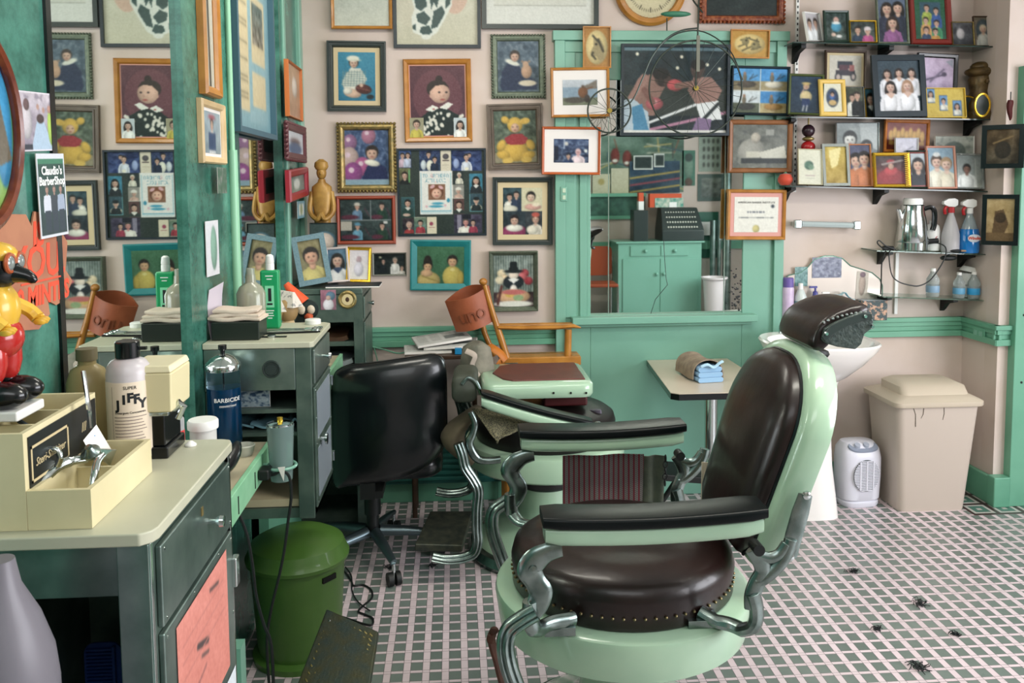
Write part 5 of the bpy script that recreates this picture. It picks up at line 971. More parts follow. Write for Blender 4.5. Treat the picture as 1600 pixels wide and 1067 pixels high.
# round framed cartoon mirror at the far left
oc = P(2, 205, X=XL+.01); o = thing('oval_picture', 'oval brown framed bright picture at the far left edge', 'picture frame', (XL+.002, oc.y-.078, oc.z))
MB().ring((.012, 0, 0), .158, .0115, 'X', 48, 8, M=Matrix.Diagonal((1, .78, 1.0, 1))).build('rim', mat('varnished brown rim', '5a2618', .25, c2='7a3c22', coat=.5), o)
pm = print_mesh('picture', .24, .31, lambda c: (c.bg('3f9a4a', '8fae4c', .08, 5), c.e(.6, .25, .3, .2, '2f7ac0'), c.e(.85, .5, .12, .3, '2a8ac4'), c.p([(.55, .2), (.7, .1), (.75, .3)], 'e08a2c'), c.p([(.4, .35), (.8, .3), (.95, .65), (.5, .75)], '6b5a48'), c.r(.5, .28, .75, .45, '14181c'), c.e(.6, .65, .08, .12, 'd8d4cc')), o, 110, 0)
import bmesh as _b
bm = _b.new(); bm.from_mesh(pm.data); _b.ops.delete(bm, geom=[v for v in bm.verts if (v.co.x/.122)**2+(v.co.z/.155)**2 > 1], context='VERTS'); bm.to_mesh(pm.data); bm.free(); pm.data.transform(T((.008, 0, 0)) @ Rz(90))
# toy figure
o = thing('toy_figure', 'glossy toy figure with goggles, black shoes, red trousers and yellow top', 'figurine', (-.718, 1.395, 1.2385)); o.scale = (.9, .9, .9)
my, mrd, mk = mat('toy yellow', 'd9ae3c', .3, coat=.3), mat('toy red', 'b02622', .25, coat=.4), M_BLKG
MB().box(-.035, -.05, 0, .045, .05, .018).build('base', M_WHITE, o, bevel=.004)
q = MB()
for y in (-.028, .03): q.ell((.012, y, .042), (.042, .026, .024), 18).ell((-.012, y, .06), (.022, .02, .03), 14)
q.build('shoes', mk, o); q = MB()
for y in (-.024, .026): q.ell((-.006, y, .105), (.026, .024, .05), 14)
q.ell((-.004, 0, .14), (.04, .045, .04), 18).build('trousers', mrd, o)
MB().ell((-.004, 0, .19), (.036, .042, .05), 18).tube(crv([(0, .035, .2), (.02, .06, .18), (.035, .06, .165)], 4), .013, 8).tube(crv([(0, -.035, .2), (.02, -.06, .18), (.035, -.06, .165)], 4), .013, 8).build('torso', my, o)
for y in (-.06, .06):
    q = MB()
    for k in range(4): q.ell((.042, y-.009+k*.006, .158+.003*(k % 2)), (.012, .0045, .006), 8)
    q.ell((.034, y+.008, .168), (.01, .006, .006), 8); q.build('hand', my, o)
MB().ell((0, 0, .26), (.036, .038, .036), 18).tube(crv([(.03, 0, .252), (.05, 0, .247), (.064, 0, .238)], 3), [.016, .015, .013, .012, .01, .008, .004], 10).build('head', mk, o)
MB().ell((-.004, 0, .285), (.037, .039, .024), 18).build('cap', my, o)
q = MB()
for y in (-.017, .017): q.ring((.03, y, .272), .015, .004, 'X', 20, 6)
q.build('goggle_rims', mat('toy orange', 'a4502c', .3), o); q = MB()
for y in (-.017, .017): q.ell((.03, y, .272), (.006, .014, .014), 12)
q.build('goggle_lenses', mat('grey lens', '8f9694', .1, .3), o)
# pilaster pictures
lframe('orange wood frame on the marbled strip, cut by the top edge', 331, 354, -70, 152, lambda c: (c.bg('b9b4a4'), c.ln(.5, 0, .6, 1, .05, '3a3a36')), X=XL+.012, m=M_OAK, b=.03, t_=.028)
lframe('small pale wood frame with a girl in a blue pinafore on the marbled strip', 322, 357, 160, 256, lambda c: (c.bg('8fa0ac', '7a8a94', .08), person(c, .5, .3, .13, '2a1c18', 'd0a894', 'd8d8d8'), c.r(.3, .5, .7, .95, '27406a'), c.e(.5, .12, .2, .06, 'a04a5a')), X=XL+.012, m=M_WOODL, b=.022, t_=.02, mats=(.01, M_MAT))
lpaper('white paper slip pinned low on the marbled strip', 321, 337, 345, 432, lambda c: (c.bg('dcd8e0'), c.e(.6, .5, .25, .4, '7fa894')), name='paper_slip', cat='paper', X=XL+.018, yaw=-4)
lpaper('small snapshot with green flowers above the mint pole', 341, 355, 262, 302, lambda c: (c.bg('4a6a54'), c.noise(.6, 8, 'c9a0b0')), X=XL+.03)
def R_news(c):
    c.bg('6f98a4'); c.r(.12, 0, .4, .9, 'cbb488'); c.sub(.4, 0, .95, .95, lambda c: (c.bg('7fa4ae'), c.r(.1, 0, .9, .1, 'd4b888'), c.r(.15, .2, .85, .62, 'cdb68a'), c.sub(.22, .24, .78, .5, lambda c: (c.bg('4a5a58', '7a6a58', .3, 8))), c.r(.15, .68, .85, .9, 'cdb68a')))
    for k in range(26): c.r(.15, .05+k*.032, .37, .056+k*.032, '8a7a5c')
lframe('tall slate blue frame with newspaper columns hung over the left mirror', 379, 436, -60, 212, R_news, X=XL+.01, m=mat('slate blue moulding', '3f5f6c', .4), b=.02, t_=.035, prof='flat')
lframe('leaning wood frame high in the left corner', 456, 477, 104, 187, lambda c: (c.bg('c89a74', 'b88464', .1), c.e(.6, .4, .2, .2, 'd8c4b4')), X=XL+.04, m=mat('orange wood trim', 'b2642c', .4), b=.008, t_=.02)
lframe('carved maroon frame with a group snapshot in the left corner', 453, 481, 197, 250, lambda c: (c.bg('c4c4cc'), c.e(.5, .45, .3, .14, '5a3a3a'), c.e(.5, .8, .4, .3, '2a4a7a')), X=XL+.04, m=mat('maroon carved wood', '54262c', .4, bump=.3), b=.03, t_=.02, orn=.02)
lframe('red frame with a grey picture beside the gilded statue', 455, 483, 263, 311, lambda c: (c.bg('5a6a62', '7a8a80', .2, 6), c.e(.5, .5, .2, .35, 'c9ccc4')), X=XL+.04, m=mat('crimson frame', '8a1f2c', .35), b=.034, t_=.025, spin=-3)
lpaper('narrow blue and white card under the red frame in the corner', 464, 476, 314, 341, lambda c: (c.bg('5a9ab0'), c.r(.2, .12, .8, .88, 'dcd8cc'), c.e(.5, .5, .15, .3, '8a9a6a')), name='card', cat='card', X=XL+.04)
# ================================================================ STEEL BACK BAR UNITS
def quadX(mb, x, y0, y1, z0, z1, d): return mb.box(x, y0, z0, x+d, y1, z1)
def rivets(o, X, pts, r=.0035):
    for y, z in pts: MB().ell((X, y, z), (.002, r, r), 6).build('rivet', M_CHROME, o, world=True)
def knobX(par, X, y, z): MB().lathe([(0, 0), (.005, 0), (.005, .012), (.011, .02), (.01, .027), (0, .028)], 14, M=T((X, y, z)) @ Ry(90)).build('knob', M_CHROME, par, world=True)
# unit 1 (foreground desk)
X1 = -.462; o = thing('back_bar_cabinet', 'foreground steel cabinet with pale laminate top and orange notice on its door', 'cabinet', (-.6, 1.5, 0))
tp = [(-.757, 1.262), (-.47, 1.262), (-.455, 1.275), (-.45, 1.29), (-.45, 1.715), (-.457, 1.733), (-.475, 1.74), (-.757, 1.74)]
MB().loft([[(x, y, 1.07) for x, y in tp], [(x, y, 1.09) for x, y in tp]]).build('top', M_LAM, o, world=True, bevel=.003)
MB().box(XL+.002, 1.30, .0, XL+.02, 1.70, 1.07).box(X1-.022, 1.278, 0, X1, 1.725, 1.07).box(XL+.002, 1.70, 0, X1, 1.725, 1.07).build('body', M_STEEL2, o, world=True)
MB().box(XL+.002, 1.285, .985, X1-.02, 1.292, 1.07).box(X1-.045, 1.270, 0, X1+.002, 1.292, 1.07).build('apron', M_STEEL, o, world=True, bevel=.002)
MB().box(X1-.003, 1.272, 0, X1+.004, 1.282, 1.07).box(X1-.003, 1.715, 0, X1+.004, 1.727, 1.07).build('corner_strip', M_CHROME, o, world=True, bevel=.001)
dw = MB().box(X1, 1.30, .925, X1+.010, 1.70, 1.055).build('drawer', M_STEEL, o, world=True, bevel=.003); knobX(dw, X1+.010, 1.55, .993)
MB().box(X1+.0095, 1.505, 1.02, X1+.0115, 1.515, 1.035).build('lock_plate', M_GOLD, dw, world=True)
rivets(o, X1+.0105, [(1.312, .935), (1.312, 1.045), (1.69, .935), (1.69, 1.045)]); 
do = MB().box(X1, 1.30, .35, X1+.010, 1.70, .915).build('door', M_STEEL, o, world=True, bevel=.003)
print_mesh('orange_notice', .30, .235, lambda c: (c.bg('e0796a', 'd97060', .04), c.ln(.62, .12, .8, .16, .03, '5a3a38'), c.ln(.35, .38, .55, .46, .05, '4a3434'), c.ln(.42, .5, .55, .55, .03, '6a4440'), [c.r(.08, .2+k*.12, .92, .206+k*.12, 'c4685c') for k in range(7)], c.ln(.15, .7, .5, .62, .02, '8a4a48')), do, 120, 0, M=T((0, 0, 0)), mm=M_PRINTM)
nn = do.children[0]; nn.data.transform(wm(do).inverted() @ T((X1+.0115, 1.50, .78)) @ Rz(90)); nn['label'] = 'orange notice taped to the door'
print_mesh('white_notice', .26, .22, lambda c: (c.bg('cfd2da'), [c.r(.08, .1+k*.11, .9, .115+k*.11, '9a9aa8') for k in range(8)]), do, 80, 0, mm=M_PRINTM); nn = do.children[-1]; 
for nn in do.children:
    if nn.name.startswith('white_notice'): nn.data.transform(wm(do).inverted() @ T((X1+.0115, 1.56, .53)) @ Rz(90)); nn['label'] = 'white notice taped low on the door'
rivets(o, X1+.0105, [(1.31, .905), (1.31, .78), (1.31, .65), (1.69, .9), (1.69, .75), (1.69, .6), (1.45, .907), (1.6, .907), (1.4, .645), (1.6, .645)])
MB().box(X1+.008, 1.69, .80, X1+.02, 1.715, .86).build('hinge', M_CHROME, o, world=True, bevel=.003)
# unit 2
Y2a, Y2b, X2 = 2.55, 2.91, -.432
o = thing('back_bar_cabinet', 'steel cabinet with open shelves under the towel box and green bottle', 'cabinet', (-.59, 2.73, 0))
tp = [(-.742, Y2a-.012), (-.43, Y2a-.012), (-.42, Y2a), (-.42, Y2b-.02), (-.44, Y2b), (-.742, Y2b)]
MB().loft([[(x, y, 1.122) for x, y in tp], [(x, y, 1.14) for x, y in tp]]).build('top', M_LAM, o, world=True, bevel=.003)
MB().box(X2-.02, Y2a+.01, .6, X2, Y2b-.01, 1.122).box(XL+.014, Y2a+.01, .6, XL+.03, Y2b-.01, 1.122).box(XL+.014, Y2b-.02, .6, X2, Y2b-.01, 1.122).box(XL+.014, Y2a+.01, .6, X2, Y2b-.01, .63).build('body', M_STEEL2, o, world=True)
MB().box(X2-.045, Y2a, .6, X2+.002, Y2a+.012, 1.122).box(XL+.014, Y2a, .6, XL+.05, Y2a+.012, .99).build('front_post', M_STEEL2, o, world=True, bevel=.002)
MB().box(XL+.014, Y2a-.004, .995, X2-.045, Y2a+.014, 1.120).build('top_panel', M_STEEL, o, world=True, bevel=.002)
c = P(424, 577, Y=Y2a-.006); MB().ring((c.x, Y2a-.006, c.z), .024, .003, 'Y', 28, 6).ring((c.x, Y2a-.006, c.z), .018, .002, 'Y', 28, 6).lathe([(0, 0), (.016, 0), (.016, .004), (0, .004)], 20, M=T((c.x, Y2a-.0035, c.z)) @ Rx(90)).build('ring_socket', M_DKGREY, o, world=True)
for z in (.935, .865): MB().box(XL+.03, Y2a+.01, z-.012, X2-.02, Y2b-.02, z).build('shelf', M_STEEL2, o, world=True)
MB().box(XL+.03, Y2a+.02, .632, X2-.045, Y2b-.03, .655).build('bottom_pad', mat('cream liner', 'b5a98c', .6), o, world=True)
dw = MB().box(X2, Y2a+.025, 1.005, X2+.009, Y2b-.025, 1.11).build('drawer', M_STEEL, o, world=True, bevel=.003); knobX(dw, X2+.009, (Y2a+Y2b)/2, 1.06)
do = MB().box(X2, Y2a+.02, .625, X2+.008, Y2b-.02, .995).build('door', M_STEEL2, o, world=True, bevel=.003)
for z0, z1_ in ((.83, .975), (.65, .80)): MB().box(X2+.008, Y2a+.05, z0, X2+.0095, Y2b-.05, z1_).build('glass_pane', mat('frosted pane', '8f9aa4', .25), do, world=True)
MB().lathe([(0, 0), (.006, 0), (.006, .012), (.018, .016), (.018, .022), (0, .024)], 16, M=T((X2+.008, Y2a+.10, .815)) @ Ry(90)).build('door_knob', M_CHROME, do, world=True)
rivets(o, X2+.0085, [(Y2a+.03, .985), (Y2a+.03, .9), (Y2a+.03, .82), (Y2a+.03, .64), (Y2b-.03, .985), (Y2b-.03, .82), (Y2b-.03, .64)], .003)
MB().box(X2+.006, Y2b-.03, .93, X2+.016, Y2b-.012, .96).box(X2+.006, Y2b-.03, .67, X2+.016, Y2b-.012, .70).build('hinge', M_CHROME, o, world=True)
q = P(397, 622, Y=Y2a+.03); o2 = thing('patterned_card', 'blue and white patterned card standing on the upper open shelf', 'card', (q.x, Y2a+.04, .9355)); print_mesh('print', .088, .054, lambda c: (c.bg('a9b6bc', '9aa8b0', .1), c.noise(1, 7, '1f3a5c'), c.noise(.8, 11, '2a4668')), o2, 70, 0, M=T((0, 0, .028)))
MB().box(-.045, .001, 0, .045, .003, .056).build('card', M_PAPER, o2)
for k, (cx, w_) in enumerate(((-.66, .1), (-.56, .12), (-.49, .06))):
    o2 = thing('folded_cloth', ['crumpled teal cloth at the left of the lower open shelf', 'crumpled blue grey cloth in the middle of the lower open shelf', 'small crumpled cloth at the right of the lower open shelf'][k], 'cloth', (cx, Y2a+.1, .8655), group='cloths on the open shelf')
    MB().grid(lambda u, v: ((u-.5)*w_, (v-.5)*.14, .012+.014*math.sin(7*u+k*2)*math.sin(5*v+k)+.012*math.sin(PI*u)), 14, 10, .006).build('cloth', mat('teal grey cloth', '5a7f88', .8, c2='3f5f6a', ns=20), o2)
# lower counters
for (ya, yb, xe, lab) in ((1.745, 2.545, -.56, 'cluttered low counter behind the mint painted power rail'), (2.915, 3.835, -.52, 'low counter between the two far steel cabinets')):
    o = thing('low_counter', lab, 'counter', ((XL+xe)/2, (ya+yb)/2, 0)); MB().box(XL+.014, ya, .822, xe, yb, .842).build('top', mat('stained cream counter', 'b9ae93', .5, c2='98937e', ns=7), o, world=True, bevel=.003)
    MB().box(XL+.014, ya+(.02 if ya < 2 else .25), 0, XL+.05, yb-.02, .822).build('support', M_GREEN2, o, world=True)
    MB().box(xe, ya, .775, xe+.014, yb, .85).build('power_rail', mat('pale mint rail', '8fc49e', .4, c2='7ab38c', ns=14), o, world=True, bevel=.002)
    if ya < 2:
        MB().box(xe+.014, 2.12, .785, xe+.0155, 2.125, .83).box(xe+.014, 2.3, .785, xe+.0155, 2.305, .83).build('slot', M_DARK, o, world=True)
        MB().box(XL+.03, 2.15, .0, -.56, 2.2, .42).build('lower_panel', M_GREEN, o, world=True)
# unit 3 (near the corner)
Y3a, Y3b, X3 = 3.845, 4.245, -.415
o = thing('back_bar_cabinet', 'dull steel cabinet in the corner under the standing photo frames', 'cabinet', (-.58, 4.05, 0))
MB().box(XL+.02, Y3a, 1.115, X3, Y3b, 1.14).build('top', M_STEEL2, o, world=True, bevel=.003)
MB().box(X3-.02, Y3a+.012, 0, X3, Y3b, 1.115).box(XL+.02, Y3a+.012, 0, XL+.04, Y3b, 1.115).box(XL+.02, Y3b-.02, 0, X3, Y3b, 1.115).box(XL+.02, Y3a+.012, 0, X3, Y3b, .06).build('body', M_STEEL2, o, world=True)
MB().box(X3-.04, Y3a, 0, X3+.001, Y3a+.012, 1.115).box(XL+.02, Y3a, 0, XL+.05, Y3a+.012, 1.115).build('front_post', M_STEEL2, o, world=True)
MB().box(XL+.05, Y3a-.003, .99, X3-.04, Y3a+.012, 1.113).build('top_panel', M_STEEL2, o, world=True)
for z in (.90, .78, .5): MB().box(XL+.04, Y3a+.01, z-.02, X3-.02, Y3b-.02, z).build('shelf', M_STEEL2, o, world=True)
dw = MB().box(X3, Y3a+.02, 1.0, X3+.008, Y3b-.05, 1.1).build('drawer', M_STEEL2, o, world=True, bevel=.003); knobX(dw, X3+.008, 4.03, 1.05)
MB().box(X3, Y3a+.02, .3, X3+.008, Y3b-.05, .985).build('door', M_STEEL2, o, world=True, bevel=.003)
rivets(o, X3+.0085, [(Y3a+.03, .97), (Y3a+.03, .8), (Y3a+.03, 1.09), (Y3a+.03, 1.01)])
for k, (z, cx) in enumerate(((.9005, -.6), (.7805, -.58))):
    o2 = thing('paper_bundle', ['dark bundle of papers on the upper shelf of the corner cabinet', 'grey bundle wrapped in plastic on the lower shelf of the corner cabinet'][k], 'papers', (cx, Y3a+.12, z)); MB().grid(lambda u, v: ((u-.5)*.22, (v-.5)*.2, .03+.015*math.sin(6*u+k)*math.cos(4*v)), 10, 8, .02).build('papers', [M_WOODD, mat('grey plastic', '8a9294', .3)][k], o2)
c = P(512, 481, Y=Y3a-.004); stuck('snapshot of a bride stuck to the corner cabinet front', (501, 453, 525, 484), lambda c: (c.bg('b06a80', '8a5a6a', .1), c.e(.65, .3, .3, .22, '5a7a94'), c.e(.5, .75, .35, .3, 'dcd4dc'), c.o(.5, .4, .12, 'c9a090')), Y3a-.005)
c = P(543, 468, Y=Y3a-.004); o = thing('medallion', 'round gold medallion portrait stuck to the corner cabinet front', 'medallion', (c.x, Y3a-.0045, c.z)); MB().lathe([(0, 0), (.041, 0), (.041, .004), (.034, .01), (.026, .006), (0, .006)], 32, M=Rx(90)).build('rim', M_GOLD, o)
MB().lathe([(0, .0062), (.025, .0062), (.024, .0072), (0, .0072)], 28, M=Rx(90)).build('face', mat('parchment', 'c9b98c', .6), o); MB().ell((0, -.0075, .001), (.009, .001, .011), 12).build('portrait', M_WOODD, o)
# frames standing on the corner cabinet
zc = lambda x: 1.1405
o = thing('magazine', 'thin magazine lying under the frames on the corner cabinet', 'magazine', (-.47, 3.94, 1.1405)); MB().box(-.11, -.07, 0, .13, .07, .006).build('pages', M_PAPER, o, bevel=.001); MB().box(-.11, -.07, .006, .13, .07, .010).build('cover', M_NAVY, o)
z3t = lambda x: 1.1515
sf('slate blue frame leaning left with a smiling girl in yellow', (461, 369, 512, 445), lambda c: (c.bg('8a7a4c', '6a6040', .12, 8), person(c, .5, .42, .2, '221814', 'c98f70', 'c4b060')), zc, Y=3.90, m=M_SLATE, b=.024, spin=-9, yaw=8, t_=.016, prof='flat')
sf('dark picture of a white haired child standing at the back of the corner cabinet', (484, 348, 527, 400), lambda c: (c.bg('3a4a48', '2c3a38', .05), c.o(.55, .35, .22, '4a7084'), c.o(.55, .32, .16, 'd8c0b0'), c.e(.55, .75, .25, .25, 'd8c8bc')), lambda x: 1.1415, Y=4.075, m=M_DKGREY, b=.004, lean=-3)
sf('white frame with a girl in a sailor collar', (510, 387, 545, 439), R_p(1, '4a6a84', hair='181210', top='d4d0cc', long=True, collar='2a3a5a'), z3t, Y=3.945, m=mat('white painted frame', 'd4c8c4', .4), b=.010, spin=-4)
sf('shiny gold frame with a washed out portrait', (541, 387, 580, 439), lambda c: (c.bg('c9bcc4', 'd8d0c8', .04), c.e(.5, .32, .14, .12, 'a4848c'), c.e(.5, .65, .25, .25, 'c4bcc8')), z3t, Y=3.95, m=M_GOLDB, b=.014, spin=2)
# gilded statue
x = P(498, 300, Y=4.14).x+.012; o = thing('carved_statue', 'slender golden carved standing figure behind the frames in the corner', 'statue', (x, 4.16, 1.1405))
mg2 = mat('golden carved wood', 'b08a44', .4, .1, c2='8a642c', ns=18, bump=.5, bs=50)
MB().loft([sup(.05, .04, 2.5, 0), sup(.046, .036, 2.3, .08), sup(.036, .03, 2.2, .2), sup(.04, .032, 2.2, .32), sup(.05, .034, 2.2, .42), sup(.046, .03, 2.2, .455), sup(.02, .018, 2, .475), sup(.016, .016, 2, .49)]).tube(crv([(-.045, -.005, .43), (-.055, -.02, .34), (-.02, -.045, .3), (.0, -.045, .33)], 4), .012, 8).tube(crv([(.045, -.005, .43), (.055, -.02, .34), (.02, -.045, .3), (.0, -.045, .33)], 4), .012, 8).build('robed_body', mg2, o)
MB().ell((0, 0, .52), (.024, .026, .034), 16).ell((0, -.026, .517), (.005, .008, .008), 8).build('head', mg2, o); MB().loft([sup(.026, .026, 2, .535), sup(.034, .03, 2, .55), sup(.03, .028, 2, .57), sup(.01, .01, 2, .585)]).build('hat', mg2, o)
# ---- things on station 2
def onz(px, py, z): q = P(px, py, Z=z); return q.x, q.y
x, y = onz(368, 522, 1.14); o = thing('towel_box', 'black metal box holding a folded white towel stack', 'box', (-.652, 2.64, 1.1405))
MB().box(-.075, -.055, 0, .065, .055, .055).build('box', mat('dark green black metal', '1c2620', .35), o, bevel=.003)
o = thing('towel', 'folded white towel lying on the black metal box', 'towel', (-.655, 2.64, 1.196)); q = MB()
for k in range(3): q.loft([[Vector((x, yy+.003*math.sin(40*x+2*k), zz*(.7 if i in (0, 10) else 1.12)+.0022*math.sin(55*x+2.3*k))) for yy, zz in rrect(.1-.006*k, .012, .0055, 4)] for i, x in enumerate([-.082+.005*k+(.155-.012*k)*j/10 for j in range(11)])], M=T((0, 0, .007+k*.0108)) @ Rz(3*k-3))
q.build('folded_layers', mat('off white terry', 'd3c3b2', .9, bump=.6, bs=300), o, sharp=60)
def lat2(name, label, cat, x, y, z, parts, rot=0):
    o = thing(name, label, cat, (x, y, z), (0, 0, math.radians(rot)))
    for nm, m, prof in parts: MB().lathe(prof, 28).build(nm, m, o)
    return o
o = lat2('glass_bottle', 'clear square shouldered bottle of lotion behind the towel box', 'bottle', -.648, 2.76, 1.1405, [('bottle', mat('cloudy clear bottle', 'b8b8a4', .15, trans=.45), [(0, 0), (.042, 0), (.045, .01), (.045, .12), (.036, .14), (.017, .155), (.015, .18), (0, .18)]), ('stopper', mat('clear stopper', 'c0c4b4', .1, trans=.5), [(0, .18), (.013, .18), (.013, .2), (0, .202)])])
o = thing('tonic_bottle', 'bright green tonic bottle with white cap behind the towel', 'bottle', (-.595, 2.80, 1.1405)); mgb = mat('bright green bottle', '14955c', .3, coat=.3)
MB().box(-.03, -.018, 0, .03, .018, .19).build('bottle', mgb, o, bevel=.008, seg=3); MB().cyl((0, 0, .19), (0, 0, .21), .014).build('collar', M_WHITE, o); MB().lathe([(.012, .21), (.014, .215), (.012, .235), (.006, .24), (0, .24)], 16).build('cap', M_WHITE, o)
MB().box(-.014, -.0192, .07, .014, -.018, .14).build('label_patch', mat('mint label', '7fd4a8', .5), o); MB().box(-.004, -.0198, .09, .006, -.0190, .132).box(-.008, -.0198, .078, .009, -.019, .084).build('label_figure', M_TXTB, o); q = MB()
for k, (z, w_) in enumerate(((.17, .012), (.16, .008), (.058, .013), (.05, .01), (.042, .012), (.034, .007))): q.box(-w_, -.0186, z, w_, -.0181, z+.003)
q.build('label_print', M_TXTW, o)
o = thing('paper_sheet', 'white paper leaning against the marbled strip beside the towel box', 'paper', (-.725, 2.66, 1.1405), (0, math.radians(-8), math.radians(80)))
MB().grid(lambda u, v: ((u-.5)*.1+.02*v, .01*math.sin(3*v), v*.155), 8, 8, .001).build('sheet', mat('pale lilac paper', 'c8c0cc', .8), o)
o = thing('comb', 'black comb lying on the far cabinet top', 'comb', (-.50, 2.70, 1.1405), (0, 0, math.radians(6))); q = MB().box(-.09, -.004, 0, .075, .003, .004)
for k in range(44): q.box(-.088+k*.0036, -.014, .0005, -.0862+k*.0036, -.004, .0032)
q.build('comb', M_BLK2, o)
for k, (yy, r_) in enumerate(((2.735, 4), (2.76, -2))):
    o = thing('scissors', ['steel scissors lying just behind the black comb', 'second pair of steel scissors, farther from the black comb'][k], 'scissors', (-.50, yy, 1.1405), (0, 0, math.radians(r_)))
    MB().prism([(-.1, .0), (.02, .004), (.02, -.002)], -.006, .0).build('blade', M_CHROME, o); MB().box(-.1, -.002, 0, .03, .005, .004).build('blade', M_CHROME, o)
    MB().ring((.058, .012, .004), .013, .003, 'Z', 20, 6).tube([(.02, .003, .003), (.045, .01, .004)], .003, 6).build('finger_loop', M_CHROME, o); MB().ring((.058, -.015, .004), .013, .003, 'Z', 20, 6).tube([(.02, -.001, .003), (.045, -.012, .004)], .003, 6).build('finger_loop', M_CHROME, o)
o = thing('wristwatch', 'small dark wristwatch face near the towel box', 'watch', (-.56, 2.63, 1.1405)); MB().lathe([(0, 0), (.013, 0), (.014, .004), (.012, .007), (0, .007)], 24).build('case', M_CHROME, o); MB().lathe([(0, .0071), (.010, .0071), (.010, .0078), (0, .0078)], 24).build('dial', M_BLK2, o); MB().box(-.045, -.007, 0, .045, .007, .0025).build('strap', M_BLK2, o)
o = lat2('jar_lid', 'round white lid at the back edge of the far cabinet top', 'lid', -.475, 2.875, 1.1405, [('lid', M_WHITE, [(0, 0), (.026, 0), (.026, .014), (.023, .016), (0, .016)])])
# puppets on the low counter behind
for k, (px, lab, hat) in enumerate(((424, 'carved puppet head with folded white paper hat, left of the pair', 'd4cec4'), (448, 'carved puppet head with folded white paper hat, right of the pair', 'd8d4cc'))):
    c = P(px+k*2, 485, Y=3.16+k*.13); o = thing('puppet', lab, 'puppet', (c.x, c.y, .8425), (0, 0, math.radians(20-50*k)), group='carved puppets behind the far cabinet')
    MB().lathe([(0, 0), (.05, 0), (.04, .1), (.035, .2), (.02, .25), (0, .25)], 16).build('body', mat('beige costume', 'c9b088', .8), o); MB().ell((0, 0, .285), (.038, .04, .048), 16).ell((0, -.042, .28), (.008, .012, .01), 8).build('head', mat('carved tan face', 'a08458', .6, bump=.6, bs=60), o)
    MB().loft([[(-.05, -.03, .30), (.05, -.03, .30), (.05, .03, .30), (-.05, .03, .30)], [(-.035, -.006, .36), (.03, -.006, .355), (.03, .006, .355), (-.035, .006, .36)]]).build('hat', mat('printed white paper', hat, .8, c2='8a8a88', ns=60, amt=(.55, .62)), o)
c = P(476, 480, Y=3.4); o = thing('toy_bird', 'dark plush bird toy with an orange red cone hat, right of the puppets', 'toy', (c.x, c.y, .8425)); MB().lathe([(0, 0), (.06, 0), (.055, .12), (.05, .2), (.03, .25), (0, .25)], 18).ell((.01, 0, .27), (.045, .045, .04), 16).build('body', mat('black green plush', '10201e', .8), o)
MB().ell((.03, -.036, .275), (.016, .012, .018), 12).ell((-.005, -.04, .275), (.016, .01, .018), 12).build('eyes', mat('cream white', 'c9bda8', .5), o); MB().tube([(.02, -.03, .25), (.035, -.06, .235)], [.018, .006], 10).build('beak', mat('orange beak', 'b8502c', .5), o); MB().tube([(-.01, 0, .295), (-.07, .0, .375)], [.034, .012], 14).build('hat', mat('orange red felt', 'e0502a', .6, c2='c85a2c'), o)
# ---- low counter 1: disinfectant jar and friends
JX, JY = -.665, 2.47; o = thing('disinfectant_jar', 'tall glass jar of dark blue disinfectant with steel lid, lettered BARBICIDE', 'jar', (JX, JY, .8425))
MB().lathe([(0, 0), (.052, 0), (.054, .012), (.045, .02), (.047, .03), (.047, .24), (.0465, .245)], 32, caps=False).build('glass', mat('blue tinted glass', 'b4d4e4', .02, trans=1, ior=1.2), o)
MB().lathe([(0, .004), (.043, .022), (.0452, .03), (.0452, .185), (0, .185)], 32).build('disinfectant', mat('deep blue liquid', '0b3a5c', .1, coat=.4), o)
MB().lathe([(.049, .235), (.05, .25), (.046, .256), (.03, .272), (.012, .28), (0, .28)], 32).build('lid', M_CHROME, o); MB().lathe([(.006, .278), (.007, .29), (.012, .295), (.012, .306), (0, .308)], 16).cyl((0, 0, .03), (0, 0, .278), .002).build('knob', M_BLKG, o)
aj = Rz(28); lettering('BARBICIDE', .0165, M_TXTW, aj @ T((0, 0, .155)), o, wrap=.0478); lettering('DISINFECTANT', .0072, M_TXTW, aj @ T((0, 0, .138)), o, wrap=.0478)
lat2('tall_jar', 'tall white jar with a wide white lid just behind the desk edge', 'jar', -.592, 2.01, .8425, [('jar', mat('milky plastic', 'c9c9c4', .3), [(0, 0), (.028, 0), (.03, .01), (.03, .195), (0, .195)]), ('lid', M_WHITE, [(0, .195), (.0345, .195), (.035, .198), (.035, .212), (.032, .216), (0, .216)])])
lat2('spray_tin', 'white capped tin with a red band between dryer and jar lid', 'tin', -.630, 1.93, .8425, [('tin', mat('grey white tin', 'b9b4b4', .35), [(0, 0), (.02, 0), (.02, .2), (0, .2)]), ('red_band', mat('red band', 'c43a38', .4), [(.0203, .18), (.0206, .18), (.0206, .215), (.0203, .215)]), ('cap', mat('grey cap', '9a9c9c', .35), [(0, .2), (.0202, .2), (.0202, .24), (.015, .246), (0, .246)])])
lat2('green_bottle', 'slim green capped bottle half hidden behind the beige machine', 'bottle', -.69, 2.06, .8425, [('bottle', mat('emerald plastic', '0f8458', .3), [(0, 0), (.018, 0), (.018, .24), (.008, .27), (0, .27)])])
for k, (x, y) in enumerate(((-.60, 2.42), (-.69, 2.33))): lat2('paper_cup', ['crumpled clear cup in front of the disinfectant jar', 'second crumpled clear cup, nearer the mirror'][k], 'cup', x, y, .8425, [('cup', mat('frosted cup', 'c9cbbd', .3, trans=.4), [(0, 0), (.022, 0), (.03, .028), (.027, .03), (.018, .006), (0, .006)])])
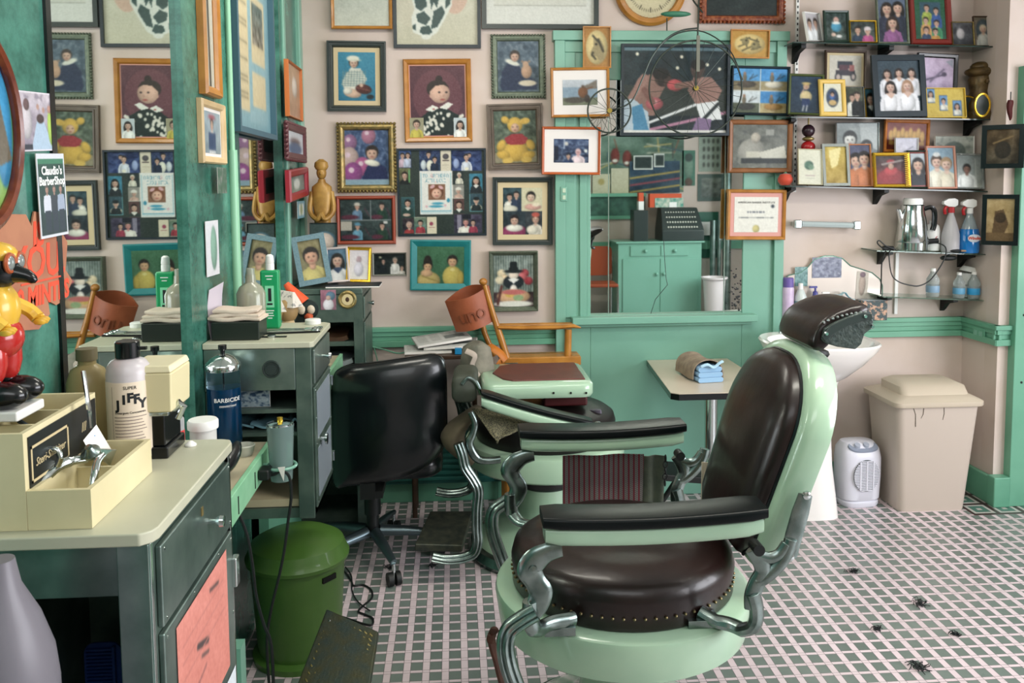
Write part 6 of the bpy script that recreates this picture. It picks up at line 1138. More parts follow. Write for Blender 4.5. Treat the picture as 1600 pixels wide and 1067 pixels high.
o = thing('hair_clippers', 'black electric hair clippers lying on the low counter', 'clippers', (-.600, 2.24, .8425), (0, 0, math.radians(-12))); MB().tube(crv([(-.01, -.09, .02), (0, -.04, .03), (.005, .01, .045), (.0, .06, .07)], 4), [.014, .015, .016, .018, .02, .021, .022, .022, .021, .02, .018, .014, .01], 12).build('body', M_BLKG, o); MB().box(-.02, -.115, .01, .012, -.085, .028).build('blade', M_CHROME, o)
gx, gy, gz = -.495, 2.40, .775; o = thing('glass_tumbler', 'fluted glass tumbler with a brass cap held in the mint ring', 'tumbler', (gx, gy, gz)); n = 40
MB().loft([[Vector((r*(1+.035*(i % 2))*math.cos(2*PI*i/n), r*(1+.035*(i % 2))*math.sin(2*PI*i/n), z)) for i in range(n)] for r, z in ((.029, 0), (.031, .03), (.036, .15), (.037, .158))]).build('glass', mat('fluted glass', '8fa8a4', .12, trans=.5, ior=1.3), o)
MB().lathe([(.037, .156), (.037, .162), (.02, .166), (0, .166)], 24).build('lid', M_CHROME, o); MB().lathe([(.008, .166), (.008, .178), (0, .18)], 12).build('brass_knob', M_GOLDB, o)
o = thing('tumbler_ring', 'mint green metal ring holding the fluted tumbler off the power rail', 'holder', (gx, gy, gz+.04)); MB().ring((0, 0, 0), .041, .0045, 'Z', 30, 6).box(-.05, -.008, -.006, -.036, .008, .006).build('ring', M_GREEN, o); MB().loft([[(.0, -.048, .01), (.02, -.05, .012), (.015, -.047, -.03)], [(.0, -.046, .01), (.02, -.048, .012), (.015, -.045, -.03)]]).build('paper_tag', M_PAPER, o)
def cord(label, pts, Y, r=.004, m=M_BLK2, name='power_cord', k=6):
    p = [P(q[0], q[1], Y=q[2] if len(q) > 2 else Y) for q in pts]; o = thing(name, label, 'cord', p[-1]); MB().tube(crv(p, k), r, 7).build('cable', m, o, world=True); return o, p
o, p = cord('black cord plugged into the mint rail, hanging down past the green bin', [(408, 738), (425, 742), (440, 736), (452, 745), (455, 775), (450, 815), (444, 860), (436, 900), (424, 950), (417, 1000), (420, 1062), (424, 1100)], 2.36, .0042)
MB().box(-.545, 2.33, .795, -.515, 2.38, .825).build('plug', M_BLK2, o, world=True, bevel=.006)
o, p = cord('black cord looping behind the desk and down beside the green bin', [(372, 758), (362, 762), (356, 775), (366, 790), (384, 830), (394, 880), (400, 930), (412, 975), (424, 1010), (428, 1100)], 2.2, .0045)
o, p = cord('black cable curled on the tiles right of the green bin', [(530, 888, 3.2), (542, 900), (548, 915), (560, 918), (576, 925), (580, 940), (570, 952), (556, 962), (553, 968)], 3.2, .004) if 0 else (None, None)
def floorcord(label, pts, r=.004, z=.005):
    p = [P(x, y, Z=z) for x, y in pts]; o = thing('power_cord', label, 'cord', p[0]); MB().tube(crv(p, 7), r, 7).build('cable', M_BLK2, o, world=True); return o
floorcord('black cable curled on the tiles right of the green bin', [(528, 884), (541, 896), (549, 908), (553, 915), (568, 914), (580, 922), (581, 934), (568, 946), (560, 955), (570, 960), (582, 966), (581, 976), (566, 974), (548, 968), (530, 962)])
floorcord('second thin cable crossing the curled one on the tiles', [(540, 886), (549, 900), (550, 922), (556, 936), (566, 946), (578, 954)], .003, .009)
# ---- on the foreground desk
Z1 = 1.0905; mc = M_CREAMP
o = thing('tool_holder', 'cream plastic tool tray with black side label and compartments', 'tool holder', (-.65, 1.41, Z1))
xa, xd, xb, ya, yb = -.752, -.640, -.547, 1.288, 1.545
b = MB(); b.openbox(xa, ya, Z1, xd-.0004, yb, Z1+.147).openbox(xd+.0004, ya+.0005, Z1, xb, yb-.0005, Z1+.06)
for y in (1.37, 1.46): b.box(xa+.0085, y, Z1+.009, xd-.009, y+.006, Z1+.138)
b.box(xd+.0085, 1.44, Z1+.009, xb-.0085, 1.446, Z1+.045).build('tray', mc, o, world=True)
MB().box(xd, ya+.012, Z1+.05, xd+.0015, yb-.005, Z1+.138).build('black_label', mat('black label', '14191c', .35), o, world=True)
mi = mat('cream ink', 'c9b890', .5); q = MB()
for (y0, z0, y1, z1_) in ((1.305, .066, 1.43, .070), (1.305, .118, 1.43, .122), (1.305, .066, 1.309, .122), (1.426, .066, 1.43, .122)): q.box(xd+.0015, y0, Z1+z0, xd+.0022, y1, Z1+z1_)
q.build('label_border', mi, o, world=True); lettering('Steri-Sanitizer', .0175, mi, T((xd+.0018, 1.368, Z1+.093)) @ Rz(90), o, world=True, shear=.3); lettering('///', .022, mi, T((xd+.0018, 1.49, Z1+.10)) @ Rz(90), o, world=True)
q = MB()
for k in range(22): q.box(xd+.0015, 1.31+k*.0095, Z1+.0535, xd+.0021, 1.317+k*.0095, Z1+.057)
q.build('label_print', mi, o, world=True)
# manual clippers
o = thing('manual_clippers', 'chrome hand operated hair clippers lying on the cream tray', 'clippers', P(140, 715, Y=1.42)); pp = lambda L: [P(x, y, Y=yy) for x, y, yy in L]
MB().tube(crv(pp([(58, 758, 1.33), (72, 745, 1.35), (92, 728, 1.38), (112, 720, 1.4), (135, 716, 1.42)]), 6), [.006]*6+[.0065]*6+[.007]*6+[.006]*7, 10, ab=(1, 1.3)).build('handle', M_CHROME, o, world=True, label='long chrome handle')
MB().tube(crv(pp([(90, 728, 1.37), (94, 714, 1.37), (88, 703, 1.37), (77, 702, 1.37)]), 6), .005, 10).build('finger_rest', M_CHROME, o, world=True)
MB().tube(crv(pp([(145, 758, 1.36), (148, 740, 1.37), (152, 722, 1.39), (160, 712, 1.41)]), 5), .0062, 10).build('handle', M_CHROME, o, world=True)
c = P(143, 709, Y=1.42); MB().lathe([(0, 0), (.014, 0), (.015, .006), (.009, .012), (.006, .018), (0, .019)], 20, M=T(c) @ Rx(35)).build('pivot_screw', M_NICKEL, o, world=True)
MB().loft([[P(150, 700, Y=1.44), P(158, 718, Y=1.43), P(158, 718, Y=1.445), P(150, 700, Y=1.455)], [P(183, 702, Y=1.5), P(172, 728, Y=1.46), P(172, 728, Y=1.475), P(183, 702, Y=1.515)]]).build('blade', M_CHROME, o, world=True, bevel=.002)
for k, (L, lab, m_) in enumerate((([(130, 580, 1.47), (134, 605, 1.46), (139, 640, 1.45), (142, 668, 1.45)], 'thin steel scissors handle standing up against the black label', M_CHROME), ([(27, 655, 1.42), (38, 663, 1.41), (52, 671, 1.40), (70, 679, 1.39)], 'blue grey brush handle leaning over the black label', mat('blue grey handle', '4a5a64', .4)))):
    o = thing(['scissors', 'brush'][k], lab, 'tool', pp([L[-1]])[0]); MB().tube(crv(pp(L), 5), .004, 8).build('rod', m_, o, world=True)
o = thing('price_card', 'small white card with blue print stuck in the cream tray', 'card', P(150, 690, Y=1.50)); A = pp([(130, 688, 1.47), (150, 664, 1.52), (174, 704, 1.52), (150, 725, 1.47)]); MB().add(A+[a+Vector((0, .002, 0)) for a in A], [(0, 1, 2, 3), (7, 6, 5, 4), (0, 3, 7, 4), (0, 1, 5, 4), (1, 2, 6, 5), (2, 3, 7, 6)]).build('card', M_WHITE, o, world=True)
B = [A[0].lerp(A[1], .4).lerp(A[3].lerp(A[2], .4), f) for f in (.2, .6)]+[A[0].lerp(A[1], .7).lerp(A[3].lerp(A[2], .7), f) for f in (.6, .2)]; MB().add([a-Vector((0, .0012, 0)) for a in B], [(0, 1, 2, 3)]).build('blue_print', mat('blue ink', '4a8ac4', .6), o, world=True)
# bottles and the lather machine
JXx, JYy = -.611, 1.625; o = thing('cleaner_bottle', 'white round bottle with black cap and cream label SUPER JIFFY', 'bottle', (JXx, JYy, Z1))
MB().lathe([(0, 0), (.036, 0), (.0395, .006), (.0395, .165), (.037, .178), (.03, .188), (.018, .193), (0, .193)], 36).build('bottle', mat('milky white plastic', 'cfc9cc', .3, trans=.15), o)
MB().lathe([(.018, .193), (.022, .194), (.022, .222), (.02, .224), (0, .224)], 24).box(0, -.004, .207, .035, .004, .213).build('cap', M_BLKG, o); MB().lathe([(.0398, .02), (.0402, .021), (.0402, .152), (.0398, .153)], 36, caps=False).build('paper_label', mat('cream label', 'd8c9b4', .6), o)
R_ = .0404; rj = Rz(22)
lettering('SUPER', .0085, M_TXTB, rj @ T((0, 0, .143)), o, wrap=R_)
for k, ch in enumerate('JIFFY'): lettering(ch, .023, M_TXTB, Rz(22+(k-2)*15.5) @ T((0, 0, .124-.0032*(k-2)**2)), o, wrap=R_, bold=.0012)
lettering('Detergent Concentrate', .0058, M_TXTB, rj @ T((0, 0, .097)), o, wrap=R_)
q = MB()
for k in range(11):
    z = .088-k*.006; a0, a1 = math.radians(22-42), math.radians(22+42-(k*13 % 17)); n = 10; q.grid(lambda u, v: (R_*math.sin(a0+(a1-a0)*u), -R_*math.cos(a0+(a1-a0)*u), z+v*.0014), n, 1)
q.grid(lambda u, v: (R_*math.sin(math.radians(-26+u)), -R_*math.cos(math.radians(-26+u)), .025+v*.12), 2, 1); q.build('fine_print', mat('grey ink', '7a6a64', .7), o)
lat2('brown_jug', 'murky yellow plastic bottle behind the white cleaner bottle', 'bottle', -.70, 1.66, Z1, [('bottle', mat('murky yellow plastic', 'a8986a', .35, trans=.2), [(0, 0), (.036, 0), (.038, .01), (.038, .14), (.03, .165), (.016, .175), (.016, .185), (0, .185)]), ('cap', mat('olive cap', '6a6248', .5), [(0, .183), (.019, .183), (.019, .205), (0, .207)])])
o = thing('lather_machine', 'beige topped hot lather machine with black base and chrome trim', 'lather machine', (-.560, 1.672, Z1))
def lbox(x0, y0, z0, x1, y1, z1_, tx=0): return MB().loft([[Vector(v) for v in ((x0, y0, z0), (x1, y0, z0), (x1, y1, z0), (x0, y1, z0))], [Vector(v) for v in ((x0+tx, y0+tx, z1_), (x1-tx, y0+tx, z1_), (x1-tx, y1-tx, z1_), (x0+tx, y1-tx, z1_))]])
lbox(-.045, -.055, 0, .018, .048, .022).build('foot', M_BLKG, o, bevel=.003); lbox(-.044, -.05, .022, .012, .044, .082).build('base', M_BLKG, o, bevel=.003)
lbox(-.048, -.058, .082, .022, .05, .09).build('chrome_band', M_CHROME, o, bevel=.002); lbox(-.052, -.062, .09, .03, .05, .165, -.002).build('housing', mat('beige enamel', 'd9cfa6', .35), o, bevel=.004)
lbox(-.054, -.064, .165, .032, .052, .178, .004).build('lid', mat('cream enamel', 'e4dcb8', .3), o, bevel=.003); MB().tube([(.022, -.03, .088), (.036, -.03, .1), (.042, -.03, .094), (.03, -.03, .07)], [.006, .008, .007, .006], 10).build('spout', M_CHROME, o)
x, y = onz(298, 696, Z1); o = thing('white_tablet', 'tiny white cone of soap on the laminate desk top', 'soap', (x, y, Z1)); MB().lathe([(0, 0), (.011, 0), (.011, .003), (.004, .009), (0, .010)], 14).build('cone', M_WHITE, o)
# foreground canister and comb under the desk
c = P(20, 990, Y=1.12); o = thing('plastic_canister', 'blurred grey plastic jug with sloping shoulder in the left foreground', 'canister', (P(5, 990, Y=1.12).x, 1.12, .62))
MB().lathe([(0, 0), (.062, 0), (.064, .01), (.064, .33), (.060, .37), (.045, .42), (.024, .465), (.018, .50), (0, .50)], 32).build('jug', mat('grey translucent plastic', '6f6c74', .4), o); lat_ = MB().box(-.062-.2, -.2, -.012, .1, .1, 0); 
o2 = thing('stool', 'dark round stool carrying the foreground jug', 'stool', (o.location.x, 1.12, 0)); MB().lathe([(0, .60), (.13, .60), (.135, .61), (.13, .62), (0, .62)], 28).build('seat', M_BLK2, o2)
for a in range(3): q = a*2.1+.4; MB().cyl((.06*math.cos(q), .06*math.sin(q), .60), (.12*math.cos(q), .12*math.sin(q), 0), .012).build('leg', M_BLK2, o2)
o = thing('blue_brush', 'blue plastic toothed comb tray in the dark beneath the desk', 'comb', (P(160, 1010, Y=1.62).x, 1.62, .55)); mb_ = mat('deep blue plastic', '14306c', .35)
q = MB().loft([[(x, y, z) for x, z in rrect(.07, .17, .02, 4, 0, .1)] for y in (0, .004)]); q.build('plate', mb_, o)
q = MB()
for k in range(22): q.box(-.03, -.006, .025+k*.007, .018, 0, .028+k*.007)
q.box(.02, -.009, .02, .025, 0, .18).build('teeth', mb_, o)
o = thing('desk_shelf', 'dark shelf inside the kneehole of the foreground desk', 'shelf', (-.61, 1.6, .53)); MB().box(XL+.02, 1.45, .535, X1-.02, 1.699, .549).build('board', M_STEEL2, o, world=True)
# ================================================================ BARBER CHAIRS
def pl(cx, cy, L, Y):   # pixel polyline on the vertical plane Y -> chair local coordinates
    return [P(x, y, Y=Y)-Vector((cx, cy, 0)) for x, y in L]
C1 = (.45, 2.28); YN1 = 1.93
def ribbed(pts, w=.024, t_=.012, side=(0, 1, 0)):
    """a cast metal band: three parallel ribs swept along a path, fused into one mesh"""
    mb = MB()
    for off, r in ((-.0125, .009), (0, .0115), (.0125, .009)):
        q = []
        for i, p in enumerate(pts):
            d = (pts[min(i+1, len(pts)-1)]-pts[max(i-1, 0)]).normalized(); n = d.cross(Vector(side)).normalized(); q.append(p+n*off)
        mb.tube(q, r, 8, side=side, ab=(1.5, 1))
    return mb
def slab(outline, y0, y1, bev=0, M=None): return MB().prism(outline, y0, y1, M)
def armrest(r, y, xa, xb, z, label=None, padm=M_ARM, sweep=-1, body=M_ENAM):
    """arm rest along X at height z (top of pad): enamel rail, black pad on top"""
    n = 14; sec = rrect(.085, .046, .016, 4); rings = []
    for i in range(n+1):
        u = i/n; x = xa+(xb-xa)*u; dz = .010*math.sin(PI*u*1.0)-.006*u; s = .8 if i in (0, n) else 1
        rings.append([Vector((x, y+a*s, z-.040+b*s-dz)) for a, b in sec])
    a = MB().loft(rings).build('armrest', body, r, sharp=50)
    sec = rrect(.105, .028, .009, 4); rings = []
    for i in range(n+1):
        u = i/n; x = xa-.006+(xb-xa+.012)*u; dz = .010*math.sin(PI*u)-.006*u; s = .86 if i in (0, n) else 1
        rings.append([Vector((x, y+a_*s, z-.006+b*s-dz)) for a_, b in sec])
    MB().loft(rings).build('pad', padm, a, sharp=50); return a
def seat_and_base(r, leather=M_OX, nails=True):
    MB().lathe([(.0, .36), (.18, .37), (.325, .395), (.338, .405), (.35, .49), (.346, .502), (.335, .508), (0, .508)], 64).build('seat_skirt', M_ENAM, r, sharp=30)
    MB().lathe([(0, .508), (.296, .508), (.302, .515), (.300, .545), (.305, .58), (.297, .610), (.272, .628), (.19, .638), (.08, .643), (0, .643)], 64).build('seat_cushion', leather, r, sharp=60)
    q = MB()
    for k in range(72 if nails else 0):
        a = 2*PI*k/72; q.ell((.303*math.cos(a), .303*math.sin(a), .545), .0043, 8)
    if nails: q.build('brass_nails', mat('antique brass nails', '75684a', .35, .8), [c for c in r.children if c.name.startswith('seat_cushion')][0])['kind'] = 'stuff'
    MB().lathe([(0, 0), (.335, 0), (.345, .02), (.33, .05), (.31, .055), (0, .055)], 56).build('base_ring', M_NICKEL, r)
    MB().lathe([(.308, .05), (.3, .07), (.24, .11), (.17, .14), (.125, .17), (.115, .2), (.112, .31), (0, .31)], 48).build('pedestal', M_ENAM, r)
    MB().lathe([(.118, .29), (.124, .30), (.124, .35), (.118, .362), (0, .362)], 40).build('collar', M_BLKG, r)
def front_leg(r, cx, cy, yy, S=1):
    """cast S bracket from the arm rest down to the skirt plus ribbed band to the foot rest, at local y"""
    s1 = pl(cx, cy, [(878, 862), (852, 864), (830, 876), (822, 892), (834, 912), (843, 930), (838, 948), (828, 962)], YN1) if cx == C1[0] else None
    return s1
o1 = thing('barber_chair', 'mint enamel barber chair in the foreground with upright oxblood back', 'barber chair', (C1[0], C1[1], 0))
seat_and_base(o1)
ARM = [(878, 858), (858, 862), (838, 874), (828, 890), (836, 908), (845, 926), (840, 944), (832, 960)]
BR = [(829, 938), (829, 962), (833, 980), (846, 990), (866, 990), (903, 992)]
BAND = [(836, 950), (815, 962), (795, 978), (789, 1000), (793, 1030), (806, 1068), (822, 1110)]
for sgn in (-1, 1):
    yy = -.35 if sgn < 0 else .35
    fix = lambda L: [Vector((p.x, yy+(0 if True else 0), p.z)) for p in pl(*C1, L, YN1)]
    q = MB().tube(crv(fix(ARM), 5), radii([.017, .021, .027, .028, .023, .026, .024, .02], 36), 12, side=(0, 1, 0), ab=(.42, 1.1))
    c = fix([(832, 887)])[0]; q.lathe([(0, 0), (.011, 0), (.011, .004), (0, .006)], 16, M=T((c.x, yy-.012 if sgn < 0 else yy+.012, c.z)) @ Rx(90 if sgn < 0 else -90))
    q.build('front_arm_bracket', M_NICKEL, o1, sharp=60)
    b_ = crv(fix(BR), 5); y_in = yy-sgn*.075; pts = [Vector((p.x, yy+(y_in-yy)*max(0, (i-10)/(len(b_)-11)), max(p.z, .52) if i > 12 else p.z)) for i, p in enumerate(b_)]
    MB().tube(pts, radii([.021, .022, .019, .017, .018], 26), 12, ab=(1.1, .8)).box(-.245, yy-sgn*.075-.024, .509, -.17, yy-sgn*.075+.024, .530).build('skirt_bracket', M_NICKEL, o1, sharp=60, bevel=.004)
    ribbed([p+Vector((0, sgn*.018, 0)) for p in crv(fix(BAND), 6)]).build('foot_rest_band', M_NICKEL, o1, sharp=50)
    armrest(o1, yy, P(850, 820, Y=YN1).x-C1[0], P(1186, 820, Y=YN1).x-C1[0], .835)
    # rear bracket: Y-shaped plate joining arm, back strip and skirt
    R1 = [(1176, 856), (1186, 872), (1192, 892), (1182, 912), (1176, 930), (1176, 950)]; R2 = [(1180, 910), (1196, 902), (1216, 884), (1229, 864), (1236, 842)]
    R3 = [(1186, 868), (1202, 872), (1218, 866), (1230, 850)]; R4 = [(1176, 925), (1182, 950), (1180, 972), (1168, 990), (1150, 1000), (1110, 985)]
    rb = MB().tube(crv(fix(R1), 5), .019, 10, side=(0, 1, 0), ab=(.6, 1.1)).tube(crv(fix(R2), 5), .015, 10, side=(0, 1, 0), ab=(.8, 1.1)).tube(crv(fix(R3), 5), .014, 10, side=(0, 1, 0), ab=(.8, 1.1))
    w4 = crv(fix(R4), 5); w4 = [Vector((p.x, yy-sgn*.09*max(0, (i-12)/(len(w4)-13)), max(p.z, .52))) for i, p in enumerate(w4)]
    rb.tube(w4, .021, 10, ab=(1, .8)).box(.11, yy-sgn*.09-.03, .509, .19, yy-sgn*.09+.03, .528).build('rear_bracket', M_NICKEL, o1, sharp=60, bevel=.004)
    c = fix([(1182, 855)])[0]; MB().cyl(c+Vector((0, -.02, 0)), c+Vector((0, .02, 0)), .014).build('hinge_bolt', M_BLK2, o1)
# backrest: outline in the plane of the back (local u along Y, w up the back), reclined
th = math.radians(17.5); Mb = T((.335, 0, .60)) @ Matrix.Rotation(th, 4, 'Y') @ Matrix.Rotation(PI/2, 4, 'Z')   # prism X->Y axis, prism Y->-X
def back_outline(w0, w1, h, rt, n=10, z0=0):
    out = []
    for k in range(n+1): a = PI/2*k/n; out.append((w1/2-rt+rt*math.cos(a), h-rt+rt*math.sin(a)))
    for k in range(n+1): a = PI/2*k/n+PI/2; out.append((-w1/2+rt+rt*math.cos(a), h-rt+rt*math.sin(a)))
    out += [(-w0/2, z0+.04), (-w0/2+.04, z0), (w0/2-.04, z0), (w0/2, z0+.04)]; return out
def scaled(out, s, cy=.3): return [(x*s, cy+(y-cy)*s) for x, y in out]
O = back_outline(.43, .50, .58, .21)
rings = [[(x, yq, z) for x, z in scaled(O, s)] for s, yq in ((.92, -.035), (.985, -.03), (1, -.015), (1, .02), (.97, .038), (.9, .046))]
bs = MB().loft(rings, M=Mb).build('backrest_shell', M_ENAM, o1, sharp=50)
Oi = back_outline(.37, .42, .545, .18, z0=.015)
def pad(mb, O, ys, M, cy=.28):
    return mb.loft([[(x, y, z) for x, z in scaled(O, s, cy)] for s, y in ys], M=M)
pad(MB(), Oi, ((.99, .03), (1.0, .05), (.985, .068), (.94, .082), (.84, .094), (.65, .103), (.35, .108), (.1, .109)), Mb).build('backrest_cushion', M_OX, o1, sharp=60)
MB().tube([Mb @ Vector((x, .047, z)) for x, z in Oi[:24]], .006, 6).build('piping', M_BLK, [c for c in o1.children if c.name.startswith('backrest_cushion')][0])
for sgn in (-1, 1):
    fix = lambda L: [Vector((p.x, sgn*.262, p.z)) for p in pl(*C1, L, 2.02)]
    st = fix([(1232, 868), (1240, 835), (1250, 800), (1258, 772)])
    sb = MB().tube(st, [.020, .021, .021, .017], 10, side=(0, 1, 0), ab=(.3, 1.1)).build('back_strap', M_NICKEL, o1, sharp=60)
    for p in (st[0], st[-1]): MB().lathe([(0, 0), (.011, 0), (.010, .006), (.006, .008), (0, .009)], 14, M=T((p.x, sgn*.266, p.z)) @ Rx(90 if sgn < 0 else -90)).build('bolt', M_CHROME, sb)
# headrest: leather wrapped roll with a cast side plate
hr = MB(); hp = lambda L, Y=2.14: [(p.x, p.z) for p in pl(*C1, L, Y)]
sec = [(1266, 545), (1272, 520), (1285, 500), (1305, 488), (1330, 478), (1352, 474), (1362, 480), (1356, 492), (1330, 506), (1305, 525), (1290, 545), (1280, 552)]
H0 = hp(sec); cxh = sum(x for x, z in H0)/len(H0); czh = sum(z for x, z in H0)/len(H0)
def rg(y, s, dz=0, dx=0): return [(cxh+dx+(x-cxh)*s, y, czh+dz+(z-czh)*s) for x, z in H0]
hd = MB().loft([rg(-.145, .93), rg(-.138, 1.0), rg(-.08, 1.02, .002), rg(.0, 1.04, .004), rg(.06, 1.02, .002), rg(.105, .94), rg(.112, .8)]).build('headrest', M_OX, o1, sharp=70, sub=1)
PLT = [(1280, 530), (1284, 512), (1300, 502), (1318, 494), (1340, 486), (1354, 488), (1360, 500), (1357, 512), (1346, 520), (1341, 536), (1332, 544), (1318, 542), (1304, 540), (1290, 536)]
MB().prism(hp(PLT), -.158, -.146).build('side_plate', mat('dark engraved cast plate', '3c4745', .45, .7, c2='59625e', ns=70, bump=.8, bs=110), hd, bevel=.003)
PL2 = [(1278, 524), (1292, 506), (1318, 494), (1342, 486), (1356, 488), (1358, 496), (1340, 500), (1316, 508), (1296, 520), (1284, 532)]
MB().prism(hp(PL2), -.164, -.158).build('hinge_plate', M_DKGREY, hd, bevel=.002)
q = MB()
for k, (x, y) in enumerate([(1284+7.2*i, 508-2.9*i+(.13*i*i)) for i in range(10)]): p = hp([(x, y-6)])[0]; q.ell((p[0], -.152, p[1]), .0045, 6)
q.build('tack', M_CHROME, hd)['kind'] = 'stuff'
for x, y in ((1285, 519), (1345, 492), (1356, 508)): p = hp([(x, y)])[0]; MB().lathe([(0, 0), (.006, 0), (.004, .005), (0, .005)], 12, M=T((p[0], -.163, p[1])) @ Rx(90)).build('screw', M_CHROME, hd)
p = hp([(1285, 552)], 2.22)[0]; MB().lathe([(0, -.012), (.042, -.012), (.045, -.004), (.04, .004), (.02, .008), (0, .008)], 28, M=T((p[0]-.0, .0, p[1])) @ Ry(12)).build('mount_disc', M_BLK2, o1)
MB().tube([(p[0], 0, p[1]), (p[0]+.012, 0, p[1]+.05)], .018, 10).build('mount_post', M_BLK2, o1)
# foot rest of the front chair: cast plate tilted to the left of the seat
A = [P(510, 950, Y=2.50), P(592, 986, Y=2.42), P(574, 1100, Y=2.16), P(450, 1104, Y=2.22)]; nA = (A[1]-A[0]).cross(A[3]-A[0]).normalized(); nA = nA if nA.z > 0 else -nA
inv = Vector((C1[0], C1[1], 0)); B_ = [a-nA*.018 for a in A]
fp = MB().loft([[b-inv for b in B_], [a-inv for a in A]]).build('foot_rest', mat('worn cast iron', '3b4743', .4, .5, c2='4b4a34', ns=26, bump=.4, bs=120), o1, bevel=.006)
e = MB(); 
for i in range(9):
    for j in range(12):
        if (i*7+j*5) % 4 == 0 and 1 <= i <= 7: continue
        u, v = .12+.76*i/8, .1+.8*j/11; c = A[0].lerp(A[1], u).lerp(A[3].lerp(A[2], u), v)-inv; d = (A[1]-A[0]).normalized(); f = (A[3]-A[0]).normalized()
        s_, t__ = d*.007+f*.003, f*.0035; e.loft([[c-s_-t__, c+s_-t__, c+s_+t__, c-s_+t__], [c-s_*.7-t__*.6+nA*.0018, c+s_*.7-t__*.6+nA*.0018, c+s_*.7+t__*.6+nA*.0018, c-s_*.7+t__*.6+nA*.0018]])
e.build('tread_pattern', mat('worn brassy tread', '6b6238', .35, .6), fp)
q = MB()
for u, v in ((.14, .12), (.14, .86)): c = A[0].lerp(A[1], u).lerp(A[3].lerp(A[2], u), v)-inv; q.ell(c, .006, 8)
q.build('rivet', M_CHROME, fp)
MB().tube([A[2].lerp(A[3], .2)-inv-nA*.02, Vector((-.25, -.2, .06)), Vector((-.2, -.2, .03))], .014, 8).build('foot_rest_arm', M_NICKEL, o1)
# things hung on the front chair
def hang(label, pxs, Ya, m, name='towel', cat='towel', thick=.004, wave=.006, n=18, stripes=None, dy=0):
    (x0, y0), (x1, y1) = pxs; a, b_ = P(x0, y0, Y=Ya), P(x1, y1, Y=Ya); o = thing(name, label, cat, ((a.x+b_.x)/2, Ya, b_.z))
    MB().grid(lambda u, v: (a.x+(b_.x-a.x)*u+(.01*(v-.5)*math.sin(u*4)), Ya+wave*math.sin(u*11+v)+dy*v, a.z+(b_.z-a.z)*v), n, 14, thick).build('cloth', m, o, world=True, sharp=70); return o
t = NT('striped woven towel'); X, Y, Z = t.pos(); s_ = t.m_('FRACT', t.m_('MULTIPLY', X, 62)); z_ = t.m_('FRACT', t.m_('MULTIPLY', t.m_('ADD', Z, t.m_('MULTIPLY', X, .6)), 150))
t.base(t.mix(t.m_('LESS_THAN', s_, .34), t.mix(t.m_('LESS_THAN', z_, .35), '787270', '5a5250'), '6e2431')); t.b.inputs['Roughness'].default_value = .9; t.bump(z_, .4); M_STR = t.m
YFA = 2.63
hang('red and grey striped towel hanging over the far arm rest', ((879, 712), (1003, 822)), YFA+.045, M_STR)
hang('olive grey cloth hanging beside the striped towel', ((996, 712), (1036, 800)), YFA+.06, mat('olive grey cloth', '52584e', .9, c2='616656', ns=40, bump=.5, bs=200), name='cloth', cat='cloth')
hang('off white cloth strap hanging between arm and backrest', ((1096, 722), (1120, 800)), 2.52, mat('unbleached cotton', 'c4b5a0', .9, bump=.3, bs=200), name='cloth_strap', cat='cloth', wave=.003)
ch = thing('chain', 'short dark chain hanging under the far arm rest', 'chain', P(1040, 752, Y=YFA)); q = MB()
for k in range(5):
    p = P(1040-.3*k, 716+k*9.5, Y=YFA); q.ring((p.x, p.y, p.z), .007, .002, 'Y' if k % 2 else 'X', 14, 5, M=T((p.x, p.y, p.z)) @ Matrix.Diagonal((1, 1, 1.45, 1)) @ T((-p.x, -p.y, -p.z)))
q.build('links', M_BLK2, ch, world=True)
o = thing('leather_strap', 'frayed brown leather strap hanging by the front left of the chair', 'strap', P(775, 1060, Y=2.0)); pp = [P(x, y, Y=2.02) for x, y in ((772, 980), (768, 1000), (776, 1030), (785, 1065), (800, 1110))]
MB().tube(crv(pp, 5), [.008, .010, .013, .015, .014]+[.013]*16, 8, ab=(1, .5)).ell(P(766, 998, Y=2.01), (.010, .008, .014), 8).ell(P(772, 985, Y=2.01), (.012, .008, .01), 8).build('strap', mat('frayed brown leather', '4a2818', .7, c2='33190f', bump=.6, bs=80), o, world=True)
# ---- second barber chair, folded back
C2 = (.385, 3.66); YN2 = 3.33
o2 = thing('barber_chair', 'second mint barber chair behind, back folded flat and arm collapsed', 'barber chair', (C2[0], C2[1], 0)); seat_and_base(o2, mat('very dark leather', '120b0b', .45), False)
L2 = lambda L, Y=YN2: pl(*C2, L, Y)
for sgn in (-1, 1):
    yy = -.345*(-sgn) if False else (.345*sgn)
    fx = lambda L: [Vector((p.x, yy, p.z)) for p in L2(L)]
    MB().tube(crv(fx([(735, 642), (742, 660), (738, 678), (733, 690), (738, 705), (748, 716), (764, 718), (782, 716)]), 5), radii([.012, .014, .018, .018, .015, .015], 36), 10, side=(0, 1, 0), ab=(.8, 1)).build('arm_bracket', M_NICKEL, o2, sharp=60)
    ribbed([p+Vector((0, sgn*.02, 0)) for p in crv(fx([(716, 688), (722, 705), (727, 725), (740, 745), (747, 762), (745, 790), (745, 820), (746, 840), (740, 858), (722, 866), (698, 868), (676, 864)]), 5)]).build('foot_rest_band', M_NICKEL, o2, sharp=50)
FA = [P(672, 798, Y=3.62), P(738, 798, Y=3.62), P(722, 852, Y=3.34), P(648, 850, Y=3.34)]; io = Vector((C2[0], C2[1], 0))
MB().loft([[a-io-Vector((0, 0, .03)) for a in FA], [a-io for a in FA]]).build('foot_rest', M_STEEL2 if 0 else mat('dark worn footplate', '2e3430', .45, .5, c2='4b4d40', ns=30), o2, bevel=.005)
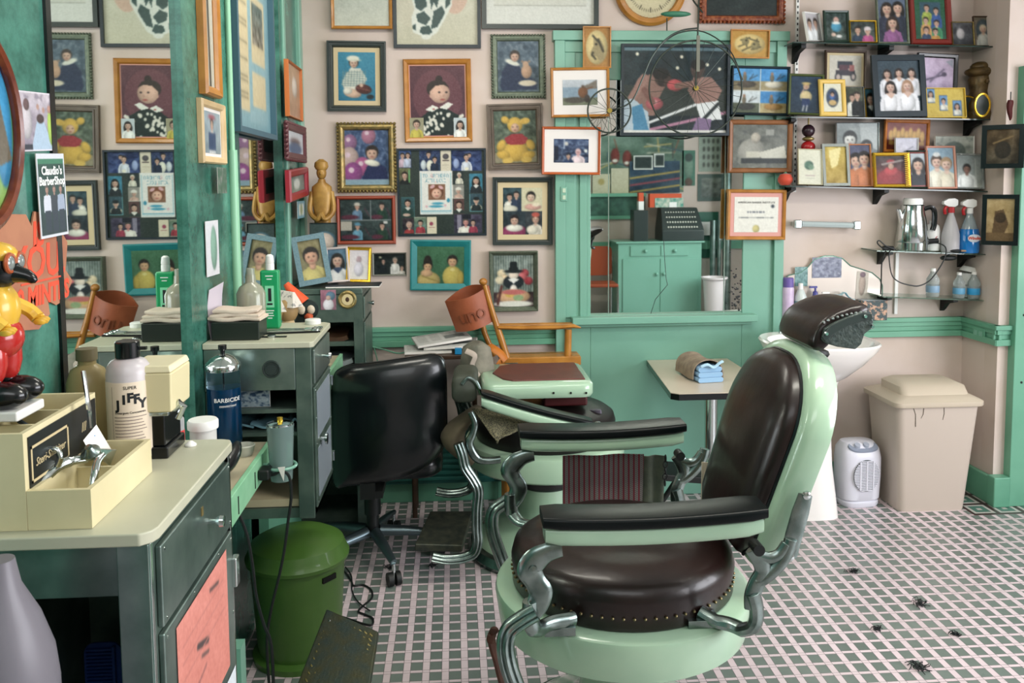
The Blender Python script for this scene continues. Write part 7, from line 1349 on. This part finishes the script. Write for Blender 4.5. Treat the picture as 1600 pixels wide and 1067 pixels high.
# flat back: enamel slab with inset leather
za = P(750, 603, Y=3.46).z; xs0, xs1 = P(754, 605, Y=3.46).x-C2[0], P(930, 605, Y=3.46).x-C2[0]
sl = rrect(xs1-xs0, .42, .05, 5, (xs0+xs1)/2, .02)
MB().loft([[Vector((x, y, za-.062-C2[1]*0)) for x, y in scaled(sl, .97, .02)], [Vector((x, y, za-.05)) for x, y in sl], [Vector((x, y, za-.012)) for x, y in sl], [Vector((x, y, za)) for x, y in [((xs0+xs1)/2+(x-(xs0+xs1)/2)*.95, .02+(y-.02)*.95) for x, y in sl]]]).build('backrest_shell', M_ENAM, o2, sharp=50)
ins = [(xs0+.05, .02), (xs0+.09, -.10), (xs0+.13, -.135), (xs1-.03, -.13), (xs1-.03, .2), (xs0+.15, .2), (xs0+.09, .16)]
MB().loft([[Vector((x, y, za-.004)) for x, y in ins], [Vector((x, y, za+.006)) for x, y in ins]]).build('backrest_inset', M_OX2, o2, bevel=.004)
q = MB()
for x in (865, 892, 916): p = P(x, 614, Y=3.468)-io; q.ell((p.x, p.y, p.z), (.005, .004, .005), 8)
q.build('screw_hole', M_DARK, o2)
p0, p1 = P(852, 630, Y=3.5)-io, P(922, 640, Y=3.5)-io; MB().box(p0.x, -.1, p1.z, p1.x, .15, p0.z+.01).build('lower_cushion', mat('maroon vinyl', '4a1c1e', .35), o2, bevel=.01)
MB().tube([P(930, 640, Y=3.55)-io, P(938, 680, Y=3.55)-io, P(925, 712, Y=3.6)-io], .03, 10, ab=(.4, 1)).build('side_plate', mat('grey lilac plate', '66606e', .4), o2)
# collapsed arm: tilted rail with black pad
a0, a1 = P(752, 626, Y=3.28)-io, P(925, 672, Y=3.30)-io; n = 14; rg_, rp = [], []
for i in range(n+1):
    u = i/n; c = a0.lerp(a1, u)+Vector((0, 0, -.008*math.sin(PI*u))); s = .75 if i in (0, n) else 1; rg_.append([c+Vector((0, a*s, b*s)) for a, b in rrect(.075, .045, .016, 4)]); rp.append([c+Vector((0, a*s, .034+b*s)) for a, b in rrect(.08, .022, .01, 4)])
ar = MB().loft(rg_).build('armrest', M_ENAM, o2, sharp=50); MB().loft(rp).build('pad', M_ARM, ar, sharp=50)
p = P(934, 666, Y=3.27)-io; MB().ell(p, .02, 12).build('hinge_bolt', M_CHROME, o2)
# headrest of the folded chair, at its left end
p = P(725, 600, Y=3.42)-io; hs = MB().loft([[p+Vector((x, y, z)) for x, z in rrect(w_, h_, .03, 4, dx, dz)] for y, w_, h_, dx, dz in ((-.1, .085, .09, .0, 0), (-.09, .10, .105, 0, 0), (.08, .10, .105, .01, .01), (.1, .08, .09, .01, .01))]).build('headrest', mat('old grey leather', '454c42', .6, c2='35392f', ns=9, bump=.3), o2, sharp=60)
MB().tube(crv([P(722, 600, Y=3.32)-io, P(732, 590, Y=3.32)-io, P(744, 598, Y=3.32)-io, P(752, 616, Y=3.32)-io], 4), .008, 8).build('headrest_bracket', M_NICKEL, o2)
# cloths over the second chair
o = thing('folded_blanket', 'speckled grey wool mat draped over the second barber chair', 'mat', P(770, 700, Y=3.26)); K = [P(738, 640, Y=3.36), P(858, 652, Y=3.40), P(776, 690, Y=3.22)]
MB().grid(lambda u, v: (K[0].lerp(K[1], u).lerp(K[2], v)+Vector((0, .008*math.sin(9*u)*math.sin(7*v), .004*math.sin(8*u)))), 12, 10, .006).build('mat', mat('speckled wool', '6f6a50', .95, c2='3b3a30', ns=220, amt=(.45, .55), bump=.6, bs=300), o, world=True)
o = thing('seat_cushion_roll', 'brown rolled cushion slumped by the left side of the second chair', 'cushion', P(722, 720, Y=3.32)); q = MB()
rs = []
for i in range(12):
    u = i/11; a = P(745-38*math.sin(PI*u*.9), 640+78*u, Y=3.42); r_ = .05*math.sin(PI*(.15+.7*u)); rs.append([a+Vector((r_*1.0*math.cos(2*PI*j/14), .08*math.sin(2*PI*j/14), 0)) for j in range(14)])
q.loft(rs).build('cushion', mat('faded brown fabric', '5a5240', .9, c2='484034', ns=14, bump=.4), o, world=True, sharp=70)
# ================================================================ OFFICE CHAIR
oc = P(583, 830, Z=.12); oc = Vector((oc.x, oc.y, 0)); o = thing('office_chair', 'black vinyl swivel chair seen from behind on a five arm base', 'office chair', (oc.x, oc.y, 0))
yb = 3.40
BK = [(517, 598), (524, 583), (545, 574), (580, 569), (620, 563), (655, 559), (678, 558), (692, 566), (697, 585), (698, 630), (698, 680), (694, 704), (678, 724), (655, 740), (620, 752), (580, 760), (540, 768), (520, 772), (514, 740), (514, 690), (514, 640)]
bp = [P(x, y, Y=yb) for x, y in BK]; cxb = sum(p.x for p in bp)/len(bp); czb = sum(p.z for p in bp)/len(bp); bp = crv([(p.x, 0, p.z) for p in bp], 3, True)
def br(s, y, cur=.0): return [Vector((cxb+(p.x-cxb)*s-oc.x, yb-oc.y+y+(.9*((p.x-cxb)*s)**2)*1.0+.25*((p.z-czb)*s)**2, czb+(p.z-czb)*s)) for p in bp]
MB().loft([br(.05, -.03), br(.5, -.03), br(.85, -.025), br(.96, -.012), br(1, .01), br(1, .035), br(.96, .055), br(.8, .07), br(.4, .07), br(.05, .07)]).build('backrest', M_BLK, o, sharp=70)
MB().tube([p+Vector((0, -.012, 0)) for p in br(.99, .022)]+[br(.99, .022)[0]+Vector((0, -.012, 0))], .004, 6).build('piping', M_BLKG, [c for c in o.children if c.name.startswith('backrest')][0])
MB().loft([[Vector((x+.1, y+.11, z)) for x, y in rrect(.40*s, .34*s, .08, 5)] for s, z in ((.9, .36), (1, .38), (1, .43), (.92, .45))]).build('seat', M_BLK, o, sharp=60)
MB().cyl((0, 0, .1), (0, 0, .37), .026).cyl((0, 0, .2), (0, 0, .37), .035).box(-.03, -.18, .33, .06, .25, .36).box(-.03, -.19, .33, .03, -.165, .6).build('column', M_BLK2, o)
for k, deg in enumerate((-72, 0, 72, 144, 216)):
    a = math.radians(deg+4-0); d = Vector((math.cos(a), math.sin(a), 0)); e_ = d*.28
    MB().tube([Vector((0, 0, .125))+d*.03, Vector((0, 0, .115))+d*.15, Vector((0, 0, .095))+e_], [.026, .022, .015], 10, ab=(1, .8)).build('leg', mat('grey metal leg', '5f6e74', .3, .8), o)
    cs = MB()
    n_ = Vector((-d.y, d.x, 0))
    for s in (-1, 1): cs.tube([e_+n_*s*.006+Vector((0, 0, .028)), e_+n_*s*.026+Vector((0, 0, .028))], .028, 18)
    cs.build('caster', M_BLK2, o); MB().cyl(e_+Vector((0, 0, .03)), e_+Vector((0, 0, .09)), .008).build('caster_stem', M_CHROME, o)
floorcord('thin black cable trailing from the office chair', [(625, 830), (600, 850), (560, 880), (545, 884)], .002, .003) if 0 else None
# ================================================================ WOODEN BOOSTER CHAIR with a leather back band
o = thing('booster_chair', 'golden wooden child barber chair with a tan leather back band embossed uno', 'high chair', (P(830, 700, Y=3.98).x, 4.12, 0))
Yf, Yr = 4.04, 4.215; M_ = M_OAK; pw = lambda x, y, Y=Yf: P(x, y, Y=Y)
MB().tube([pw(907, 512), pw(895, 509), pw(870, 511), pw(820, 512), pw(778, 511)], [.006, .016, .017, .017, .015], 8, side=(0, 1, 0), ab=(1.6, .7)).build('arm', M_, o, world=True)
MB().tube([pw(897, 508, Yr), pw(780, 510, Yr)], .016, 8, ab=(1, .9)).build('arm', M_, o, world=True)
for Y in (Yf, Yr): MB().cyl(pw(888, 514, Y), pw(887, 562, Y), .017).build('arm_post', M_, o, world=True)
b0 = pw(780, 556); b1 = pw(907, 556); z0 = pw(800, 580).z; z1s = pw(800, 559).z
MB().box(b0.x, Yf-.02, z1s-.038, b1.x, Yf, z1s+.004).box(b0.x, Yf, z1s-.02, b1.x, Yf+.05, z1s+.004).box(b0.x, Yf+.07, z1s-.02, b1.x, Yf+.12, z1s+.002).build('seat_slats', M_, o, world=True, bevel=.004)
MB().box(b0.x, Yf-.02, z0-.045, b1.x, Yf, z1s-.043).box(b0.x, Yr-.02, z0-.03, b1.x, Yr, z0+.008).build('seat_rail', M_, o, world=True, bevel=.003)
for px in (799, 879): a = pw(px, 575); MB().box(a.x-.03, Yf-.024, a.z-.03, a.x+.03, Yf-.0205, a.z+.03).build('steel_hinge', M_STEEL, o, world=True)
for x in (b0.x+.03, b1.x-.03):
    for y in (Yf-.005, Yr-.02): MB().tube([(x, y+.005, z0-.01), (x-.0, y+.005, 0)], .017, 8).build('leg', M_, o, world=True)
MB().box(b0.x+.03, Yf-.004, .25, b1.x-.03, Yf+.006, .28).build('foot_bar', M_, o, world=True)
MB().tube([pw(793, 562), pw(783, 530), pw(770, 490), pw(757, 445)], [.017, .017, .014, .011], 10).ell(pw(755, 440), (.02, .02, .018), 14).build('back_post', M_, o, world=True)
MB().tube([pw(772, 556, Yr), pw(757, 520, Yr), pw(745, 470, Yr), pw(738, 450, Yr)], .014, 10).build('back_post', M_, o, world=True)
# leather band: half-cylinder sling, tilted
tl, tr, br_, bl = pw(696, 471), pw(763, 447), pw(774, 500), pw(714, 519)
def band(u, v):
    a = tl.lerp(tr, u).lerp(bl.lerp(br_, u), v); return a+Vector((0, -.05*math.sin(PI*u)+.02, .014*(-math.sin(PI*u))*(1-.3*v)))
lb = MB().grid(band, 20, 8, .006); 
lb.grid(lambda u, v: tl.lerp(tr, u).lerp(bl.lerp(br_, u), v)+Vector((0, .03+.09*math.sin(PI*u), .022*math.sin(PI*u)*(1-v))), 20, 8, .006)
lb = lb.build('back_band', M_LEATH, o, world=True, sharp=60)
mt_ = mat('embossed dark leather', '7c4228', .6); ax = (tr-tl).normalized()
for k, chh in enumerate('UNO'):
    u = .27+.22*k; q0 = band(u, .56); ang = math.atan2(ax.z, ax.x); lettering(chh.lower(), .098, mt_, T(q0+Vector((0, -.010, 0))) @ Ry(-math.degrees(ang)) @ Rz(-28+28*k), lb, world=True, ext=.004)
MB().tube(crv([pw(790, 563, Yf-.04), pw(782, 552, Yf-.04), pw(772, 545, Yf-.03), pw(764, 540, Yf)], 4), .02, 8, ab=(1, .25)).tube(crv([pw(786, 560, Yf-.04), pw(778, 572, Yf-.05), pw(773, 585, Yf-.05)], 4), .018, 8, ab=(1, .25)).build('leather_strap', mat('orange leather', 'b86c24', .5), o, world=True)
# newspapers on a low stack behind the office chair
o = thing('magazine_table', 'low wooden table top under the newspapers behind the office chair', 'table', (P(690, 560, Y=3.95).x, 3.95, 0)); a, b_ = P(632, 555, Y=3.93), P(752, 553, Y=3.93)
MB().box(a.x, 3.93, a.z-.025, b_.x, 4.2, a.z-.005).build('table_top', M_WOODD, o, world=True, bevel=.004)
for x in (a.x+.03, b_.x-.03):
    for y in (4.05, 4.18): MB().cyl((x, y, 0), (x, y, a.z-.025), .012).build('leg', M_WOODD, o, world=True)
zt_ = a.z-.0045
def R_newsp(c): c.bg('bdb8b4', 'c9c4c0', .05); [c.r(.06+.24*(k % 4), .1+.06*(k//4), .24+.24*(k % 4), .115+.06*(k//4), '77736f') for k in range(48)]; c.r(.1, .05, .6, .09, '3a3a3a'); c.r(.55, .4, .92, .7, '6a6a68')
for k, (x, y, rz, dx, tilt, lab) in enumerate(((668, 4.05, 4, .11, 0, 'flat folded newspaper at the bottom of the pile'), (705, 4.06, -6, .12, 3, 'folded newspaper in the middle of the pile'), (690, 4.08, 12, .13, 6, 'top newspaper of the pile with its corner turned up'))):
    xx = P(x, 545, Y=y).x; n_ = thing('newspaper', lab, 'newspaper', (xx, y, zt_+.001+k*.016+dx*math.sin(math.radians(tilt))), (math.radians(tilt*.6), math.radians(-tilt), math.radians(rz)), group='newspapers behind the office chair')
    MB().box(-dx, -.09, 0, dx, .09, .012).build('pages', M_PAPER, n_, bevel=.002); pm = print_mesh('front_page', 2*dx, .18, R_newsp, n_, 120, 0, M=T((0, 0, .0125)) @ Rx(-90), mm=M_PRINTM)
o = thing('power_cord', 'thin green grey cord sagging along the chair rail above the newspapers', 'cord', P(600, 548, Y=4.23)); MB().tube(crv([P(x, y, Y=4.225) for x, y in ((578, 541), (600, 546), (625, 552), (650, 544), (680, 540), (740, 540))], 5), .004, 6).tube(crv([P(x, y, Y=4.225) for x, y in ((584, 542), (588, 556), (592, 575), (597, 600))], 4), .003, 6).build('cable', M_GREEN2, o, world=True)
o = thing('tissue_packet', 'small bright blue packet at the edge of the newspapers', 'packet', (P(716, 548, Y=3.95).x, 3.945, zt_+.001)); MB().box(-.016, -.01, 0, .016, .01, .03).build('packet', mat('bright blue', '1f7fb0', .4), o, bevel=.003)
o = thing('canvas_bag', 'crumpled grey canvas bag between the newspapers and the booster chair', 'bag', P(742, 575, Y=3.75)); q = P(745, 560, Y=3.78)
MB().loft([[Vector((q.x+rx_*math.cos(2*PI*j/16)*(1+.12*math.sin(3*j)), 3.78+.07*math.sin(2*PI*j/16), z)) for j in range(16)] for rx_, z in ((.05, q.z-.15), (.085, q.z-.1), (.07, q.z), (.06, q.z+.05), (.03, q.z+.07))]).build('bag', mat('grey canvas', '6b6a5e', .9, c2='8f8a7c', ns=14, bump=.5), o, world=True, sharp=70)
MB().tube(crv([P(728, 548, Y=3.69), P(742, 556, Y=3.68), P(738, 572, Y=3.68), P(748, 588, Y=3.68)], 5), .014, 8, ab=(1, .4)).build('strap', mat('pale strap', 'a89c90', .8), o, world=True)
# ================================================================ GREEN BIN, side table, towels
gp = P(453, 860, Z=.39); gx, gy = -.558, 2.93; o = thing('pedal_bin', 'round green plastic bin with domed lid beneath the far cabinet', 'bin', (-.548, 2.88, 0)); mg_ = mat('olive green plastic', '4a6e2e', .4, c2='426628', ns=4, coat=.2)
MB().lathe([(0, 0), (.155, 0), (.157, .02), (.135, .03), (.14, .05), (.158, .33), (.160, .345), (0, .345)], 48).build('bin_body', mg_, o)
MB().lathe([(.158, .335), (.172, .34), (.174, .352), (.168, .362), (.164, .372), (.155, .395), (.12, .415), (.06, .425), (0, .427)], 48).build('lid', mg_, o)
a = math.radians(-40); MB().box(-.028, -.004, -.009, .028, .004, .009, T((.156*math.cos(a), .156*math.sin(a), .305)) @ Rz(50)).build('handle_slot', M_DARK, o)
ta = P(1010, 565, Y=YW-.01); o = thing('side_table', 'small cream laminate table with dark edge against the mint wall', 'table', (1.17, 3.9, 0)); z = .705
tp = [(.965, 4.235), (.915, 3.56), (.945, 3.535), (1.35, 3.535), (1.38, 3.56), (1.38, 4.235)]
MB().loft([[(x, y, z-.03) for x, y in tp], [(x, y, z-.003) for x, y in tp]]).build('edge_band', M_BLKG, o, world=True); MB().loft([[(x, y, z-.003) for x, y in tp], [(x, y, z) for x, y in tp]]).build('table_top', mat('cream laminate', 'c9bba8', .3), o, world=True)
MB().cyl((1.19, 3.88, .04), (1.19, 3.88, z-.03), .03).build('column', M_CHROME, o, world=True); MB().lathe([(0, 0), (.2, 0), (.2, .01), (.05, .035), (0, .04)], 32, c=(1.19, 3.88, 0)).build('foot', M_NICKEL, o, world=True)
c = P(1082, 580, Z=z); o = thing('towel_bundle', 'light blue folded towels wrapped in a beige cloth on the side table', 'towel', (c.x, 3.83, z+.001), (0, 0, math.radians(8)))
q = MB()
for k in range(3): q.loft([[Vector((x, y, zz)) for x, zz in rrect(.12-.004*k, .022, .01, 4, 0, .012+k*.023)] for y in (-.115+.004*k, .10)])
q.build('folded_towels', mat('light blue terry', '8fb4d4', .9, bump=.6, bs=300), o, sharp=60)
MB().grid(lambda u, v: (-.075*math.cos(PI*u)*(1+.05*math.sin(6*v)), -.085+.2*v, .01+.085*math.sin(PI*u)**.6*(1+.06*math.sin(5*v+2))), 20, 10, .005).build('wrapping_cloth', mat('beige printed cloth', '9a8a76', .9, c2='7e6e60', ns=30, bump=.4), o, sharp=70)
MB().tube(crv([(-.05, -.118, .075), (-.02, -.122, .085), (.01, -.12, .07), (.04, -.12, .09), (.055, -.118, .095)], 4), .007, 8, ab=(1, .6)).build('towel_fold', mat('pale blue towel', 'a9cbe0', .9), o)
# dark bits beneath the far arm of the front chair
o = thing('footstool', 'dark folded footstool under the side table behind the front chair', 'stool', (.90, 3.70, 0)); MB().box(-.13, -.1, .30, .16, .1, .33, Ry(6)).build('seat', M_BLK2, o, bevel=.005)
for x in (-.1, .1): MB().cyl((x, 0, .30), (-x, 0, .0), .012).build('leg', M_BLK2, o)
# floor debris: tufts of cut hair
for k, (px, py, s) in enumerate(((1333, 894, 1.), (1438, 944, 1.1), (608, 888, .8), (676, 884, .8), (1436, 1044, 1.3), (1492, 992, .7), (1370, 983, .7))):
    c = P(px, py, Z=.001); o = thing('hair_tuft', ['dark tuft of cut hair on the tiles right of the chair back', 'round dark tuft of cut hair farther right on the tiles', 'small tuft of hair beside the office chair wheel', 'small tuft of hair in front of the second chair foot plate', 'flat dark tuft of hair near the bottom right edge', 'thin wisp of hair at the right of the tiles', 'thin wisp of hair below the nearer tuft'][k], 'hair', c, group='tufts of cut hair on the floor'); q = MB()
    for j in range(26):
        a, r1 = random.uniform(0, 6.28), random.uniform(.004, .022)*s; b0 = Vector((random.gauss(0, .008)*s, random.gauss(0, .006)*s, .001)); q.tube([b0, b0+Vector((r1*math.cos(a), r1*math.sin(a), random.uniform(.004, .014)*s)), b0+Vector((1.6*r1*math.cos(a+.5), 1.6*r1*math.sin(a+.5), .002))], .0013, 4)
    q.build('hair', mat('dark hair', '14181a', .6), o)
# ================================================================ OPPOSITE SIDE OF THE SHOP, seen in the wall mirror
YM = 2*(YW-.022)
def V(px, py, yo): p = P(px, py, Y=YM-yo); return Vector((p.x, yo, p.z))   # point of the real object that shows at px, py in the mirror
struct('trim_10', MB().box(-.8, YF, .795, XE, YF+.03, .895).box(-.8, YF, 1.17, 2.3, YF+.05, 1.21).box(-.8, YF, 1.44, 2.3, YF+.08, 1.48), M_GREEN2)
struct('trim_11', MB().box(-.8, YF, 1.21, 2.3, YF+.02, 1.44), mat('mottled dark green board', '2f5348', .4, c2='45705f', ns=14))
o = thing('painted_cabinet', 'mint painted cupboard with two drawers, seen in the wall mirror', 'cabinet', (2.36, -1.45, 0)); x0, x1 = V(966, 400, -1.25).x, V(1096, 400, -1.25).x; zt_ = V(1030, 377, -1.25).z
MB().box(x0, YF+.03, 0, x1, -1.25, zt_-.02).build('body', M_GREEN, o, world=True); MB().box(x0-.03, YF+.03, zt_-.02, x1+.03, -1.22, zt_).build('top', M_GREEN, o, world=True, bevel=.004)
xm = (x0+x1)/2
for a, b_ in ((x0+.14, xm-.0), (xm+.01, x1-.16)): dw = MB().box(a, -1.252, zt_-.17, b_, -1.238, zt_-.05).build('drawer', M_GREEN, o, world=True, bevel=.004); MB().ell(((a+b_)/2, -1.225, zt_-.11), .022, 12).build('knob', M_GREEN, dw, world=True)
for a, b_, s in ((x0+.05, xm-.004, 1), (xm+.004, x1-.04, -1)): dw = MB().box(a, -1.252, .08, b_, -1.238, zt_-.20).build('door', M_GREEN, o, world=True, bevel=.004); MB().ell(((b_-.04) if s > 0 else a+.04, -1.225, .55), .02, 12).build('knob', M_GREEN, dw, world=True)
o = thing('cash_register', 'old black cash register on the mint cupboard, seen in the wall mirror', 'cash register', (2.55, -1.45, zt_)); a, b_ = V(1030, 345, -1.4).x, V(1095, 345, -1.4).x
MB().loft([[(a, -1.62, zt_), (b_, -1.62, zt_), (b_, -1.25, zt_), (a, -1.25, zt_)], [(a, -1.62, zt_+.12), (b_, -1.62, zt_+.12), (b_, -1.25, zt_+.12), (a, -1.25, zt_+.12)], [(a+.03, -1.62, zt_+.38), (b_-.03, -1.62, zt_+.38), (b_-.03, -1.45, zt_+.38), (a+.03, -1.45, zt_+.38)]]).build('case', M_DKGREY, o, world=True, bevel=.01)
q = MB()
for r_ in range(4):
    for k in range(12): q.ell((a+.08+k*(b_-a-.16)/11, -1.28-.045*r_, zt_+.16+.055*r_), .012, 6)
q.build('keys', mat('ivory keys', 'c9c9bc', .4), o, world=True)['kind'] = 'stuff'
a = V(1040, 300, -1.5); o = thing('box_stack', 'orange and teal cardboard box on the cash register, seen in the wall mirror', 'box', (2.48, -1.53, zt_+.385)); MB().box(-.18, -.05, 0, .2, .05, .16).build('box', mat('orange carton', 'c4502c', .6), o); MB().box(-.12, .05, 0, .22, .056, .11).build('printed_card', mat('teal print', '3f8a7a', .5, c2='c9c9b8', ns=20), o); MB().box(.05, .057, -.0, .14, .06, .06).build('price_tag', M_WHITE, o)
o = thing('paper_roll_box', 'tall dark box with orange and white top, seen in the wall mirror', 'box', (2.17, -1.40, zt_)); MB().box(-.1, -.1, 0, .07, .1, .36).build('box', M_DKGREY, o, bevel=.005); MB().box(-.03, -.05, .36, .03, .05, .46).build('white_part', M_WHITE, o); MB().box(-.028, -.045, .46, .028, .045, .56).build('orange_top', mat('orange carton', 'c4502c', .6), o)
cx = V(936, 430, -1.2).x; o = thing('side_chair', 'brown vinyl chair with chrome frame, seen in the wall mirror', 'chair', (cx, -1.2, 0)); mv = mat('russet vinyl', '8f4226', .35)
MB().loft([[(-.2*s, -.18, .62), (.2*s, -.18, .62), (.2*s, -.15, .62), (-.2*s, -.15, .62)] if 0 else [(x, y, z) for x, z in rrect(.36, .34, .05, 4, 0, .70)] for y, s in ((-.2, 1), (-.17, 1))]).build('backrest', mv, o); MB().box(-.19, -.17, .43, .19, .2, .47).build('seat', mv, o, bevel=.015)
for x in (-.185, .185):
    MB().tube([(x, -.18, .75), (x, -.2, .45), (x, -.22, 0)], .011, 8).build('leg', M_CHROME, o); MB().tube([(x, .18, .44), (x, .2, 0)], .011, 8).build('leg', M_CHROME, o)
c = V(1116, 432, -1.0); o = thing('white_pail', 'white metal pail beside the cupboard, seen in the wall mirror', 'pail', (c.x, -1.0, c.z-.42)); MB().lathe([(0, 0), (.095, 0), (.1, .02), (.105, .05), (.125, .38), (.15, .40), (.15, .415), (.13, .415), (.11, .3), (0, .28)], 28).build('pail', mat('white enamel', 'd8cfcf', .25), o)
o_ = thing('pail_stand', 'plain stand holding the white pail, seen in the wall mirror', 'stand', (c.x, -1.0, 0)); MB().cyl((0, 0, 0), (0, 0, max(.02, c.z-.42)), .1).build('stand', M_STEEL2, o_)
for k, px in enumerate((1118, 1128, 1140)): a = V(px, 360, -1.45); o = thing('standing_pipe', ['thick short grey pipe nearest the white pail, seen in the wall mirror', 'thin short grey pipe between two others, seen in the wall mirror', 'tall thick grey pipe rising highest, seen in the wall mirror'][k], 'pipe', (a.x, -1.55, 0), group='grey pipes seen in the wall mirror'); MB().cyl((0, 0, 0), (0, 0, [1.15, 1.15, 2.4][k]), [.035, .025, .05][k]).build('pipe', M_STEEL, o)
a = V(1110, 355, -1.6); o = thing('switch_box', 'white box on a dark green board, seen in the wall mirror', 'box', (a.x, YF+.02, a.z)); MB().box(-.16, -.015, -.38, .14, .0, .18).build('board', mat('dark teal board', '1f5a48', .4), o); MB().box(-.1, 0, -.1, .06, .05, .06).build('box', M_WHITE, o)
def mposter(label, x0, y0, x1, y1, fn, cat='poster', dy=.01):
    a, b_ = V(x0, y0, YF+dy), V(x1, y1, YF+dy); w, h = abs(b_.x-a.x), abs(a.z-b_.z); o = thing('poster', label, cat, ((a.x+b_.x)/2, YF+dy, (a.z+b_.z)/2), (0, 0, PI))
    MB().box(-w/2, .0005, -h/2, w/2, .008, h/2).build('sheet', M_PAPER, o); print_mesh('print', w, h, fn, o, abs(x1-x0)*1.0, 0)
def R_flags(c):
    c.bg('5f7a68', '6a8470', .2, 6); 
    for k in range(26): x, y, a = rng.random(), rng.random(), rng.random()*3; c.ln(x, y, x+.3*math.cos(a), y+.25*math.sin(a), .02, ['c9a85a', '8a4a34', '2c4a5c', 'c4c0a4', '3a3a34'][k % 5])
    c.e(.62, .4, .05, .14, '7a2a24'); c.e(.75, .36, .05, .14, '7a2a24'); c.e(.62, .48, .03, .03, 'dcd4c4'); c.e(.75, .44, .03, .03, 'dcd4c4')
mposter('crowded wall of pennants and crossed sticks, seen in the wall mirror', 925, 212, 1068, 300, R_flags)
mposter('dark blue pennant poster with yellow stripes, seen in the wall mirror', 984, 252, 1062, 301, lambda c: (c.bg('24405a', '1c3448', .1), [c.ln(-.1, .3+.22*k, 1.05, .55+.22*k, .05, ['c9a03c', 'a83a44', 'c9a03c'][k]) for k in range(3)]), dy=.03)
mposter('cream page with a round crest, seen in the wall mirror', 926, 272, 953, 302, lambda c: (c.bg('c9bf9c'), c.o(.5, .4, .17, 'b09a54')), dy=.03)
mposter('plain cream page next to the crest page, seen in the wall mirror', 955, 263, 982, 302, lambda c: c.bg('c9c0a0', 'c4b994'), dy=.03)
mposter('white bordered dark snapshot on the pennants, seen in the wall mirror', 990, 243, 1020, 265, lambda c: (c.bg('d8d8d0'), c.r(.06, .08, .94, .9, '24302e')), dy=.05)
mposter('second white bordered dark snapshot on the pennants, seen in the wall mirror', 1022, 240, 1038, 261, lambda c: (c.bg('d8d8d0'), c.r(.06, .08, .9, .9, '24302e')), dy=.05)
mposter('chart of rows of small oval portraits, seen in the wall mirror', 1092, 212, 1134, 268, lambda c: (c.bg('9aa594'), [c.e(.3+.17*i, .15+.22*j, .05, .07, '4a4a40') for i in range(4) for j in range(4)], c.e(.1, .3, .1, .2, '4a6a84')))
mposter('framed grey photo under the chart, seen in the wall mirror', 1090, 272, 1133, 314, lambda c: (c.bg('4a5c54'), c.sub(.15, .15, .85, .85, lambda c: c.bg('7a7e74', '5a5e58', .25, 6))))
mposter('small green clown mask panel between posts, seen in the wall mirror', 1066, 235, 1086, 290, lambda c: (c.bg('3f7a62'), c.e(.5, .45, .35, .35, '6a8a74'), c.e(.5, .2, .3, .12, '33423c'), c.e(.5, .9, .3, .12, '5a3a2c')))
